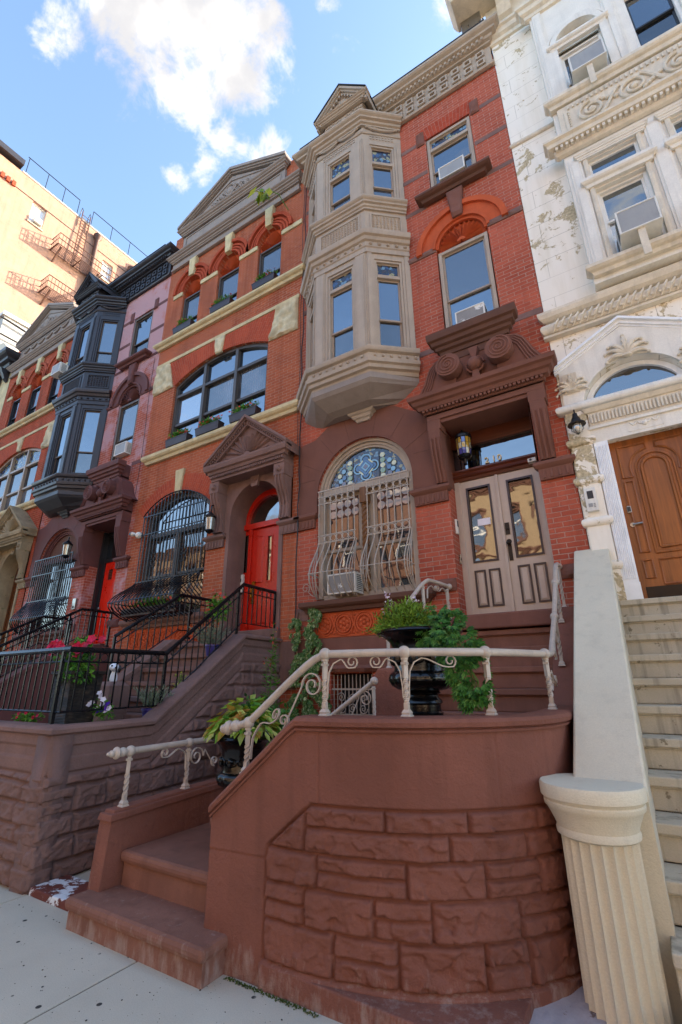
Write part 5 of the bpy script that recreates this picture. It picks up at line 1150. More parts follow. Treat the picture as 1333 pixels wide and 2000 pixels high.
    m.prism([(-.05, 5.03)]+arc(cxx, czz, rr, 90+an, 90-an, 16)+[(1.09, 5.03), (1.33, 5.03), (1.33, 5.56), (.52, 5.97), (-.29, 5.56), (-.29, 5.03)], FY-.03, FY+.01); m.build('gable_field', WHITE_T, H)
    for c, z, s_ in ((.52, 5.50, 1), (-.17, 5.22, .8), (1.21, 5.22, .8)):
        m = M()
        for i in range(7):
            a = R(12+156*i/6); ca, sa = math.cos(a), math.sin(a); q = 1 if ca > .05 else (-1 if ca < -.05 else 0); pts = []
            for t in range(9):
                u = t/8; rr_ = s_*(.03+.26*u); bend_ = q*s_*.10*u*u; pts.append((c+rr_*ca*.75+bend_*sa, FY-.04-.03*math.sin(math.pi*u), z+rr_*sa*1.1-abs(bend_)*.9*u+.0))
            m.tube(pts, [s_*(.010+.022*math.sin(math.pi*min(1, .15+u_/9))) for u_ in range(9)], 6)
            e_ = pts[-1]; m.ball((e_[0], e_[1]-.004, e_[2]-.01), s_*.024, 7, 4)
            for t in (3, 5): p_ = pts[t]; m.ball((p_[0]+.02*s_*sa, p_[1]-.01, p_[2]), s_*.018, 6, 4); m.ball((p_[0]-.02*s_*sa, p_[1]-.01, p_[2]), s_*.018, 6, 4)
        m.box(c-.11*s_, c+.11*s_, FY-.05, FY, z-.03, z+.33*s_) if s_ < 1 else None
        m.ball((c, FY-.05, z), .045, 8, 5, (1.6, 1, .7)); m.build('carved_palmette', WHITE_C, H, smooth=True)
    inn = arc(cxx, czz, rr-.03, 90+an*.93, 90-an*.93, 16)
    m = M(); m.prism([(-.0, 5.03)]+arc(cxx, czz, rr-.005, 90+an*.96, 90-an*.96, 16)+[(1.04, 5.03), (.98, 5.07)]+arc(cxx, czz, rr-.07, 90-an*.84, 90+an*.84, 16)+[(.06, 5.07)], FY+.12, FY+.2); fw_ = m.build('fanlight_frame', WHITE_N, H)
    M().prism([(.0, 5.03), (1.04, 5.03)]+arc(cxx, czz, rr-.03, 90-an*.93, 90+an*.93, 16), FY+.165, FY+.18).build('fanlight', GL_DOOR, fw_)
    m = M(); m.sweep(around(X0+.03, 5.1, FY, .0), [(.03+.085*math.cos(R(t)), 4.95+.07*math.sin(R(t))) for t in range(-110, 111, 20)]+[(-.02, 5.01), (-.02, 4.89)]); m.build('round_moulding', WHITE_T, H, smooth=True)
    m = M(); m.box(-.05, 1.09, FY-.06, FY+.01, 4.62, 4.885); 
    for i in range(28): xx = -.02+i*.04; m.tube([(xx, FY-.075, 4.66), (xx, FY-.075, 4.78)], .013, 6)
    m.sweep(around(-.05, 1.09, FY-.05, .0), [(-.02, 4.80), (.03, 4.82), (.06, 4.87), (-.02, 4.88)]); m.build('fluted_frieze', WHITE_C, H)
    m = M(); m.box(-.07, 1.11, FY-.045, FY+.01, 4.40, 4.62); m.box(-.08, 1.12, FY-.07, FY, 4.585, 4.62)
    for q in ((.34, .70, 4.44, 4.575),):
        for r_ in ((q[0], q[1], q[2], q[2]+.008), (q[0], q[1], q[3]-.008, q[3]), (q[0], q[0]+.008, q[2], q[3]), (q[1]-.008, q[1], q[2], q[3])): m.box(r_[0], r_[1], FY-.05, FY-.04, r_[2], r_[3])
    for k in range(4): m.tube([(.37+.075*k+.075*t/6, FY-.052, 4.56-.045*math.sin(math.pi*t/6)) for t in range(7)], .008, 5)
    m.ball((.52, FY-.05, 4.51), .03, 8, 5); m.build('lintel', WHITE_T, H)
    # banded half columns either side of the door
    for sx in (-.185, 1.225):
        m = M(); w = .12
        m.prismx([(FY-.06, 2.4), (FY-.06, 5.0), (FY+.01, 5.0), (FY+.01, 2.4)], sx-w, sx+w)
        for zc in (3.38, 3.92, 4.45, 2.84):
            pf = [(.0+.05*math.cos(R(t)), zc+.055*math.sin(R(t))) for t in range(-100, 101, 20)]+[(-.02, zc+.08), (-.02, zc-.08)]
            m.sweep(around(sx-w+.0, sx+w-.0, FY-.03, .02), pf)
        m.box(sx-w-.01, sx+w+.01, FY-.075, FY, 2.4, 2.78); m.build('banded_pier', WHITE_PP, H, smooth=True)
    for s_, a, b in ((-1, -.055, .10), (1, .94, 1.095)):
        m = M(); m.box(a, b, FY-.05, FY+.01, 2.62, 4.40); m.box(a-.006, b+.006, FY-.06, FY+.01, 2.40, 2.62)
        for i in range(7): xx = a+.012+(b-a-.024)*(i+.5)/7; m.tube([(xx, FY-.052, 2.66), (xx, FY-.052, 4.34)], .0075, 6)
        m.box(a+ .0 if s_ < 0 else a-.0, b, FY-.0, FY+.25, 2.40, 4.40) if False else None
        m.build('fluted_pilaster', WHITE_N, H)
    # oak door with arched panel
    y = FY+.12; a, b = .10, .94; c = .52
    D_ = M(); D_.wall(rect(a, b, 2.43, 4.42), [], y, .03); D_.box(a, b, y+.002, y+.06, 2.43, 4.42); d = D_.build('door', OAK, H)
    def mould(pts, w=.018, mt=OAK, closed=True):
        m = M(); m.tube([(p[0], y-.006, p[1]) for p in (pts+[pts[0]] if closed else pts)], w, 6); m.build('panel_moulding', mt, d, smooth=True)
    mould([(c-.13, 3.02)]+arc(c, 4.0, .13, 180, 0, 14)+[(c+.13, 3.02)], .02); mould([(c-.19, 2.96)]+arc(c, 4.0, .19, 180, 0, 16)+[(c+.19, 2.96)], .014)
    for s_ in (-1, 1):
        mould([(c+s_*.24, 3.92)]+[(c+s_*(.24+0*t), 3.92) for t in (0,)]+[(c+s_*.34, 3.92), (c+s_*.34, 4.33), (c+s_*.05, 4.33), (c+s_*.05, 4.25)]+[(c+s_*(.05+.2*math.sin(R(t))), 4.02+.23*math.cos(R(t))) for t in (10, 30, 50, 70, 85)], .014)
        mould([(c+s_*.25, 2.98), (c+s_*.34, 2.98), (c+s_*.34, 3.86), (c+s_*.25, 3.86)], .014); mould([(c+s_*.25, 2.68), (c+s_*.34, 2.68), (c+s_*.34, 2.88), (c+s_*.25, 2.88)], .014)
    mould([(c-.18, 2.60), (c+.18, 2.60), (c+.18, 2.88), (c-.18, 2.88)], .014)
    M().box(a+.05, b-.05, y-.012, y-.001, 2.44, 2.58).build('kick_plate', DARKM, d)
    m = M(); m.disc(a+.065, 3.32, .027, y-.02, y, 16); m.tube([(a+.065, y-.03, 3.32), (a+.17, y-.035, 3.325)], .011, 8); m.build('handle', STEEL, d)
    m = M(); m.prism([(a+.04, 3.47), (a+.09, 3.47), (a+.09, 3.56), (a+.04, 3.56)], y-.02, y); m.build('keypad_lock', STEEL, d, bevel=.02); 
    M().box(a+.048, a+.082, y-.024, y-.019, 3.485, 3.545).build('keypad_face', WINDK, d, bevel=.008)
    return H
white_house()

# stoop of the white house
def stone_flight(par, x0, x1, noses, rise, mt, run_back=.5, name='step', y_end=6.6, nb=.022):
    for i, (z, y) in enumerate(noses):
        yb = noses[i-1][1]+.03 if i else y_end
        m = M(); m.box(x0, x1, y, yb, z-.06, z); m.box(x0+.002, x1-.002, y+.035, yb, z-rise, z-.06); m.box(x0+.002, x1-.002, y+.022, y+.05, z-.075, z-.058)
        m.build(name, mt, par, bevel=nb)
SW = thing('stoop', (1.0, 4.5, 0), 'tall grey stone stoop with worn steps leading to the oak door', 'stoop')
nz_list = [(2.43, 6.12)]+[(2.227-.2065*k, 5.9-.297*k) for k in range(11)]
stone_flight(SW, -.16, 1.93, nz_list, .2065, STEPST, y_end=6.33)
M().box(-.128, 1.898, 3.2, 6.2, -.02, .0).build('stoop_base', STEPST, SW)
def cheek(par, x0, x1, mt):
    m = M(); m.prismx([(3.42, 0), (3.42, 1.0), (6.19, 2.98), (6.19, 0)], x0+.02, x1-.01); m.build('cheek_wall', mt, par)
    m = M(); m.prismx([(3.36, .965), (3.36, 1.03), (6.19, 3.075), (6.19, 3.0)], x0, x1); m.build('cheek_coping', mt, par, bevel=.015)
cheek(SW, -.50, -.125, LIMEST); cheek(SW, 1.9, 2.27, LIMEST)
for cx_ in (-.40, 2.0):
    cy_ = 3.30; m = M()
    prof = [(.215, 0), (.235, .01), (.235, .07), (.205, .10), (.20, .11)]
    n = 176; rs = []
    for z in (-.01, .02, .77, .81):
        k = .024 if z < .79 else 0
        rs.append([(cx_+(.190-k*abs(math.sin(11*2*math.pi*i/n/1))**.6)*math.cos(2*math.pi*i/n), cy_+(.190-k*abs(math.sin(11*2*math.pi*i/n))**.6)*math.sin(2*math.pi*i/n), z) for i in range(n)])
    m.loft(rs); sh = m.build('fluted_newel', LIMEST, SW, smooth=True)
    m = M(); m.lathe(cx_, cy_, [(.195, .80), (.208, .81), (.210, .83), (.203, .845), (.212, .87), (.228, .905), (.244, .935), (.254, .945), (.257, .965), (.252, .972), (.260, .985), (.268, .992), (.270, 1.045), (.262, 1.058), (.0, 1.06)], 44); m.build('newel_cap', LIMEST, SW, smooth=True)

# ------------------------------------------------------------------ heightfield stone walls
def resample(path, step):
    P = [Vector(p) for p in path]; out = [(P[0], 0.0)]; s = 0
    for a, b in zip(P, P[1:]):
        L = (b-a).length; k = max(1, int(L/step))
        for i in range(1, k+1): out.append((a+(b-a)*i/k, s+L*i/k))
        s += L
    return out
def smooth_path(P, n=8):
    P = [Vector(p) for p in P]; out = [P[0]]
    for i in range(len(P)-1):
        p0, p1, p2, p3 = P[max(i-1, 0)], P[i], P[i+1], P[min(i+2, len(P)-1)]
        for k in range(1, n+1):
            t = k/n; out.append(.5*((2*p1)+(p2-p0)*t+(2*p0-5*p1+4*p2-p3)*t*t+(3*p1-p0-3*p2+p3)*t**3))
    return out
def relief_wall(path, ztop, disp, z0, step=.012, rows=100, thick=.2):
    """path plan polyline, outward on the right hand side when walking; ztop(s); disp(s,z) outward"""
    S = resample(path, step); m = M(); grid = []
    for i, (p, s) in enumerate(S):
        a = S[max(i-1, 0)][0]; b = S[min(i+1, len(S)-1)][0]; d = (b-a).normalized(); nn = Vector((d.y, -d.x)); zt = ztop(s, p); col_ = []
        for j in range(rows+1):
            z = z0+(zt-z0)*j/rows; h = disp(s, z, p, zt); q = p+nn*h; col_.append(m.v(q.x, q.y, z))
        q = p-nn*thick; col_.append(m.v(q.x, q.y, zt)); col_.append(m.v(q.x, q.y, z0)); grid.append(col_)
    for a, b in zip(grid, grid[1:]):
        for j in range(len(a)-1): m.f([a[j], b[j], b[j+1], a[j+1]])
    m.f(grid[0][::-1]); m.f(grid[-1]); return m
def chisel(x, y, z, seed=0):
    v = Vector((x*7+seed, y*7, z*9)); a = noise.noise(v); b = 1-abs(noise.noise(v*2.1))*2; c = noise.noise(v*5.3)
    return .55*a+.3*b+.2*c
def facets(x, y, z, seed=0, f=11):
    v = Vector((x*f+seed, y*f, z*f*1.25)); v += noise.noise_vector(v*.8)*.35
    ds, ps = noise.voronoi(v); c = ps[0]; d = v-c; g = noise.noise_vector(c*7.3)
    return .55*noise.noise(c*3.1)+d.dot(g)*1.3+.18*noise.noise(v*4.1)
def pillow(e, w): 
    t = max(0, min(1, e/w)); return t*t*(3-2*t)
# --- number 210
SX = [(-2.61, 2.58), (-2.18, 2.62), (-1.85, 2.635), (-1.56, 2.69), (-1.28, 2.78), (-1.05, 2.91), (-.82, 3.11), (-.645, 3.36), (-.56, 3.65), (-.545, 4.0), (-.55, 4.5), (-.56, 5.2), (-.58, 6.17)]
SP = smooth_path(SX[1:], 6); SP = [Vector(SX[0])]+SP
SR = resample(SP, .01)
def s_at(X):
    best = min((abs(p.x-X), s) for p, s in SR if p.y < 3.4); return best[1]
s_flat = s_at(-1.98)
def zt210(s, p):
    if p.x < -1.98 and p.y < 3: return .85+(1.385-.85)*(p.x+2.61)/(.63)
    if p.y < 4.78: return 1.385
    return min(2.36, 1.385+(p.y-4.78)*.96)
L_end = SR[-1][1]
rows210 = [(.92, .80, [-1.90, -1.42, -1.00, -.70], ()), (.80, .67, [-1.90, -1.10], ()), (.67, .50, [-2.18, -1.82, -1.31, -.95, -.72], (1, 3)), (.50, .32, [-2.18, -1.89, -1.49, -1.20, -.82], (0, 2, 4)), (.32, .12, [-2.18, -1.71, -1.37, -.98, -.80], (1, 3))]
blocks = []
for zt_, zb_, xs_, split in rows210:
    ss = [s_at(q) for q in xs_]; last = ss[-1]
    while last < L_end-.2: last += random.uniform(.35, .6); ss.append(last)
    for k, (a, b) in enumerate(zip(ss, ss[1:])):
        if k in split or (k > len(xs_) and random.random() < .4): zm_ = (zt_+zb_)/2; blocks += [(a, b, zb_, zm_), (a, b, zm_, zt_)]
        else: blocks.append((a, b, zb_, zt_))
sPil = s_at(-2.18); s_k = s_at(-1.86)
blocks.append((s_at(-2.14), s_at(-1.90), .67, .92))
def rustic_top(s):
    if s < s_k: return .67+.25*(s-sPil)/(s_k-sPil)
    return .92
def disp210(s, z, p, zt):
    if z <= .12 and s > sPil: return .03
    if s > sPil and z < rustic_top(s):
        e = min(s-sPil, rustic_top(s)-z)
        if e < .012: return -.026
        for a, b, c, d in blocks:
            if a <= s < b and c <= z < d:
                q = min(s-a, b-s, z-c, d-z); q = min(q, e-.01)
                if q < .004: return -.026
                f = facets(p.x, p.y, z, a*3, 11)*.75+chisel(p.x*.6, p.y*.6, z*.6, a)*.4; return -.024+pillow(q, .016)*(.036+.030*f)
        return -.01
    g = 0
    for q in (s_at(-1.82), s_at(-.84)) if False else (sj1, sj2):
        if abs(s-q) < .006: g = -.006
    if s < sPil and abs(z-.60) < .006: g = -.006
    return g+.002*noise.noise((p.x*3, p.y*3, z*3))
sj1, sj2 = s_at(-1.81), s_at(-.85)
ST2 = thing('stoop', (-1.6, 4.2, 0), 'red brown stoop with a bulging rock-faced wall, turning up to the taupe double door', 'stoop', 'brownstone stoops')
relief_wall(SP, zt210, disp210, -.02, .009, 165, .2).build('curved_wall', BSTONE_UP, ST2, smooth='all')
def coping(path, zf, par, mt, th=.2, z0=0):
    pr = [(-.01, -.075), (.018, -.07), (.022, -.058), (.008, -.05), (.012, -.046), (.032, -.040), (.036, -.015), (.024, .004), (.0, .012), (-th+.02, .012), (-th-.015, 0), (-th-.02, -.02), (-th-.01, -.05), (-th+.02, -.06)]
    m = M(); pts = []
    S = resample(path, .05); s_ = 0
    for p, s in S: pts.append((p.x, p.y, zf(s, p)+z0))
    m.sweep(pts, pr); return m.build('coping', mt, par, smooth='all' if False else True)
coping([Vector((-2.615, 2.58))]+SP[1:], zt210, ST2, BSTONE_UP)
m = M(); m.loft([[(-2.66, 2.545, -.02), (-2.175, 2.585, -.02), (-2.175, 2.63, -.02), (-2.66, 2.63, -.02)], [(-2.62, 2.573, .84), (-2.18, 2.612, 1.2), (-2.18, 2.66, 1.2), (-2.62, 2.66, .84)]]) if False else None
# straight plinth the bulge stands on, and the patched concrete in the corner
M().loft([[(-2.17, 2.598, -.02), (-1.0, 2.598, -.02), (-.80, 2.50, -.02), (-.80, 3.5, -.02), (-2.17, 2.9, -.02)], [(-2.17, 2.598, .115), (-1.0, 2.598, .10), (-.80, 2.50, .085), (-.80, 3.5, .115), (-2.17, 2.9, .115)]]).build('plinth', BSTONE_UP, ST2, bevel=.008)
PATCH = stone('whitewashed_concrete', lin('b3aaab'), .14, .9, 4, .7, 60, .2, spots=(lin('7a6a66'), 7, .64))
m = M(); nx, ny = 26, 60; g = [[m.v(-.80+.42*i/nx, 1.9+2.3*j/ny, .055+.008*noise.noise((i*.3, j*.3, 0))+max(0, j/ny-.5)*.16) for j in range(ny+1)] for i in range(nx+1)]
for i in range(nx):
    for j in range(ny): m.f([g[i][j], g[i+1][j], g[i+1][j+1], g[i][j+1]])
m.loft([[(-.80, 1.9, -.02), (-.38, 1.9, -.02), (-.38, 4.2, -.02), (-.80, 4.2, -.02)], [(-.80, 1.9, .05), (-.38, 1.9, .05), (-.38, 4.2, .05), (-.80, 4.2, .05)]], caps=False)
m.build('concrete_patch', PATCH, kind='structure')
# steps from the pavement, the turn, the landing and the main flight
def slab(par, x0, x1, y0, y1, z, r=.2, mt=None, name='step', bv=.028, sx0=0, sx1=.0):
    M().box(x0, x1, y0, y1, z-.075, z).build(name, mt, par, bevel=bv); M().box(x0+.02+sx0, x1-.02-sx1, y0+.035, y1, z-r, z-.074).build('riser', mt, par)
STEP_M = stone('brownstone_tread', lin('895f50'), .2, .8, 3, .6, 130, .3, splash=.4)
slab(ST2, -3.80, -2.42, 2.39, 2.80, .19, .21, STEP_M); slab(ST2, -3.66, -2.55, 2.69, 4.6, .415, .225, STEP_M)
M().box(-2.66, -2.16, 2.66, 2.80, -.02, .80).build('pillar_back', BSTONE_UP, ST2)
slab(ST2, -3.09, -2.5, 3.02, 4.55, .64, .225, STEP_M); slab(ST2, -2.80, -2.3, 2.80, 3.0, .64, .225, STEP_M); slab(ST2, -2.60, -2.2, 2.82, 4.55, .87, .23, STEP_M)
M().prism([(-.9, .7), (-.9, .868), (-2.3, .868), (-2.3, .7)], 3.5, 5.0).build('landing', STEP_M, ST2); M().box(-2.3, -1.3, 3.0, 3.5, .7, .867).build('landing', STEP_M, ST2)
stone_flight(ST2, -2.02, -.74, [(2.18-.22*k, 6.0-.26*k) for k in range(6)], .22, STEP_M, y_end=6.19, nb=.025)
m = M(); m.loft([[(-2.66, 4.93, 0), (-2.66, 4.93, 1.62), (-2.6, 4.96, 1.74), (-2.08, 4.96, 1.74), (-2.02, 4.93, 1.62), (-2.02, 4.93, 0)], [(-2.60, 5.25, 0), (-2.60, 5.25, 1.66), (-2.56, 5.25, 1.76), (-2.06, 5.25, 1.76), (-2.02, 5.25, 1.66), (-2.02, 5.25, 0)], [(-2.36, 6.19, 0), (-2.36, 6.19, 2.3), (-2.32, 6.19, 2.42), (-2.06, 6.19, 2.42), (-2.02, 6.19, 2.3), (-2.02, 6.19, 0)]])
m.build('left_cheek', BSTONE_UP, ST2, bevel=.012)
m = M(); m.prism([(-3.36, 0), (-3.36, .66), (-2.66, 1.20), (-2.66, 0)], 4.58, 4.76); m.build('inner_low_wall', BSTONE_UP, ST2, bevel=.01)
def low_wall(par, mt):
    m = M(); m.loft([[(-3.80, 2.55, .0), (-3.66, 2.55, .0), (-3.655, 2.58, .625), (-3.795, 2.58, .625)], [(-3.80, 4.6, .0), (-3.66, 4.6, .0), (-3.655, 4.6, .70), (-3.795, 4.6, .70)]]); m.build('low_wall', mt, par)
    m = M(); m.loft([[(-3.81, 2.56, .62), (-3.64, 2.56, .62), (-3.645, 2.57, .668), (-3.80, 2.57, .668)], [(-3.81, 4.62, .70), (-3.64, 4.62, .70), (-3.645, 4.62, .745), (-3.80, 4.62, .745)]])
    m.loft([[(-3.79, 2.60, .66), (-3.67, 2.60, .66), (-3.675, 2.605, .69), (-3.785, 2.605, .69)], [(-3.79, 4.6, .74), (-3.67, 4.6, .74), (-3.675, 4.6, .765), (-3.785, 4.6, .765)]]); m.build('low_wall_coping', mt, par, bevel=.008)
low_wall(ST2, BSTONE_UP)
# white splashed slab beside it
SLAB = stone('paint_splashed_slab', lin('6f3f36'), .2, .7, 4, .3, 80, .2, spots=(lin('d8dcde'), 4.2, .50))
tag(M().box(-4.60, -3.84, 2.58, 2.90, -.01, .055).build('stone_slab', SLAB, bevel=.01), 'low brown slab splashed with white paint between the two stoops', 'slab')

# --- number 212 : front wall, side wall and flight
ST3 = thing('stoop', (-5.7, 4.3, 0), 'mauve brown panelled stoop with black railings below the arched red door', 'stoop', 'brownstone stoops')
def rubble(seed, smax, ztopfn):
    rnd = random.Random(seed); out = []; z = .0
    while z < 2.3:
        h = rnd.uniform(.13, .22); s = -rnd.random()*.2
        while s < smax:
            w = rnd.uniform(.22, .52)
            if h > .19 and rnd.random() < .35: zz = z+h*rnd.uniform(.4, .6); out += [(s, s+w, z, zz), (s, s+w, zz, z+h)]
            else: out.append((s, s+w, z, z+h))
            s += w
        z += h
    return out
def disp212(bl, slope_fn, L, panel):
    def f(s, z, p, zt):
        k = slope_fn(p); t = (zt-z)*k
        if t < .355:
            inpan = .14 < t < .245 and panel[0] < s < panel[1]
            eg = .0
            if inpan: eg = -.018
            return eg
        if t < .37: return -.008
        tt = (t-.37)
        # courses wander a little
        zz = z+.02*noise.noise((s*2.5, z*2, 7)); ss = s+.02*noise.noise((s*3, z*4, 3))
        for a, b, c, d in bl:
            if a <= ss < b and c <= zz < d:
                q = min(ss-a, b-ss, zz-c, d-zz, tt*.8+.002, s+.012, L-s+.012); fl = facets(p.x, p.y, z, a*5+c, 8)*.5+chisel(p.x*.6, p.y*.6, z*.6, a*5+c)*.6
                return -.022+pillow(q, .028)*(.042+.042*fl)
        return -.014
    return f
path_s = [(-4.63, 2.56), (-4.998, 6.19)]
def zt212(s, p):
    if p.y < 3.706: return 1.215
    return min(2.25, 1.215+(p.y-3.706)*.68)
Ls = (Vector(path_s[1])-Vector(path_s[0])).length
def kslope(p): return .83 if 3.74 < p.y < 5.2 else 1.0
relief_wall(path_s, zt212, disp212(rubble(3, 4, None), kslope, Ls+9, (.12, 3.5)), -.02, .013, 150, .2).build('side_wall', MAUVE, ST3, smooth='all')
path_f = [(-7.05, 2.56), (-4.63, 2.56)]
def ztf(s, p): return 1.215 if p.x > -6.35 else 1.215-(-6.35-p.x)*.85
relief_wall(path_f, ztf, disp212(rubble(11, 3, None), lambda p: 1, 2.42, (.7, 2.28)), -.02, .014, 100, .2).build('front_wall', MAUVE, ST3, smooth='all')
m = M(); pr = [(-.01, -.05), (.02, -.045), (.035, -.03), (.035, .0), (.02, .018), (-.02, .028), (-.19, .028), (-.215, .01), (-.215, -.05)]
pts = [(-7.05, 2.56, .62), (-6.35, 2.56, 1.215), (-4.63, 2.56, 1.215), (-4.746, 3.706, 1.215), (-4.90, 5.23, 2.25), (-4.998, 6.19, 2.25)]
m.sweep(pts, pr); m.build('coping', MAUVE, ST3, smooth=True)
STEP_3 = stone('mauve_tread', lin('80635b'), .2, .8, 3, .6, 130, .3)
M().box(-6.9, -4.84, 2.75, 3.9, .6, .868).build('landing', STEP_3, ST3)
stone_flight(ST3, -6.42, -5.12, [(2.20-.19*k, 5.25-.27*k) for k in range(7)], .19, STEP_3, y_end=6.19, nb=.02)
M().box(-6.40, -5.02, 6.12, 6.6, 2.2, 2.44).build('door_sill', STEP_3, ST3, bevel=.015)
def side_cheek(par, x0, x1, mt, y1=3.72, zlo=1.1):
    m = M(); m.prismx([(y1, 0), (y1, zlo), (5.23, 2.2), (6.19, 2.2), (6.19, 0)], x0+.02, x1-.02); m.build('far_cheek', mt, par)
    m = M(); m.prismx([(y1-.03, zlo), (y1-.03, zlo+.07), (5.22, 2.27), (6.19, 2.27), (6.19, 2.2), (5.25, 2.2)], x0, x1); m.build('far_cheek_coping', mt, par, bevel=.01)
side_cheek(ST3, -6.66, -6.42, MAUVE)
M().box(-6.72, -6.36, 3.66, 3.95, 0, 1.62).build('newel_block', MAUVE, ST3, bevel=.015)
slab(ST3, -8.2, -7.0, 2.40, 2.8, .19, .2, STEP_3); slab(ST3, -8.1, -7.0, 2.7, 4.4, .41, .22, STEP_3); slab(ST3, -7.5, -6.6, 2.8, 4.4, .64, .22, STEP_3)

# --- further stoops
def far_stoop(dx, label, mt):
    S_ = thing('stoop', (-1.4+dx, 4.3, 0), label, 'stoop', 'brownstone stoops'); x = lambda v: v+dx
    stone_flight(S_, x(-2.0), x(-.74), [(2.20-.19*k, 5.35-.27*k) for k in range(8)], .19, mt, y_end=6.19, nb=.02)
    for i, (a, b) in enumerate(((x(-2.24), x(-2.0)), (x(-.74), x(-.50)))):
        m = M(); m.prismx([(2.6, 0), (2.6, 1.15), (3.6, 1.15), (5.3, 2.26), (6.19, 2.26), (6.19, 0)], a, b); m.build('cheek_wall', mt, S_)
        m = M(); m.prismx([(2.57, 1.15), (2.57, 1.22), (3.58, 1.22), (5.28, 2.33), (6.19, 2.33), (6.19, 2.26), (5.3, 2.26), (3.6, 1.15)], a-.02, b+.02); m.build('coping', mt, S_, bevel=.01)
    rr = rubble(int(-dx*7), 3, None)
    m = relief_wall([(x(-2.9), 2.58), (x(-.48), 2.58)], lambda s, p: 1.16, disp212(rr, lambda p: 1, 2.42, (.1, 2.3)), -.02, .03, 40, .2); m.build('front_wall', mt, S_)
    M().box(x(-1.99), x(-.75), 6.1, 6.6, 2.2, 2.42).build('door_sill', mt, S_)
    M().box(x(-2.9), x(-.5), 2.7, 3.5, .5, .67).build('landing', mt, S_)
far_stoop(-9.1, 'plum brown stoop with twin iron rails rising to the scarlet door', MULBERRY)
far_stoop(-13.2, 'mossy stone stoop farthest left, below the mossy door gable', MOSSY)

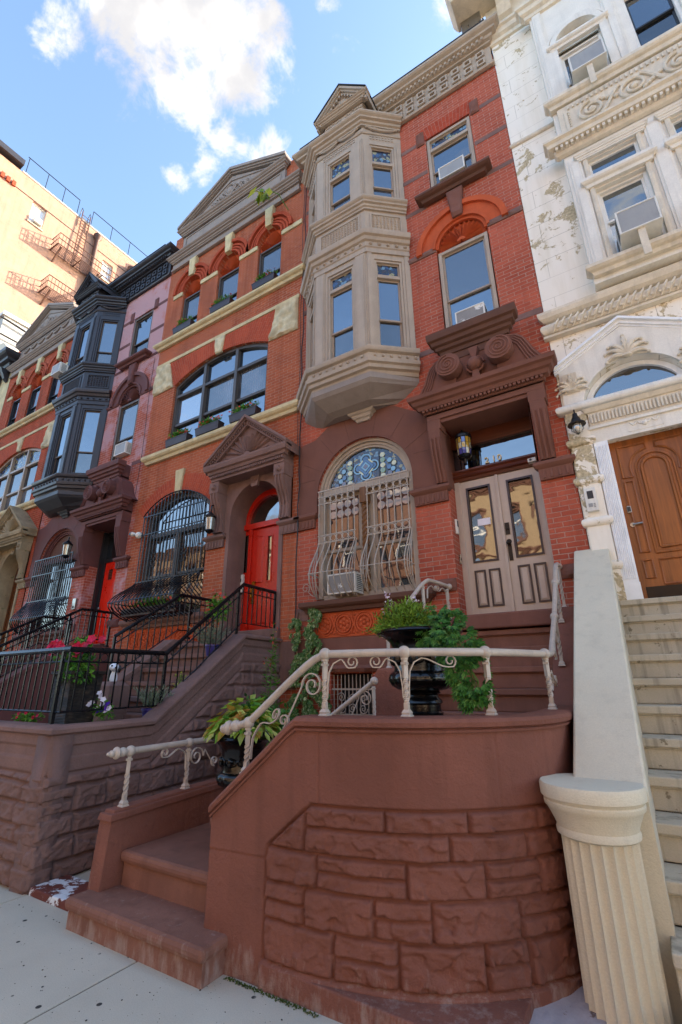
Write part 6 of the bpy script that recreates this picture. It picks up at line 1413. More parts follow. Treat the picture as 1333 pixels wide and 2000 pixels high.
# ------------------------------------------------------------------ tall sunlit building behind, its fire escape
def tan_building():
    H = thing('apartment_building', (-38, 16, 0), 'tall sunlit tan apartment building whose blank side wall rises behind the gables', 'building')
    X = -30.0
    m = M(Matrix(((0, 0, 0, 0),)*4)) if False else M()
    # side wall as a sheet in the yz plane with two window openings
    def yz(y0, y1, z0, z1): return [(y0, z0), (y1, z0), (y1, z1), (y0, z1)]
    wins = [yz(8.55, 9.45, 31.2, 33.0), yz(13.75, 14.6, 30.9, 32.6), yz(13.75, 14.6, 27.0, 28.6), yz(20.0, 21, 26.8, 28.6)]
    xf = Matrix(((0, -1, 0, X), (1, 0, 0, 0), (0, 0, 1, 0), (0, 0, 0, 1)))
    m.xf = xf; m.wall([(5.0, 0), (36, 0), (36, 34.6), (5.0, 34.6)], wins, 0, .25); m.xf = None
    m.build('side_wall', TAN, H)
    M().box(-46, X-.3, 5.0, 36, 0, 34.3).build('block', TAN, H)
    M().box(X-.35, X+.04, 7.5, 36, 34.6, 34.72).build('coping', CONC, H)
    for w in wins:
        a, b, c, d = w[0][0], w[1][0], w[0][1], w[2][1]
        m = M(); 
        for q in ((a, a+.08, c, d), (b-.08, b, c, d), (a+.08, b-.08, c, c+.08), (a+.08, b-.08, d-.08, d), (a+.08, b-.08, (c+d)/2-.04, (c+d)/2+.04)): m.box(X-.22, X-.12, q[0], q[1], q[2], q[3])
        wo = m.build('window', WINW, H); M().box(X-.2, X-.18, a+.08, b-.08, c+.08, d-.08).build('pane', glass('sunlit_glass', lin('c8c4ba'), .3), wo)
        M().box(X-.2, X+.08, a-.05, b+.05, c-.12, c).build('sill', STEPST, H)
    M().box(X-.01, X+.03, 5.2, 36, 33.02, 33.06).build('cable_run', CABLE, H)
    m = M(); m.sweep([(X+.0, 5.0), (X+.001, 7.55)][::-1] if False else [(X, 4.6), (X, 7.5)], [(-.1, 34.3), (.15, 34.3), (.3, 34.6), (.7, 34.8), (.75, 35.2), (-.1, 35.3)]) if False else m.box(-46, X+.35, 4.2, 7.4, 34.85, 35.3); m.build('cornice', BLACKP, H)
    for k in range(7):
        m = M(); m.box(X-.02, X+.14, 5.1+.34*k, 5.3+.34*k, 32.9+.0*k, 33.3); m.build('corbel', BR_OLD, H)
    m = M(); m.lathe(X+.2, 12.95, [(.16, 28), (.16, 33.6), (.3, 33.9), (.3, 34.1), (0, 34.1)], 14); m.build('flue_pipe', IRON_R, H, smooth=True)
    for yy, zz in ((15.9, 33.5), (16.5, 34.2)):
        m = M(); m.lathe(X+.25, yy, [(.28, 30), (.28, zz), (0, zz)], 14); m.build('flue_pipe', IRON_R, H, smooth=True)
    # roof guard rail
    m = M(); m.tube([(X-.1, 7.6, 36.3), (X-.1, 11.3, 36.3)], .03, 6); m.tube([(X-.1, 12.4, 36.3), (X-.1, 17.6, 36.3)], .03, 6); 
    for yy in (7.7, 9.0, 10.2, 11.3, 12.4, 14, 15.6, 17.6): m.tube([(X-.1, yy, 34.6), (X-.1, yy, 36.3)], .025, 6)
    for yy in (11.6, 12.2): m.tube([(X+.1, yy, 33.8), (X+.1, yy, 35.4), (X-.1, yy, 35.8), (X-.3, yy, 35.4), (X-.3, yy, 34.6)], .025, 6)
    m.build('roof_rail', IRON, H)
    F = thing('fire_escape', (X+.6, 12, 20), 'rusty iron fire escape with slatted landings on the sunlit tan wall', 'fire escape')
    for i, zf in enumerate((30.1, 26.3, 22.5)):
        y0, y1 = 10.2, 15.4; w = 1.05; m = M()
        for k in range(9): m.box(X+.02+.125*k, X+.06+.125*k, y0, y1-1.9, zf, zf+.04)
        m.box(X+.0, X+w, y0, y0+.06, zf-.03, zf+.0); m.box(X, X+w, y1-2.0, y1-1.94, zf-.03, zf); m.box(X, X+w, (y0+y1)/2-1, (y0+y1)/2-.94, zf-.03, zf)
        for k in range(3): m.box(X+.02+.125*k, X+.06+.125*k, y1-1.9, y1, zf, zf+.04)
        m.build('landing_grating', IRON_R, F)
        m = M()
        for zz in (zf+.5, zf+.98): m.tube([(X, y0, zz), (X+w, y0, zz), (X+w, y1, zz), (X, y1, zz)], .035, 5)
        m.tube([(X, y0, zf+.02), (X+w, y0, zf+.02), (X+w, y1, zf+.02), (X, y1, zf+.02)], .04, 5)
        for k in range(int((y1-y0)/.22)+1): m.tube([(X+w, y0+.22*k, zf), (X+w, y0+.22*k, zf+.98)], .017, 4)
        for k in range(1, 5): m.tube([(X+w*k/5, y0, zf), (X+w*k/5, y0, zf+.98)], .017, 4)
        m.build('guard_rail', IRON_R, F)
        m = M()
        for yy in (y0+.3, y1-2.2, y1-.3): m.tube([(X, yy, zf-.8), (X+w-.1, yy, zf-.02)], .06, 5)
        m.build('brace', IRON_R, F)
        m = M()
        for xx in (X+.5, X+w-.06): m.box(xx, xx+.03, y1-.6, y1-.5, zf-.0, zf) if False else m.tube([(xx, y1-.4, zf), (xx, y0+1.9, zf-3.8)], .06, 5)
        for k in range(15): t = (k+.5)/15; m.box(X+.5, X+w-.06, y1-.4+(y0+2.3-y1)*t-.09, y1-.4+(y0+2.3-y1)*t+.09, zf-3.8*t-.015, zf-3.8*t+.015)
        m.build('stair', IRON_R, F)
    m = M()
    for yy in (11.6, 12.2): m.tube([(X+.25, yy, 30.1), (X+.12, yy, 35.3)], .04, 5)
    for k in range(16): m.tube([(X+.22-.008*k, 11.6, 30.5+.3*k), (X+.22-.008*k, 12.2, 30.5+.3*k)], .024, 5)
    m.build('roof_ladder', IRON_R, F)
tan_building()
# pale rear block between, with cables along its parapet
H = thing('rear_block', (-24, 12, 0), 'low pale grey rooftop wall with cables, left of the far gable', 'building')
M().box(-29.5, -23.5, 6.9, 20, 0, 18.6).build('wall', CONC, H); M().box(-29.6, -23.4, 6.8, 20, 18.6, 18.8).build('coping', WHITE_T, H)
m = M(); m.tube([(-23.3, 6.7, 18.3), (-23.3, 9, 18.1), (-23.3, 12, 18.2), (-23.3, 18, 18.1)], .05, 6); m.tube([(-23.3, 6.7, 17.4), (-23.3, 18, 17.3)], .04, 6); m.build('cable_run', CABLE, H)

# far left house with a dark bracketed cornice and a cream round gable
def left_house():
    H = thing('townhouse', (-21, FY, 0), 'cream stone house at the far left edge under a dark bracketed cornice', 'townhouse')
    X0, X1 = -24.5, -18.62
    M().wall(rect(X0, X1, 0, 13.4), [rect(-20.6, -19.7, 10.0, 11.8), rect(-20.6, -19.7, 6.8, 8.8), rect(-20.6, -19.7, 3.0, 5.2)], FY, .25).build('wall', CREAM, H); body(H, X0, X1, 13.6, ASPH, 6.6)
    m = M(); m.sweep(around(X0, X1-.03, FY, .02), crown(12.9, 13.5, .55)); m.box(X0+.01, X1-.03, FY-.02, FY+.4, 12.9, 13.5); m.build('cornice', BLACKP, H)
    for k in range(9): m = M(); m.prismx([(FY-.02, 12.5), (FY-.15, 12.6), (FY-.35, 13.0), (FY-.02, 13.0)], X1-.3-.6*k, X1-.15-.6*k); m.build('bracket', BLACKP, H)
    m = M(); m.ring(X1-.9, 13.5, .55, .85, FY-.35, FY+.1, 0, 180, 22); m.disc(X1-.9, 13.5, .55, FY-.2, FY+.1); m.build('round_gable', WHITE_C, H)
    for z0, z1 in ((10.0, 11.8), (6.8, 8.8), (3.0, 5.2)): window(H, -20.6, -19.7, z0, z1, FY+.05, WINDK, GL_SKY, GL_DRK)
left_house()
# opposite side of the street (seen in the window glass, and it throws warm light back)
OPP = [stone('sunlit_sandstone', lin('8f745c'), .15), stone('sunlit_limestone', lin('a0927c'), .12), stone('sunlit_brownstone', lin('7a5a48'), .15), stone('sunlit_buff', lin('968166'), .12)]
labs = ['sandstone row house across the street, left end of the far row', 'pale limestone row house across the street', 'brown sandstone row house across the street', 'buff row house across the street, beside the brown one', 'second sandstone row house across the street', 'pale row house across the street at its right end', 'brown sandstone house at the right end of the far row']
bx = -40
for i in range(7):
    w = 9.5; H = thing('row_house', (bx+w/2, -16, 0), labs[i], 'townhouse', 'row houses across the street'); mt = OPP[i % 4]; h = 13.5+(i % 3)*.8
    xf = Matrix(((-1, 0, 0, bx+w), (0, -1, 0, -16), (0, 0, 1, 0), (0, 0, 0, 1)))
    ww = [rect(.7+c*2.25, 1.85+c*2.25, z, z+2.1) for c in range(4) for z in (2.6, 6.1, 9.6)]
    m = M(xf); m.wall(rect(0, w-.01, 0, h), ww, 0, .2); m.build('wall', mt, H); M().box(bx+.01, bx+w-.01, -26, -16.25, 0, h).build('rear_block', mt, H)
    [M(xf).sweep(around(.04, w-.05, 0, .02), sill_prof(zz, zz+.22, .16)).build('belt_course', DKBROWN, H) for zz in (1.9, 5.3, 8.85)]
    m = M(xf); m.sweep(around(.05, w-.06, 0, .02), crown(h-.6, h+.1, .5)); m.build('cornice', [DKBROWN, BLACKP, TAUPE][i % 3], H)
    for r_ in ww:
        a, b, c, d = r_[0][0], r_[1][0], r_[0][1], r_[2][1]
        f = M(xf); f.box(a-.2, b+.2, -.18, .0, d+.12, d+.26); f.box(a-.13, a-.002, -.07, .0, c, d+.12); f.box(b+.002, b+.13, -.07, .0, c, d+.12); f.box(a-.0, b+.0, -.07, .0, d, d+.12); f.box(a-.1, b+.1, -.12, .0, c-.14, c); f.build('window_trim', DKBROWN, H)
        f = M(xf); f.box(a, b, .1, .14, (c+d)/2-.04, (c+d)/2+.04); f.box(a, a+.07, .1, .14, c, d); f.box(b-.07, b, .1, .14, c, d); o = f.build('window', WINW, H); M(xf).box(a+.07, b-.07, .12, .13, c, d).build('pane', GL_DRK, o)
    bx += w

# ------------------------------------------------------------------ railings
def pipe(m, pts, r=.0255, n=12): m.tube(pts, r, n)
def bend(pts, k=3, it=2):
    P = [Vector(p) for p in pts]
    for _ in range(it):
        Q = [P[0]]
        for a, b in zip(P, P[1:]): Q += [a*.75+b*.25, a*.25+b*.75]
        Q.append(P[-1]); P = Q
    return P
def twisted_post(par, x, y, z0, z1, mt=None, lean=(0, 0)):
    m = M(); m.loft([[(x+a*w, y+b*w, z) for a, b in ((-1, -1), (1, -1), (1, 1), (-1, 1))] for w, z in ((.031, z0), (.031, z0+.010), (.024, z0+.018), (.026, z0+.028), (.017, z0+.045))])
    h = z1-z0; rs = []
    for i in range(25):
        t = i/24; z = z0+.045+(h-.06)*t; tw = 0 if t < .12 else (min(1, (t-.12)/.5))*2*math.pi*.9; w = .0145
        rs.append([(x+w*1.414*math.cos(tw+math.pi/4+k*math.pi/2), y+w*1.414*math.sin(tw+math.pi/4+k*math.pi/2), z) for k in range(4)])
    m.loft(rs); m.loft([[(x+a*.019, y+b*.019, z) for a, b in ((-1, -1), (1, -1), (1, 1), (-1, 1))] for z in (z1-.045, z1-.03)])
    return m.build('post', mt or RAILP, par)
def scroll(par, p, d, ln, hgt, mt=None, flip=1):
    """C and S scroll bracket hanging under the rail from post p along direction d"""
    p = Vector(p); d = Vector(d).normalized(); up_ = Vector((0, 0, 1)); m = M(); W_ = d.cross(up_).normalized()
    def P(u, v): return tuple(p+d*u+up_*v)
    pts = [P(.018, -hgt), P(.02, -hgt*.75), P(.03, -hgt*.4), P(.06, -.05), P(.11, -.025)]
    e = ln-.05; pts += [P(.11+(e-.16)*t, -.025-.055*(.5-.5*math.cos(math.pi*t))) for t in (.2, .4, .6, .8, 1)]
    c = (e-.03, -.055)
    pts += [P(c[0]+(.042-.03*t)*math.cos(-math.pi/2+t*math.pi*2*1.3), c[1]+(.042-.03*t)*math.sin(-math.pi/2+t*math.pi*2*1.3)+.012) for t in [k/16 for k in range(1, 17)]]
    # flat bar: narrow across the plane of the scroll, wide at right angles to it
    V = [Vector(q) for q in pts]; rings = []
    for i, q in enumerate(V):
        t_ = (V[min(i+1, len(V)-1)]-V[max(i-1, 0)]).normalized(); n_ = t_.cross(W_).normalized(); rings.append([tuple(q+n_*.0035+W_*.010), tuple(q+n_*.0035-W_*.010), tuple(q-n_*.0035-W_*.010), tuple(q-n_*.0035+W_*.010)])
    m.loft(rings); return m.build('scroll', mt or RAILP, par)
def big_scroll(par, p, d, sl, mt=None):
    """the larger pair of spirals under a sloping rail"""
    p = Vector(p); d = Vector(d).normalized(); up_ = Vector((0, 0, 1)); W_ = d.cross(up_).normalized()
    pts = [p+d*(.10+a)+up_*(-.14+b) for a, b in spiral(0, 0, .085, .02, 1.6, math.pi*.0, 26)]
    q = pts[0]; pts2 = [q+(p+d*.33+up_*(-.20-sl*.2)-q)*t+up_*(.02*math.sin(math.pi*t)) for t in (0, .3, .6, 1)]
    pts3 = [p+d*(.33+a)+up_*(-.18-sl*.2+b) for a, b in spiral(0, 0, .045, .012, 1.4, -math.pi*.5, 18, -1)]
    m = M()
    for ps in (pts, pts3):
        rings = []
        for i, v in enumerate(ps):
            t_ = (ps[min(i+1, len(ps)-1)]-ps[max(i-1, 0)]).normalized(); n_ = t_.cross(W_).normalized(); rings.append([tuple(v+n_*.0035+W_*.010), tuple(v+n_*.0035-W_*.010), tuple(v-n_*.0035-W_*.010), tuple(v-n_*.0035+W_*.010)])
        m.loft(rings)
    m.tube([pts[0], p+d*.2+up_*(-.08-sl*.1), pts3[0]], .006, 5); return m.build('scroll', mt or RAILP, par)

RA = thing('handrail', (-1.3, 3.0, 1.4), 'putty painted pipe handrail with twisted posts on the bulging brown wall', 'handrail', 'pipe handrails of number 210')
posts = [(-2.46, 2.72, 1.02, 1.335), (-1.815, 2.72, 1.397, 1.775), (-1.305, 2.865, 1.397, 1.775), (-.885, 3.21, 1.397, 1.775), (-.655, 4.02, 1.397, 1.79), (-.69, 5.12, 1.73, 2.19), (-.69, 5.60, 2.18, 2.61)]
c1 = smooth_path([Vector((p[0], p[1], p[3])) for p in posts[1:5]], 8)
top = [Vector((-2.62, 2.71, 1.30)), Vector((-2.46, 2.72, 1.335))]
m = M(); pipe(m, [top[0], top[1]])
pipe(m, bend([top[1], (-1.95, 2.72, 1.725), (-1.815, 2.72, 1.775)]) )
pipe(m, c1); pipe(m, bend([c1[-1], (-.655, 4.35, 1.80), (-.69, 4.7, 1.90), (-.69, 5.12, 2.19)])); pipe(m, bend([(-.69, 5.12, 2.19), (-.69, 5.60, 2.61), (-.69, 5.92, 2.90), (-.69, 6.19, 2.90)]))
m.build('rail', RAILP, RA, smooth=True)
for i, p in enumerate(posts):
    m = M(); m.ball((p[0], p[1], p[3]), .041, 16, 10); m.tube([(p[0], p[1], p[3]-.045), (p[0], p[1], p[3]-.03)], .024, 12); m.build('ball_joint', RAILP, RA, smooth=True); twisted_post(RA, p[0], p[1], p[2]-.005, p[3]-.03)
m = M(); m.ball((-2.57, 2.712, 1.312), .040, 12, 8); m.ball((-2.635, 2.708, 1.298), .048, 12, 8, (.7, 1, 1)); m.ball((-2.68, 2.706, 1.29), .03, 12, 8); m.build('finial', RAILP, RA, smooth=True); m = M(); m.ball((-.69, 6.16, 2.90), .04, 12, 8); m.build('finial', RAILP, RA, smooth=True)
twisted_post(RA, -.69, 6.05, 2.372, 2.88)
for a, b in ((1, 2), (2, 1), (2, 3), (3, 2) if False else (1, 2)):
    if (a, b) == (1, 2) and False: continue
for a, b in ((1, 2), (2, 1), (2, 3)):
    pa, pb = Vector(posts[a][:2]), Vector(posts[b][:2]); d = pb-pa; scroll(RA, (pa.x, pa.y, posts[a][3]-.01), (d.x, d.y, 0), d.length*.5 if b != 3 else .38, .26)
big_scroll(RA, (-1.815, 2.72, 1.72), (-1, 0, 0), .9); big_scroll(RA, (-.66, 4.05, 1.72), (0, 1, 0), -.3); big_scroll(RA, (-.69, 5.12, 2.12), (0, -1, 0), .6); scroll(RA, (-2.44, 2.72, 1.30), (1, 0, .62), .34, .2); big_scroll(RA, (-.69, 5.6, 2.55), (0, -1, 0), .8)
RB = thing('handrail', (-3.7, 3.4, .75), 'putty painted pipe handrail on the low wall beside the bottom steps', 'handrail', 'pipe handrails of number 210')
m = M(); pipe(m, [(-3.715, 2.60, 1.083), (-3.715, 4.55, 1.10)]); m.build('rail', RAILP, RB, smooth=True)
for yy, zb in ((2.71, .69), (3.32, .712), (4.45, .755)):
    m = M(); m.ball((-3.715, yy, 1.085), .041, 16, 10); m.build('ball_joint', RAILP, RB, smooth=True); twisted_post(RB, -3.715, yy, zb, 1.06)
m = M(); m.ball((-3.715, 2.64, 1.084), .036, 12, 8); m.ball((-3.715, 2.585, 1.083), .046, 12, 8, (1, .6, 1)); m.ball((-3.715, 2.545, 1.082), .026, 10, 6); m.ball((-3.715, 2.515, 1.082), .014, 8, 6); m.build('finial', RAILP, RB, smooth=True); m = M(); m.ball((-3.715, 4.56, 1.10), .04, 12, 8); m.build('finial', RAILP, RB, smooth=True)
scroll(RB, (-3.715, 3.32, 1.075), (0, -1, 0), .34, .2); big_scroll(RB, (-3.715, 3.32, 1.1), (0, 1, 0), .1); scroll(RB, (-3.715, 4.45, 1.08), (0, -1, 0), .34, .2)
RC = thing('handrail', (-2.9, 4.67, 1.1), 'short sloping putty pipe handrail in front of the area gate', 'handrail', 'pipe handrails of number 210')
m = M(); pipe(m, [(-3.35, 4.67, 1.04), (-2.49, 4.67, 1.607)]); m.build('rail', RAILP, RC, smooth=True)
m = M(); m.ball((-2.49, 4.67, 1.607), .042, 14, 10); m.ball((-3.35, 4.67, 1.04), .04, 14, 10); m.build('finial', RAILP, RC, smooth=True)
twisted_post(RC, -2.50, 4.67, 1.19, 1.57); twisted_post(RC, -3.30, 4.67, .71, 1.04); big_scroll(RC, (-2.50, 4.67, 1.57), (-1, 0, 0), .9)
RD = thing('handrail', (-2.2, 5.7, 2.3), 'putty pipe handrail on the left cheek, half hidden by the shrub', 'handrail', 'pipe handrails of number 210')
m = M(); pipe(m, bend([(-2.50, 4.98, 2.10), (-2.36, 5.45, 2.56), (-2.24, 5.70, 2.84), (-2.19, 5.85, 2.84), (-2.08, 6.16, 2.80)])); m.build('rail', RAILP, RD, smooth=True)
m = M(); m.ball((-2.08, 6.14, 2.80), .041, 14, 10); m.ball((-2.50, 4.98, 2.10), .041, 14, 10); m.build('finial', RAILP, RD, smooth=True)
twisted_post(RD, -2.10, 6.10, 2.36, 2.78); twisted_post(RD, -2.26, 5.64, 2.05, 2.77); twisted_post(RD, -2.48, 5.02, 1.72, 2.08); scroll(RD, (-2.10, 6.10, 2.79), (-.1, -.4, 0), .3, .2); scroll(RD, (-2.24, 5.7, 2.8), (.1, .4, 0), .3, .2)

def iron_railing(name_loc, label, segs, H_=.66, group='black iron railings', step=.105, mt=None, rings=True):
    """segs: list of top-line polylines; balusters hang from it to the coping"""
    T_ = thing('iron_railing', name_loc, label, 'railing', group); mt = mt or IRON
    for pts in segs:
        P = [Vector(p) for p in pts]
        m = M(); m.tube(P, .026, 8); m.tube([p+Vector((0, 0, .012)) for p in P], .018, 6); m.build('hand_rail', mt, T_, smooth=True)
        m = M()
        for o in (-.115, -H_+.08): m.tube([p+Vector((0, 0, o)) for p in P], .010, 4)
        rg = m
        S = resample([p for p in [Vector((q.x, q.y)) for q in P]], step); 
        def zat(s):
            acc_ = 0
            for a, b in zip(P, P[1:]):
                L = (Vector((b.x, b.y))-Vector((a.x, a.y))).length
                if s <= acc_+L+1e-6: return a.z+(b.z-a.z)*(s-acc_)/max(L, 1e-6)
                acc_ += L
            return P[-1].z
        bars = M()
        for i, (p, s) in enumerate(S):
            z = zat(s)
            if i % 12 == 0 or i == len(S)-1: pm = M(); pm.box(p.x-.016, p.x+.016, p.y-.016, p.y+.016, z-H_-.06, z-.01); pm.box(p.x-.035, p.x+.035, p.y-.035, p.y+.035, z-H_-.06, z-H_-.025); pm.build('post', mt, T_)
            else: bars.box(p.x-.006, p.x+.006, p.y-.006, p.y+.006, z-H_+.08, z-.01)
            if rings and i < len(S)-1 and i % 2 == 0:
                q = S[i+1][0]; c = (p+q)/2; zc = zat(s+step/2)-.066; d = (q-p).normalized()
                rg.tube([(c.x+d.x*.040*math.cos(t*math.pi/7), c.y+d.y*.040*math.cos(t*math.pi/7), zc+.040*math.sin(t*math.pi/7)) for t in range(15)], .005, 4)
        bars.build('balusters', mt, T_); rg.build('lower_rails', mt, T_)
    return T_
iron_railing((-4.9, 4.0, 1.3), 'black iron railing running down the near side of the arched door stoop', [[(-6.32, 2.72, 1.93), (-4.87, 2.72, 1.93), (-4.93, 3.92, 1.94), (-5.07, 5.33, 3.03), (-5.12, 6.15, 3.03)]])
iron_railing((-6.55, 5.0, 1.5), 'black iron railing on the far side of the arched door stoop', [[(-6.55, 4.27, 2.26), (-6.55, 5.38, 3.02), (-6.55, 6.15, 3.02)]])
iron_railing((-9.7, 5.0, 1.3), 'black iron railing on the right cheek of the scarlet door stoop', [[(-9.72, 2.75, 1.92), (-9.72, 3.60, 1.92), (-9.72, 5.50, 3.06), (-9.72, 6.17, 3.06)]])
iron_railing((-11.2, 5.0, 1.3), 'black iron railing on the left cheek of the scarlet door stoop', [[(-11.2, 2.75, 1.92), (-11.2, 3.60, 1.92), (-11.2, 5.5, 3.02), (-11.2, 6.15, 3.02)]])

# ------------------------------------------------------------------ window guards
def belly(t, zt, zk, zb, dep):     # profile of a pot-bellied bar: (depth forward, z)
    if t < .5: return 0, zt+(zk-zt)*t*2
    u = (t-.5)*2; return dep*(math.sin(math.pi*min(1, u**1.5*.98))**.85), zk+(zb-zk)*u
def guard(loc, label, x0, x1, n, ys, zt, zk, zb, dep, mt, r=.007, ztf=None, parts=True, rings=True):
    G = thing('window_guard', loc, label, 'window guard', 'iron window guards'); m = M()
    for i in range(n+1):
        xx = x0+(x1-x0)*i/n; top_ = ztf(xx) if ztf else zt
        pts = []
        for k in range(21):
            f, z = belly(k/20, top_, zk, zb, dep); pts.append((xx, ys-f, z))
        m.tube(pts, r, 6)
    m.build('bars', mt, G, smooth=True)
    for zz in (ztf and [] or [zt]): M().box(x0-.02, x1+.02, ys-.012, ys+.008, zz-.012, zz+.012).build('cross_bar', mt, G)
    if rings:
        for zz in (zt-.17, zk+.07):
            m = M()
            for o in (-.065, .065): m.box(x0-.02, x1+.02, ys-.010, ys+.010, zz+o-.008, zz+o+.008)
            for i in range(n):
                c = x0+(x1-x0)*(i+.5)/n; m.tube([(c+.05*math.cos(t*math.pi/9), ys-.004, zz+.05*math.sin(t*math.pi/9)) for t in range(19)], .0065, 5)
            m.build('ring_band', mt, G)
    else:
        for zz in (zk, zt-.42): M().box(x0-.02, x1+.02, ys-.010, ys+.010, zz-.01, zz+.01).build('cross_bar', mt, G)
    # side returns
    m = M()
    for xx in (x0-.02, x1+.02):
        for k in range(3): m.tube([(xx, ys+.02-((k+1)*.3*f), z) for f, z in [belly(t/20, zk, zk, zb, dep) for t in range(10, 21)]], r*.8, 5)
    f, z = belly(.8, zt, zk, zb, dep)
    m.tube([(x0-.02, ys+.04, z), (x0-.02, ys-f, z), (x1+.02, ys-f, z), (x1+.02, ys+.04, z)], r, 6); m.build('belly_hoop', mt, G)
    return G
G1 = guard((-3.85, FY-.1, 3.7), 'putty painted window guard over the air conditioner, left of the twisted column', -4.20, -3.52, 6, FY-.10, 4.64, 3.72, 2.82, .27, GRILP, r=.0095)
G2 = guard((-2.98, FY-.1, 3.7), 'putty painted window guard right of the twisted column', -3.28, -2.58, 6, FY-.10, 4.64, 3.72, 2.82, .27, GRILP, r=.0095)
m = M(); m.tube([(a, FY-.1, b) for a, b in spiral(-4.45, 3.02, .085, .02, 1.3, -.9, 22)], .006, 5); m.tube([(-4.39, FY-.1, 2.95), (-4.3, FY-.12, 2.88), (-4.22, FY-.14, 2.86)], .006, 5); m.build('curl', GRILP, G1)
cxx, czz, rr, an = segc(-9.0, -6.97, 5.12, 5.53)
G3 = guard((-8, FY-.1, 4), 'black iron pot-bellied window guard left of the arched red door', -8.95, -7.02, 18, FY-.08, 5.1, 3.62, 2.80, .55, IRON, .0115, lambda q: czz+math.sqrt(rr*rr-(q-cxx)**2)-.03, rings=False)
m = M(); m.tube([(q, FY-.09, czz+math.sqrt(rr*rr-(q-cxx)**2)-.02) for q in [-8.98+2.0*i/20 for i in range(21)]], .014, 6); m.build('arched_bar', IRON, G3)
for cc in (-8.45, -7.5):
    m = M(); m.tube([(cc, FY-.1, 3.8), (cc, FY-.1, 4.35)], .009, 5)
    for k in range(3):
        for s_ in (-1, 1): m.tube([(a, FY-.1, b) for a, b in spiral(cc+s_*.06, 3.95+.13*k, .06-.012*k, .012, 1.2, math.pi if s_ > 0 else 0, 16, s_)], .007, 5)
    m.build('scroll_ornament', IRON, G3)
G4 = guard((-12.5, FY-.1, 3.7), 'black iron window guard beneath the blind arch of the pale brick house', -13.38, -11.62, 17, FY-.10, 4.70, 3.6, 2.8, .30, IRON, .012, rings=False)

# ------------------------------------------------------------------ air conditioners
def aircon(x0, x1, y0, y1, z0, z1, label, front=PEELG, brk=False, tilt=0):
    A_ = thing('air_conditioner', ((x0+x1)/2, y1, z0), label, 'air conditioner', 'window air conditioners'); t = .022
    m = M(); m.box(x0, x1, y0+.02, y1, z0, z1); m.box(x0, x0+t, y0, y0+.02, z0, z1); m.box(x1-t, x1, y0, y0+.02, z0, z1); m.box(x0+t, x1-t, y0, y0+.02, z1-t, z1); m.box(x0+t, x1-t, y0, y0+.02, z0, z0+t); m.build('casing', PLAST, A_, bevel=.004)
    m = M(); m.box(x0+t, x1-t, y0+.008, y0+.019, z0+t, z1-t); m.build('condenser_panel', front, A_)
    n = 9
    for s_ in (x0, x1):
        m = M()
        for i in range(n): z = z0+.04+(z1-z0-.08)*i/(n-1); m.box(s_-.003, s_+.003, y0+.05, y0+.05+(y1-y0)*.45, z-.006, z+.006)
        m.build('side_vents', WINDK, A_)
    if brk: M().box((x0+x1)/2-.04, (x0+x1)/2+.04, y0+.03, y0+.06, z0-.42, z0-.001).build('support_strut', WHITE_C, A_)
    return A_
aircon(-3.98, -3.48, FY-.18, FY+.16, 2.86, 3.17, 'peeling air conditioner behind the left putty guard of the stained glass window')
aircon(-1.56, -1.10, FY-.17, FY+.10, 6.88, 7.12, 'peeling air conditioner in the window directly above the scrolled door hood')
aircon(-1.56, -1.09, FY-.18, FY+.08, 10.14, 10.44, 'white framed air conditioner in the top right brick window above the fan arch', PLASTG)
aircon(.72, 1.20, FY-.46, FY-.10, 10.44, 10.80, 'large air conditioner jutting from the arched window of the white house', PLASTG, True)
aircon(.74, 1.20, FY-.50, FY-.10, 6.98, 7.36, 'air conditioner on a strut in the lower window of the white house', PLASTG, True)
aircon(-10.5, -10.05, FY-.15, FY+.08, 7.02, 7.34, 'small air conditioner above the scarlet door hood of the pale brick house', PLASTG)
aircon(-13.45, -13.0, FY-.78, FY-.48, 10.22, 10.55, 'white air conditioner hanging out of the black bay', PLASTG)
A_ = thing('air_conditioner', (-30, 9, 31.2), 'sunlit air conditioner in the tan wall window', 'air conditioner', 'window air conditioners'); M().box(-30.25, -29.75, 8.85, 9.3, 31.3, 31.75).build('casing', PLAST, A_); M().box(-29.749, -29.735, 8.9, 9.25, 31.35, 31.7).build('condenser_panel', PLASTG, A_)

# ------------------------------------------------------------------ lamps, intercoms, cables
def carriage_lamp(x, y, z, s, label, arm):
    L = thing('wall_lantern', (x, y, z), label, 'wall lantern', 'wall lanterns'); n = 12
    m = M(); m.lathe(x, y, [(.0, z+.30*s), (.012*s, z+.29*s), (.018*s, z+.25*s), (.01*s, z+.23*s), (.03*s, z+.20*s), (.085*s, z+.15*s), (.115*s, z+.11*s), (.11*s, z+.09*s), (.0, z+.09*s)], n); m.build('cap', IRON, L, smooth=True)
    m = M(); m.lathe(x, y, [(.09*s, z+.09*s), (.088*s, z+.05*s), (.072*s, z-.16*s), (.0, z-.16*s)], n); m.build('glass', glass('lantern_glass', lin('9a9484'), .3), L, smooth=True)
    m = M()
    for k in range(6): a = R(60*k); m.tube([(x+.092*s*math.cos(a), y+.092*s*math.sin(a), z+.09*s), (x+.076*s*math.cos(a), y+.076*s*math.sin(a), z-.16*s)], .006*s, 5)
    m.lathe(x, y, [(.08*s, z-.15*s), (.085*s, z-.17*s), (.06*s, z-.20*s), (.03*s, z-.215*s), (0, z-.24*s)], n); m.build('cage', IRON, L)
    m = M(); m.tube(bend([(x, y, z-.2*s if arm < 0 else z+.24*s), (x, y, z-.30*s if arm < 0 else z+.36*s), (x, y+.1*s, z-.34*s if arm < 0 else z+.38*s), (x, FY, z-.2*s if arm < 0 else z+.2*s)]), .014*s, 6); m.build('arm', IRON, L); return L
carriage_lamp(-6.62, FY-.27, 4.50, 1.0, 'black wall lantern on the left console of the arched red door', 1)
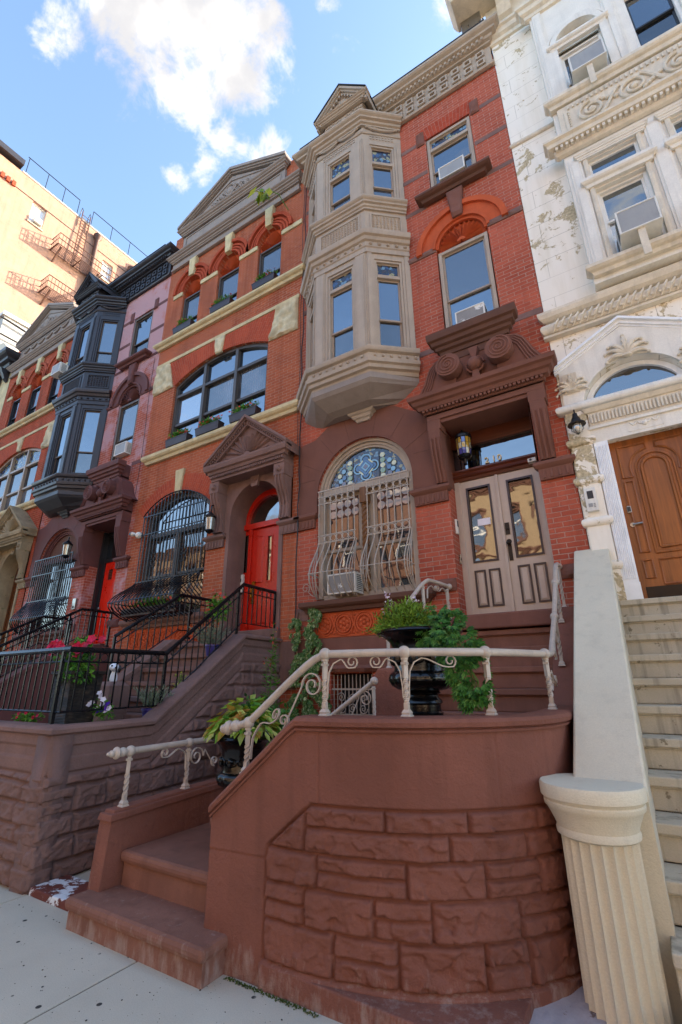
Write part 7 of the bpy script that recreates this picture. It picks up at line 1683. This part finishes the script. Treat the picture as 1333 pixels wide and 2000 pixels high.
carriage_lamp(-11.55, FY-.30, 4.72, 1.05, 'black carriage lantern beside the window guard of the pale brick house', -1)
L = thing('wall_lantern', (-.2, FY-.2, 4.6), 'dark barn style wall lamp on the white banded pier', 'wall lantern', 'wall lanterns')
m = M(); m.lathe(-.19, FY-.18, [(0, 4.80), (.028, 4.80), (.034, 4.755), (.05, 4.73), (.058, 4.70), (.062, 4.675), (.105, 4.655), (.108, 4.64), (0, 4.645)], 20); m.tube(bend([(-.19, FY-.18, 4.79), (-.19, FY-.18, 4.88), (-.19, FY-.05, 4.86), (-.19, FY, 4.80)]), .008, 8); m.build('shade', DARKM, L, smooth=True)
m = M(); m.lathe(-.19, FY-.18, [(.05, 4.65), (.058, 4.60), (.05, 4.55), (.03, 4.53), (0, 4.525)], 16); m.build('glass', glass('lamp_glass', lin('b8b4a8'), .35), L, smooth=True)
m = M(); [m.tube([(-.19+.066*math.cos(R(60*k)), FY-.18+.066*math.sin(R(60*k)), 4.65), (-.19+.07*math.cos(R(60*k)), FY-.18+.07*math.sin(R(60*k)), 4.57), (-.19, FY-.18, 4.505)], .003, 4) for k in range(6)]; m.build('cage', DARKM, L)
# leaded drum lamp in the recess
L = thing('porch_lamp', (-1.73, FY+.12, 4.9), 'black and amber leaded glass drum lamp hanging in the 210 doorway', 'porch lamp')
lx, ly = -1.72, FY+.10
m = M(); m.lathe(lx, ly, [(0, 5.18), (.02, 5.17), (.02, 5.10), (.11, 5.085), (.125, 5.06), (.125, 5.02), (.11, 5.015), (0, 5.015)], 20); m.lathe(lx, ly, [(.10, 4.745), (.105, 4.735), (.08, 4.70), (.03, 4.68), (.02, 4.62), (.028, 4.60), (0, 4.58)], 20); [m.tube([(lx+.112*math.cos(R(30*k)), ly+.112*math.sin(R(30*k)), 5.02), (lx+.10*math.cos(R(30*k)), ly+.10*math.sin(R(30*k)), 4.74)], .005, 4) for k in range(12)]
m.build('cage', IRON, L)
m = M()
for k in range(12):
    for j, (za, zb, ra, rb) in enumerate(((5.015, 4.93, .110, .1075), (4.925, 4.84, .107, .104), (4.835, 4.74, .1035, .10))):
        m.mi = (0 if j < 2 else 1) if (k+j) % 3 else (2 if j else 1); a, b = R(30*k+2), R(30*k+28)
        m.f([m.v(lx+ra*math.cos(a), ly+ra*math.sin(a), za), m.v(lx+ra*math.cos(b), ly+ra*math.sin(b), za), m.v(lx+rb*math.cos(b), ly+rb*math.sin(b), zb), m.v(lx+rb*math.cos(a), ly+rb*math.sin(a), zb)])
m.build('leaded_panes', [glass('amber_glass', lin('b8963c'), .15), glass('violet_glass', lin('4a4a96'), .15), glass('milky_glass', lin('c8c2a0'), .15)], L)
def cam_obj(name, x, y, z, w, h, d, label, cat, mt=PLAST):
    T_ = thing(name, (x, y, z), label, cat); M().box(x-w/2, x+w/2, y-d, y, z-h/2, z+h/2).build('casing', mt, T_, bevel=.008); return T_
T_ = cam_obj('security_camera', -.83, FY+.28, 4.48, .11, .06, .09, 'small white camera at the top right corner of the double door', 'camera'); M().disc(-.845, 4.48, .018, FY+.186, FY+.19, 14).build('lens', WINDK, T_)
T_ = thing('door_buzzer', (-1.97, FY+.15, 3.68), 'small white doorbell camera on the brick jamb of 210', 'doorbell'); M().box(-1.978, -1.945, FY+.12, FY+.19, 3.58, 3.80).build('casing', PLAST, T_, bevel=.006); M().box(-1.946, -1.941, FY+.13, FY+.18, 3.69, 3.78).build('lens', WINDK, T_)
T_ = thing('door_buzzer', (-1.97, FY+.2, 3.2), 'lower grey push button panel on the brick jamb of 210', 'doorbell'); M().box(-1.978, -1.955, FY+.17, FY+.22, 3.15, 3.29).build('casing', STEEL, T_, bevel=.004); M().disc(-1.966, 3.0, .001, FY, FY) if False else M().box(-1.956, -1.951, FY+.18, FY+.21, 3.20, 3.23).build('button', WINDK, T_)
T_ = thing('intercom', (-.2, FY-.06, 3.66), 'white door intercom with dark screen on the peeling banded pier', 'intercom'); M().box(-.265, -.14, FY-.115, FY-.055, 3.505, 3.80).build('casing', PLAST, T_, bevel=.004); M().box(-.235, -.17, FY-.119, FY-.114, 3.66, 3.76).build('screen', WINDK, T_)
m = M(); m.box(-.24, -.195, FY-.119, FY-.114, 3.555, 3.60); [m.box(-.185, -.165, FY-.119, FY-.114, 3.545+.02*k, 3.557+.02*k) for k in range(3)]; m.build('buttons', PLASTG, T_)
T_ = thing('intercom', (-6.37, FY+.38, 3.4), 'white intercom panel beside the arched red door', 'intercom'); M().box(-6.405, -6.27, FY+.355, FY+.40, 3.22, 3.56).build('casing', PLAST, T_, bevel=.004); M().box(-6.36, -6.31, FY+.35, FY+.356, 3.42, 3.48).build('speaker', WINDK, T_); M().box(-6.37, -6.30, FY+.35, FY+.356, 3.27, 3.33).build('button', PLASTG, T_)
T_ = thing('intercom', (-11.3, FY-.02, 3.4), 'grey buzzer box on the pale brick beside the scarlet door', 'intercom'); M().box(-11.33, -11.20, FY-.05, FY, 3.26, 3.52).build('casing', STEEL, T_, bevel=.004); M().box(-11.30, -11.23, FY-.055, FY-.049, 3.30, 3.34).build('button', WINDK, T_)
T_ = thing('security_camera', (-9.15, FY-.1, 4.72), 'white twin security camera on the brick between the two red doors', 'camera'); m = M(); m.ball((-9.05, FY-.10, 4.70), .075, 12, 8); m.ball((-9.22, FY-.14, 4.74), .055, 12, 8, (1.4, 1, .9)); m.box(-9.22, -9.05, FY-.05, FY, 4.68, 4.76); m.build('casing', PLAST, T_, smooth=True); M().disc(-9.24, 4.74, .03, FY-.20, FY-.185, 12).build('lens', WINDK, T_)
# cables
def cable(pts, r, label):
    m = M(); m.tube(pts, r, 6); tag(m.build('wall_cable', CABLE), label, 'cable', 'cables down the facades')
cable([(-4.66+.015*math.sin(z*3.1)+.01*math.sin(z*7), FY-.06, z) for z in [12.9-.25*k for k in range(33)]]+[(-4.66+.01*math.sin(z*5), FY-.085, z) for z in [4.5-.25*k for k in range(9)]], .012, 'thick black cable bundle down the joint between the two brick houses')
cable([(-4.73+.012*math.sin(z*2.7), FY-.045, z) for z in [12.6-.3*k for k in range(24)]], .006, 'thin black cable just left of the thick cable bundle')
cable([(-9.35-.02*z+.02*math.sin(z*2), FY-.05, z) for z in [9.7-.3*k for k in range(14)]], .006, 'thin cable where orange brick meets pale washed brick')
T_ = thing('rooftop_unit', (-.6, 7, 13.4), 'metal vent box standing on the roof beside the white cornice', 'rooftop vent'); M().box(-.78, -.40, 5.98, 6.4, 13.40, 14.35).build('casing', STEEL, T_, bevel=.01); M().box(-.80, -.38, 5.96, 6.42, 14.35, 14.42).build('cap', WINDK, T_)

# ------------------------------------------------------------------ urns and planting
def urn(cx_, cy_, z0, h, r, label, plinth=None):
    U = thing('urn', (cx_, cy_, z0), label, 'urn', 'black iron urns'); P = lambda a: [(q*r, z0+w*h) for q, w in a]
    m = M(); m.lathe(cx_, cy_, P([(0, 0), (.46, 0), (.46, .045), (.42, .06), (.43, .085), (.38, .10), (.38, .17), (.43, .19), (.41, .22), (.36, .24), (.34, .27), (.40, .295), (.36, .32)]), 28); m.build('foot', URN, U, smooth=True)
    m = M(); n = 88; prof = P([(.34, .31), (.52, .33), (.66, .37), (.73, .43), (.71, .49), (.62, .53)]); rs = []
    for rr, z in prof: rs.append([(cx_+rr*(1+.05*abs(math.sin(11*math.pi*k/n))-.03)*math.cos(2*math.pi*k/n), cy_+rr*(1+.05*abs(math.sin(11*math.pi*k/n))-.03)*math.sin(2*math.pi*k/n), z) for k in range(n)])
    m.loft(rs); m.build('gadrooned_bulge', URN, U, smooth='all')
    m = M(); m.lathe(cx_, cy_, P([(.62, .52), (.60, .55), (.61, .70), (.63, .80), (.69, .86), (.79, .91), (.88, .935), (.97, .95), (1.0, .965), (.97, .985), (.90, 1.0), (.84, .99), (.80, .95), (0, .94)]), 44)
    for k in range(28):
        a = 2*math.pi*k/28
        m.tube([(cx_+(.955*r+.012*r*0)*math.cos(a+da), cy_+.955*r*math.sin(a+da), z0+h*(.975-.018*math.cos(da/.11*math.pi/2)*1.0)) for da in (-.11, -.07, 0, .07, .11)], .007*r/.3, 5)
    for k in range(9):
        a = 2*math.pi*k/9; m.ball((cx_+.61*r*math.cos(a), cy_+.61*r*math.sin(a), z0+h*.66), .10*r, 7, 5, (1, 1, 1.4)); m.tube([(cx_+.62*r*math.cos(a+.35*math.sin(t)), cy_+.62*r*math.sin(a+.35*math.sin(t)), z0+h*(.66+.05*math.cos(t))) for t in [q*.5 for q in range(13)]], .02*r, 4)
    m.build('bowl', URN, U, smooth=True); m = M(); m.lathe(cx_, cy_, P([(0, .93), (.8, .95), (.5, .97), (0, .98)]), 16); m.build('soil', SOIL, U); return U
urn(-1.46, 3.5, 1.33, .645, .335, 'large glossy black urn on the landing with a shrub and trailing vine')
tag(M().box(-1.68, -1.24, 3.28, 3.72, .866, 1.33).build('stone_block', BSTONE_UP, bevel=.01), 'brown stone block carrying the large black urn', 'stone block')
urn(-2.94, 3.2, .64, .56, .275, 'smaller black urn with drooping yellow green leaves beside the bottom steps')

def plant(name, loc, label, cat='plant', group=None): return thing(name, loc, label, cat, group)
# feathery shrub
P = plant('shrub', (-1.6, 3.5, 1.95), 'feathery green shrub with pale flower spikes in the large black urn')
m = M(); random.seed(5)
for i in range(520):
    q = rv(); q.z = abs(q.z)*1.1-.22; L = random.uniform(.15, .25); b = Vector((-1.55+random.gauss(0, .05), 3.48+random.gauss(0, .05), 1.93)); e = b+Vector((q.x*.25, q.y*.23, max(.02, q.z*.27)+.04))
    n = 12
    for k in range(n):
        t = .25+.75*k/n; p = b+(e-b)*t+Vector((0, 0, -.02*t*t)); leaf(m, p, (e-b).normalized()*.8+rv()*.8, rv(), .042, .0048)
blob(m, (-1.56, 3.48, 2.07), (.22, .19, .17), 2600, .036, .007, .3)
m.build('needles', LEAFN, P)
m = M(); [m.tube([(-1.55, 3.48, 1.93), (-1.55+random.uniform(-.2, .2), 3.48+random.uniform(-.15, .15), 2.1+random.random()*.1)], .004, 4) for _ in range(26)]; m.build('stems', STEMB, P)
m = M()
for bx_, bz in ((-1.70, 2.25), (-1.66, 2.19), (-1.46, 2.22), (-1.72, 2.14)):
    for k in range(14): leaf(m, Vector((bx_+random.gauss(0, .012), 3.45+random.gauss(0, .012), bz+random.uniform(-.04, .03))), rv()+Vector((0, 0, .5)), rv(), .022, .008)
m.build('flower_spikes', leafmat('mauve_white_petal', [lin('d8c8d4'), lin('b89ab0'), lin('efe8ea')]), P)
# trailing vine
P = plant('trailing_vine', (-1.3, 3.5, 1.9), 'bright green lobed vine spilling from the right side of the large urn')
m = M()
def vine_leaf(m, p, d, n, s):
    d = d.normalized(); sd_ = d.cross(n)
    if sd_.length < .01: return
    sd_.normalize()
    for a in (-.85, -.4, 0, .4, .85):
        dd = d*math.cos(a)+sd_*math.sin(a); leaf(m, p, dd, n, s*(1-.28*abs(a)), s*.17)
path = [(-1.36, 3.42, 1.97), (-1.26, 3.34, 1.98), (-1.16, 3.28, 1.93), (-1.08, 3.24, 1.84), (-1.03, 3.22, 1.72), (-1.0, 3.22, 1.60), (-.985, 3.22, 1.5), (-.97, 3.22, 1.42)]
wid = [.13, .15, .15, .13, .11, .10, .08, .03]
for i in range(820):
    t = random.random()**1.1*(len(path)-1.001); k = int(t); u = t-k; c = Vector(path[k])*(1-u)+Vector(path[k+1])*u; w = wid[k]*(1-u)+wid[k+1]*u
    q = rv(); p = c+Vector((q.x*w*1.15, q.y*w*.8, q.z*w*1.0))
    if noise.noise(p*10) < -.1: continue
    vine_leaf(m, p, q*.6+Vector((.1, -.2, -.7)), (Vector((.1, -.8, .5))+rv()*.5).normalized(), random.uniform(.042, .075))
m.build('leaves', LEAFV, P)
m = M(); [m.tube([Vector(q)+Vector((random.gauss(0, .03), random.gauss(0, .03), 0)) for q in path], .004, 4) for _ in range(9)]; m.build('stems', STEM, P)
# hosta like plant
P = plant('potted_plant', (-2.94, 3.2, 1.2), 'drooping yellow and green leaves in the smaller black urn')
m = M(); random.seed(9)
for i in range(170):
    a = random.random()*2*math.pi; rad = .30*math.sqrt(random.random()); p0 = Vector((-2.94, 3.2, 1.17)); hz = .05+.24*(1-(rad/.32)**2)*random.uniform(.55, 1.1); tip = p0+Vector((math.cos(a)*rad, math.sin(a)*rad*.9, hz))
    d = Vector((math.cos(a)*.7, math.sin(a)*.7, .3-rad*4+random.gauss(0, .3))); leaf(m, tip, d, Vector((math.cos(a)*.6, math.sin(a)*.6, 1))+rv()*.4, random.uniform(.08, .13), random.uniform(.026, .042), .5)
m.build('leaves', LEAFY, P); m = M()
for i in range(40):
    a = random.random()*2*math.pi; m.tube([(-2.94, 3.2, 1.16), (-2.94+.12*math.cos(a), 3.2+.12*math.sin(a), 1.30), (-2.94+.24*math.cos(a), 3.2+.2*math.sin(a), 1.26)], .004, 4)
m.build('stems', STEM, P)
# ivy on the wall
def ivy(label, cells, n, size, mat_, y=FY-.06, dep=.1):
    P = plant('ivy', (cells[0][0], y, 0), label); m = M(); tot = sum(c[2]*c[3] for c in cells)
    for (x, z, rx, rz) in cells:
        for i in range(int(n*rx*rz/tot)):
            a = random.random()*2*math.pi; rr = math.sqrt(random.random()); px, pz = x+rx*rr*math.cos(a), z+rz*rr*math.sin(a)
            px += .07*noise.noise((pz*6, 3, x)); 
            if noise.noise((px*7, pz*7, 4)) < -.08: continue
            bulge = .6+.5*noise.noise((px*5, pz*5, 1)); p = Vector((px, y-dep*bulge*random.random()-.01, pz)); vine_leaf(m, p, Vector((random.gauss(0, .5), -.25, -.8)), (Vector((0, -1, .35))+rv()*.45).normalized(), size*random.uniform(.7, 1.25))
    m.build('leaves', mat_, P); m = M()
    for (x, z, rx, rz) in cells: m.tube([(x+.03, y+.03, z-rz), (x-.02, y+.02, z), (x+.03, y+.03, z+rz)], .008, 5)
    m.build('stems', STEMB, P); return P
ivy('variegated ivy climbing the brownstone between the two houses', [(-4.66, 2.42, .10, .24), (-4.28, 2.55, .10, .24), (-4.36, 2.35, .10, .12), (-4.45, 2.12, .27, .22), (-4.42, 1.85, .27, .24), (-4.40, 1.55, .33, .26), (-4.34, 1.25, .42, .28), (-4.55, 1.0, .45, .25)], 3600, .062, LEAFI)
ivy('low dark green ivy mound behind the smaller urn', [(-4.15, 1.05, .35, .28), (-3.9, .85, .3, .2)], 700, .07, LEAFV, 4.9, .35)
# tall weed and low leaves in the area way
P = plant('tall_weed', (-3.95, 4.7, 1.0), 'tall spindly weed with orange red tips in front of the mauve stoop'); m = M(); mp = M(); ms_ = M()
for k, (dx_, hh) in enumerate(((0, 1.36), (.06, 1.15), (-.05, .95))):
    base = Vector((-3.98+dx_, 4.7+.03*k, .95)); pts = [base+Vector((.06*math.sin(t*2+k), 0, hh*t)) for t in [q/10 for q in range(11)]]; ms_.tube(pts, [.008-.0006*q for q in range(11)], 5)
    for j in range(70):
        t = random.random(); p = base+Vector((.06*math.sin(t*2+k), 0, hh*t)); a = random.random()*6.28; leaf(m, p, Vector((math.cos(a), math.sin(a), .35)), Vector((0, 0, 1)), .13*(1.15-t)+.03, .018*(1.2-t)+.004)
    for j in range(9): leaf(mp, pts[-1]+Vector((random.gauss(0, .035), random.gauss(0, .03), random.uniform(-.12, .02))), rv()+Vector((0, 0, 1)), rv(), .03, .01)
m.build('leaves', LEAFG, P); mp.build('buds', PETO, P); ms_.build('stems', STEM, P)
P = plant('leafy_plants', (-3.7, 4.3, .9), 'dark leafy plants filling the area way behind the smaller urn'); m = M()
for c in ((-3.85, 4.35, 1.28), (-3.6, 4.5, 1.22), (-4.1, 4.55, 1.30), (-3.45, 4.4, 1.05), (-3.9, 4.3, 1.0), (-3.6, 4.3, .9)): blob(m, c, (.26, .2, .16), 230, .075, .022, .3)
m.build('leaves', LEAFV, P); m = M(); [m.tube([(-3.8+random.gauss(0, .15), 4.42, .1), (-3.8+random.gauss(0, .25), 4.4, 1.2)], .006, 4) for _ in range(14)]; m.build('stems', STEM, P)
# --- things on the mauve stoop
Q = thing('planter', (-5.27, 3.07, .87), 'tall tapered black wicker planter behind the corner of the black railing', 'planter')
def wicker():
    mt, nt, b = newmat('woven_wicker'); p = pos(nt); wv = N(nt, 'ShaderNodeTexWave', wave_type='BANDS', bands_direction='Z'); wv.inputs['Scale'].default_value = 22; wv.inputs['Distortion'].default_value = 1.2; wv.inputs['Detail'].default_value = 2; nt.links.new(p, wv.inputs[0])
    nn = noise_node(nt, p, 9, 4); c = mixc(nt, wv.outputs['Fac'], lin('100e0e'), lin('3a322c')); c = mixc(nt, rng(nt, nn.outputs[0], .5, .7, 0, .6), c, lin('6a5a48')); nt.links.new(c, b.inputs['Base Color']); b.inputs['Roughness'].default_value = .5; bump(nt, b, wv.outputs['Fac'], .8, .01); return mt
m = M(); a, b = .13, .18; cx_, cy_ = -5.28, 3.08
m.loft([[(cx_+q*s_, cy_+w*s_, z) for q, w in ((-1, -1), (1, -1), (1, 1), (-1, 1))] for s_, z in ((a, .87), (b, 1.70), (b+.012, 1.70), (b+.012, 1.735), (b-.02, 1.735), (b-.02, 1.66))]); m.build('basket', wicker(), Q); M().box(cx_-.15, cx_+.15, cy_-.15, cy_+.15, 1.66, 1.70).build('soil', SOIL, Q)
P = plant('flowering_plant', (-5.28, 3.08, 1.72), 'magenta flowers over dark leaves in the wicker planter'); m = M(); random.seed(21)
blob(m, (-5.28, 3.06, 1.84), (.27, .24, .13), 620, .06, .018, .35); blob(m, (-5.22, 3.0, 1.70), (.25, .2, .12), 320, .06, .018, .5, 0, .6)
for k in range(12): p0 = Vector((-5.28+random.gauss(0, .1), 3.08, 1.9)); [leaf(m, p0+Vector((.01*j*math.sin(k), 0, .022*j)), rv()+Vector((0, 0, .6)), rv(), .055, .015) for j in range(9)]
m.build('leaves', LEAFG, P); mp = M()
def bloom(m, p, r, n=5, up_=Vector((.3, -.8, .5))):
    up_ = (up_+rv()*.35).normalized(); a = up_.orthogonal().normalized(); b = up_.cross(a)
    for k in range(n): t = 2*math.pi*k/n; leaf(m, Vector(p), a*math.cos(t)+b*math.sin(t)+up_*.25, up_, r, r*.62)
for k in range(12): bloom(mp, (-5.42+random.gauss(0, .05), 2.86+random.gauss(0, .02), 1.97+random.gauss(0, .03)), .05)
for k in range(14): bloom(mp, (-5.06+random.gauss(0, .05), 2.96+random.gauss(0, .04), 1.98+random.gauss(0, .03)), .055)
mp.build('flowers', PETP, P)
def flowers(loc, label, c, rad, n, L, w, leafm, petm, np_, pr_, pot=None, group=None, pr2=None):
    P = plant('flowering_plant' if np_ else 'potted_plant', loc, label, 'plant', group); m = M(); blob(m, c, rad, n, L, w, .2); m.build('leaves', leafm, P)
    if np_:
        mp = M(); [bloom(mp, (c[0]+random.uniform(-1, 1)*rad[0], c[1]-rad[1]*random.uniform(.2, .9), c[2]+rad[2]*random.uniform(-.3, 1.1)), pr_) for _ in range(np_)]; mp.build('flowers', petm, P)
    if pr2: mp = M(); [bloom(mp, (c[0]+random.uniform(.0, 1)*rad[0], c[1]-rad[1]*random.uniform(.2, .9), c[2]+rad[2]*random.uniform(-.3, .6)), pr_) for _ in range(4)]; mp.build('dark_flowers', pr2, P)
    m = M(); [m.tube([(c[0]+random.gauss(0, rad[0]*.3), c[1], c[2]-rad[2]*1.2), (c[0]+random.gauss(0, rad[0]*.5), c[1], c[2]+rad[2]*.6)], .003, 4) for _ in range(8)]; m.build('stems', STEM, P)
    return P
flowers((-4.98, 3.25, .9), 'white and violet petunias in front of the steps of the mauve stoop', (-4.95, 3.22, 1.36), (.17, .12, .14), 260, .04, .012, LEAFG, PETW, 9, .033, pr2=PETV)
flowers((-5.5, 2.85, 1.2), 'low red flowers along the coping left of the wicker planter', (-5.75, 2.88, 1.27), (.33, .09, .045), 420, .04, .012, LEAFG, PETP, 6, .022)
def pot(x, y, z, r, h, label, mt):
    T_ = thing('flower_pot', (x, y, z), label, 'flower pot', 'violet flower pots'); m = M(); m.lathe(x, y, [(0, z), (r*.75, z), (r, z+h*.85), (r*1.08, z+h*.85), (r*1.08, z+h), (r*.9, z+h), (r*.88, z+h*.9), (0, z+h*.9)], 20); m.build('pot', mt, T_, smooth=True); M().lathe(x, y, [(0, z+h*.86), (r*.87, z+h*.92), (0, z+h*.93)], 12).build('soil', SOIL, T_)
pot(-5.02, 3.88, 1.18, .11, .15, 'violet flower pot low on the mauve stoop', POTV); pot(-5.19, 4.90, 1.96, .10, .15, 'violet flower pot high on the mauve stoop', POTV)
def tufts(c, rad, n, h, mat_, label):
    P = plant('potted_plant', (c[0], c[1], c[2]), label, 'plant'); m = M()
    for i in range(n):
        a = random.random()*6.28; rr = math.sqrt(random.random()); b = Vector((c[0]+rad*.35*rr*math.cos(a), c[1]+rad*.35*rr*math.sin(a), c[2])); e = b+Vector((math.cos(a)*rad*rr*.9, math.sin(a)*rad*rr*.9, h*random.uniform(.55, 1.1)))
        for k in range(9): leaf(m, b+(e-b)*(.15+.85*k/9), (e-b).normalized()+rv()*.6, rv(), .045, .006)
    m.build('leaves', mat_, P); m = M(); [m.tube([(c[0], c[1], c[2]), (c[0]+random.gauss(0, rad*.4), c[1]+random.gauss(0, rad*.4), c[2]+h*.8)], .003, 4) for _ in range(12)]; m.build('stems', STEM, P)
tufts((-5.02, 3.88, 1.32), .20, 90, .24, LEAFS, 'silvery lavender tuft in the lower violet pot'); tufts((-5.28, 4.92, 2.10), .26, 110, .30, LEAFS, 'silvery lavender tuft in the upper violet pot')
flowers((-5.02, 4.2, 1.4), 'yellow green foliage between the two violet pots', (-5.03, 4.25, 1.62), (.10, .1, .14), 160, .04, .012, LEAFY, PETP, 0, .02)
flowers((-5.45, 5.6, 2.3), 'dark bushy plant with red blooms at the top of the mauve stoop', (-5.75, 5.5, 2.75), (.28, .18, .30), 520, .06, .02, LEAFG, PETO, 6, .03)
T_ = thing('garden_ornament', (-6.5, 3.8, 1.62), 'small black and white dog ornament on the stone newel block', 'ornament')
ox, oy, oz = -5.73, 3.8, 1.62
# the ornament stands on its own block inside the stoop
m = M(); m.box(ox-.20, ox+.16, oy-.14, oy+.14, .85, 1.58); m.loft([[(ox-.20, oy-.14, 1.58), (ox+.16, oy-.14, 1.58), (ox+.16, oy+.14, 1.58), (ox-.20, oy+.14, 1.58)], [(ox-.12, oy-.08, 1.63), (ox+.08, oy-.08, 1.63), (ox+.08, oy+.08, 1.63), (ox-.12, oy+.08, 1.63)]])
tag(m.build('stone_block', MAUVE, bevel=.006), 'mauve stone block under the black and white ornament', 'stone block')
WHP = paint('white_glaze', lin('e4e6ea'), .25); m = M(); m.loft([[(ox+q*.045*w, oy+e*.04*w, 1.625+z) for q, e in [(math.cos(k*math.pi/6), math.sin(k*math.pi/6)) for k in range(12)]] for w, z in ((.9, 0), (1.15, .03), (1.0, .08), (.7, .12), (.75, .14))]); m.build('body', WHP, T_, smooth=True)
m = M(); m.ball((ox+.01, oy-.02, 1.80), .055, 12, 8, (1.15, 1, .9)); m.ball((ox+.06, oy-.05, 1.785), .03, 10, 6, (1.3, 1, .8)); m.build('head', WHP, T_, smooth=True)
m = M(); m.ball((ox+.095, oy-.055, 1.79), .012, 8, 6); m.ball((ox+.035, oy-.068, 1.815), .012, 8, 6); m.ball((ox-.045, oy-.0, 1.79), .035, 8, 6, (.5, .8, 1.4)); m.ball((ox+.03, oy+.045, 1.78), .035, 8, 6, (.6, .5, 1.4)); m.build('black_patches', URN, T_, smooth=True)
# ------------------------------------------------------------------ window boxes
def window_box(x0, x1, y0, y1, z0, z1, label, seed):
    random.seed(seed); T_ = thing('window_box', ((x0+x1)/2, y1, z0), label, 'window box', 'dark window boxes'); t = .015
    m = M(); m.loft([[(x0+e, y0+e*.6, z), (x1-e, y0+e*.6, z), (x1-e, y1, z), (x0+e, y1, z)] for e, z in ((.02, z0), (.0, z1-.02), (-.008, z1-.02), (-.008, z1))]); m.build('box', BOXDK, T_)
    P = plant('box_flowers', ((x0+x1)/2, y1, z1), 'green plants with orange blooms in the '+label.replace(' window', '').replace('under the ', 'under '), 'plant', 'plants in the window boxes'); m = M(); c = ((x0+x1)/2, (y0+y1)/2, z1+.06)
    blob(m, (c[0], c[1], c[2]+.03), ((x1-x0)*.50, .11, .12), 800, .06, .014, .15); [leaf(m, Vector((random.uniform(x0, x1), c[1], z1+.04)), Vector((random.gauss(0, .3), random.gauss(0, .3), 1)), rv(), random.uniform(.08, .17), .006) for _ in range(60)]; m.build('leaves', LEAFG, P)
    mp = M(); [bloom(mp, (random.uniform(x0, x1), c[1]-random.uniform(0, .08), z1+random.uniform(.04, .15)), .03) for _ in range(22)]; mp.build('flowers', PETO, P)
for i, (a, b, w) in enumerate(((-8.46, -7.74, 'left'), (-7.48, -6.76, 'middle'), (-6.46, -5.72, 'right'))): window_box(a, b, FY-.17, FY+.0, 6.68, 6.86, w+' window box under the wide second floor window', 40+i)
for i, (a, b, w) in enumerate(((-8.78, -8.10, 'left'), (-7.44, -6.76, 'middle'), (-6.08, -5.42, 'right'))): window_box(a, b, FY-.17, FY-.01, 10.03, 10.20, w+' window box under the top floor arches', 50+i)
window_box(-8.8, -7.15, FY-.42, FY-.2, 2.86, 3.0, 'long flower box inside the black pot-bellied guard', 60)
# sprig growing out of the gable cornice
P = plant('cornice_sprig', (-5.07, 5.95, 11.6), 'sprig of yellow green leaves hanging in front of the grey gable cornice'); m = M(); random.seed(3)
m.tube([(-5.10, 6.05, 11.9), (-5.2, 5.8, 12.2), (-5.42, 5.7, 12.38), (-5.55, 5.7, 12.42)], .012, 5); m.build('stem', STEM, P); m = M()
for k in range(15):
    c = Vector((-5.55+random.gauss(0, .14), 5.7+random.gauss(0, .06), 12.42+random.gauss(0, .07))); leaf(m, c, Vector((random.gauss(0, .45), random.gauss(0, .3), -1)), Vector((.2, -1, .3))+rv()*.5, random.uniform(.22, .38), random.uniform(.055, .09))
m.build('leaves', LEAFA, P)
# moss and grit where the brown stoop meets the flags
random.seed(77); m = M()
for i in range(900):
    t = random.random(); x = -2.4+1.6*t; y = 2.585-.0*t if x < -1.75 else 2.39+.02*random.random(); y -= abs(random.gauss(0, .012)); leaf(m, Vector((x, y, .002)), rv()+Vector((0, 0, .6)), rv(), .012, .005)
o = m.build('moss', leafmat('moss', [lin('3c4a1c'), lin('5a6a2a')])); tag(o, 'thin green moss along the foot of the brown stoop', 'moss'); o['kind'] = 'stuff'
m = M()
for i in range(420):
    x, y = random.uniform(-5.4, -.8), random.uniform(.3, 2.5); r = random.uniform(.002, .007); m.ball((x, y, r*.3), r, 5, 3, (1, random.uniform(.5, 1.4), .4))
o = m.build('pavement_grit', stone('dark_grit', lin('4a4642'))); tag(o, 'small dark grit and leaf scraps scattered over the sidewalk', 'grit'); o['kind'] = 'stuff'
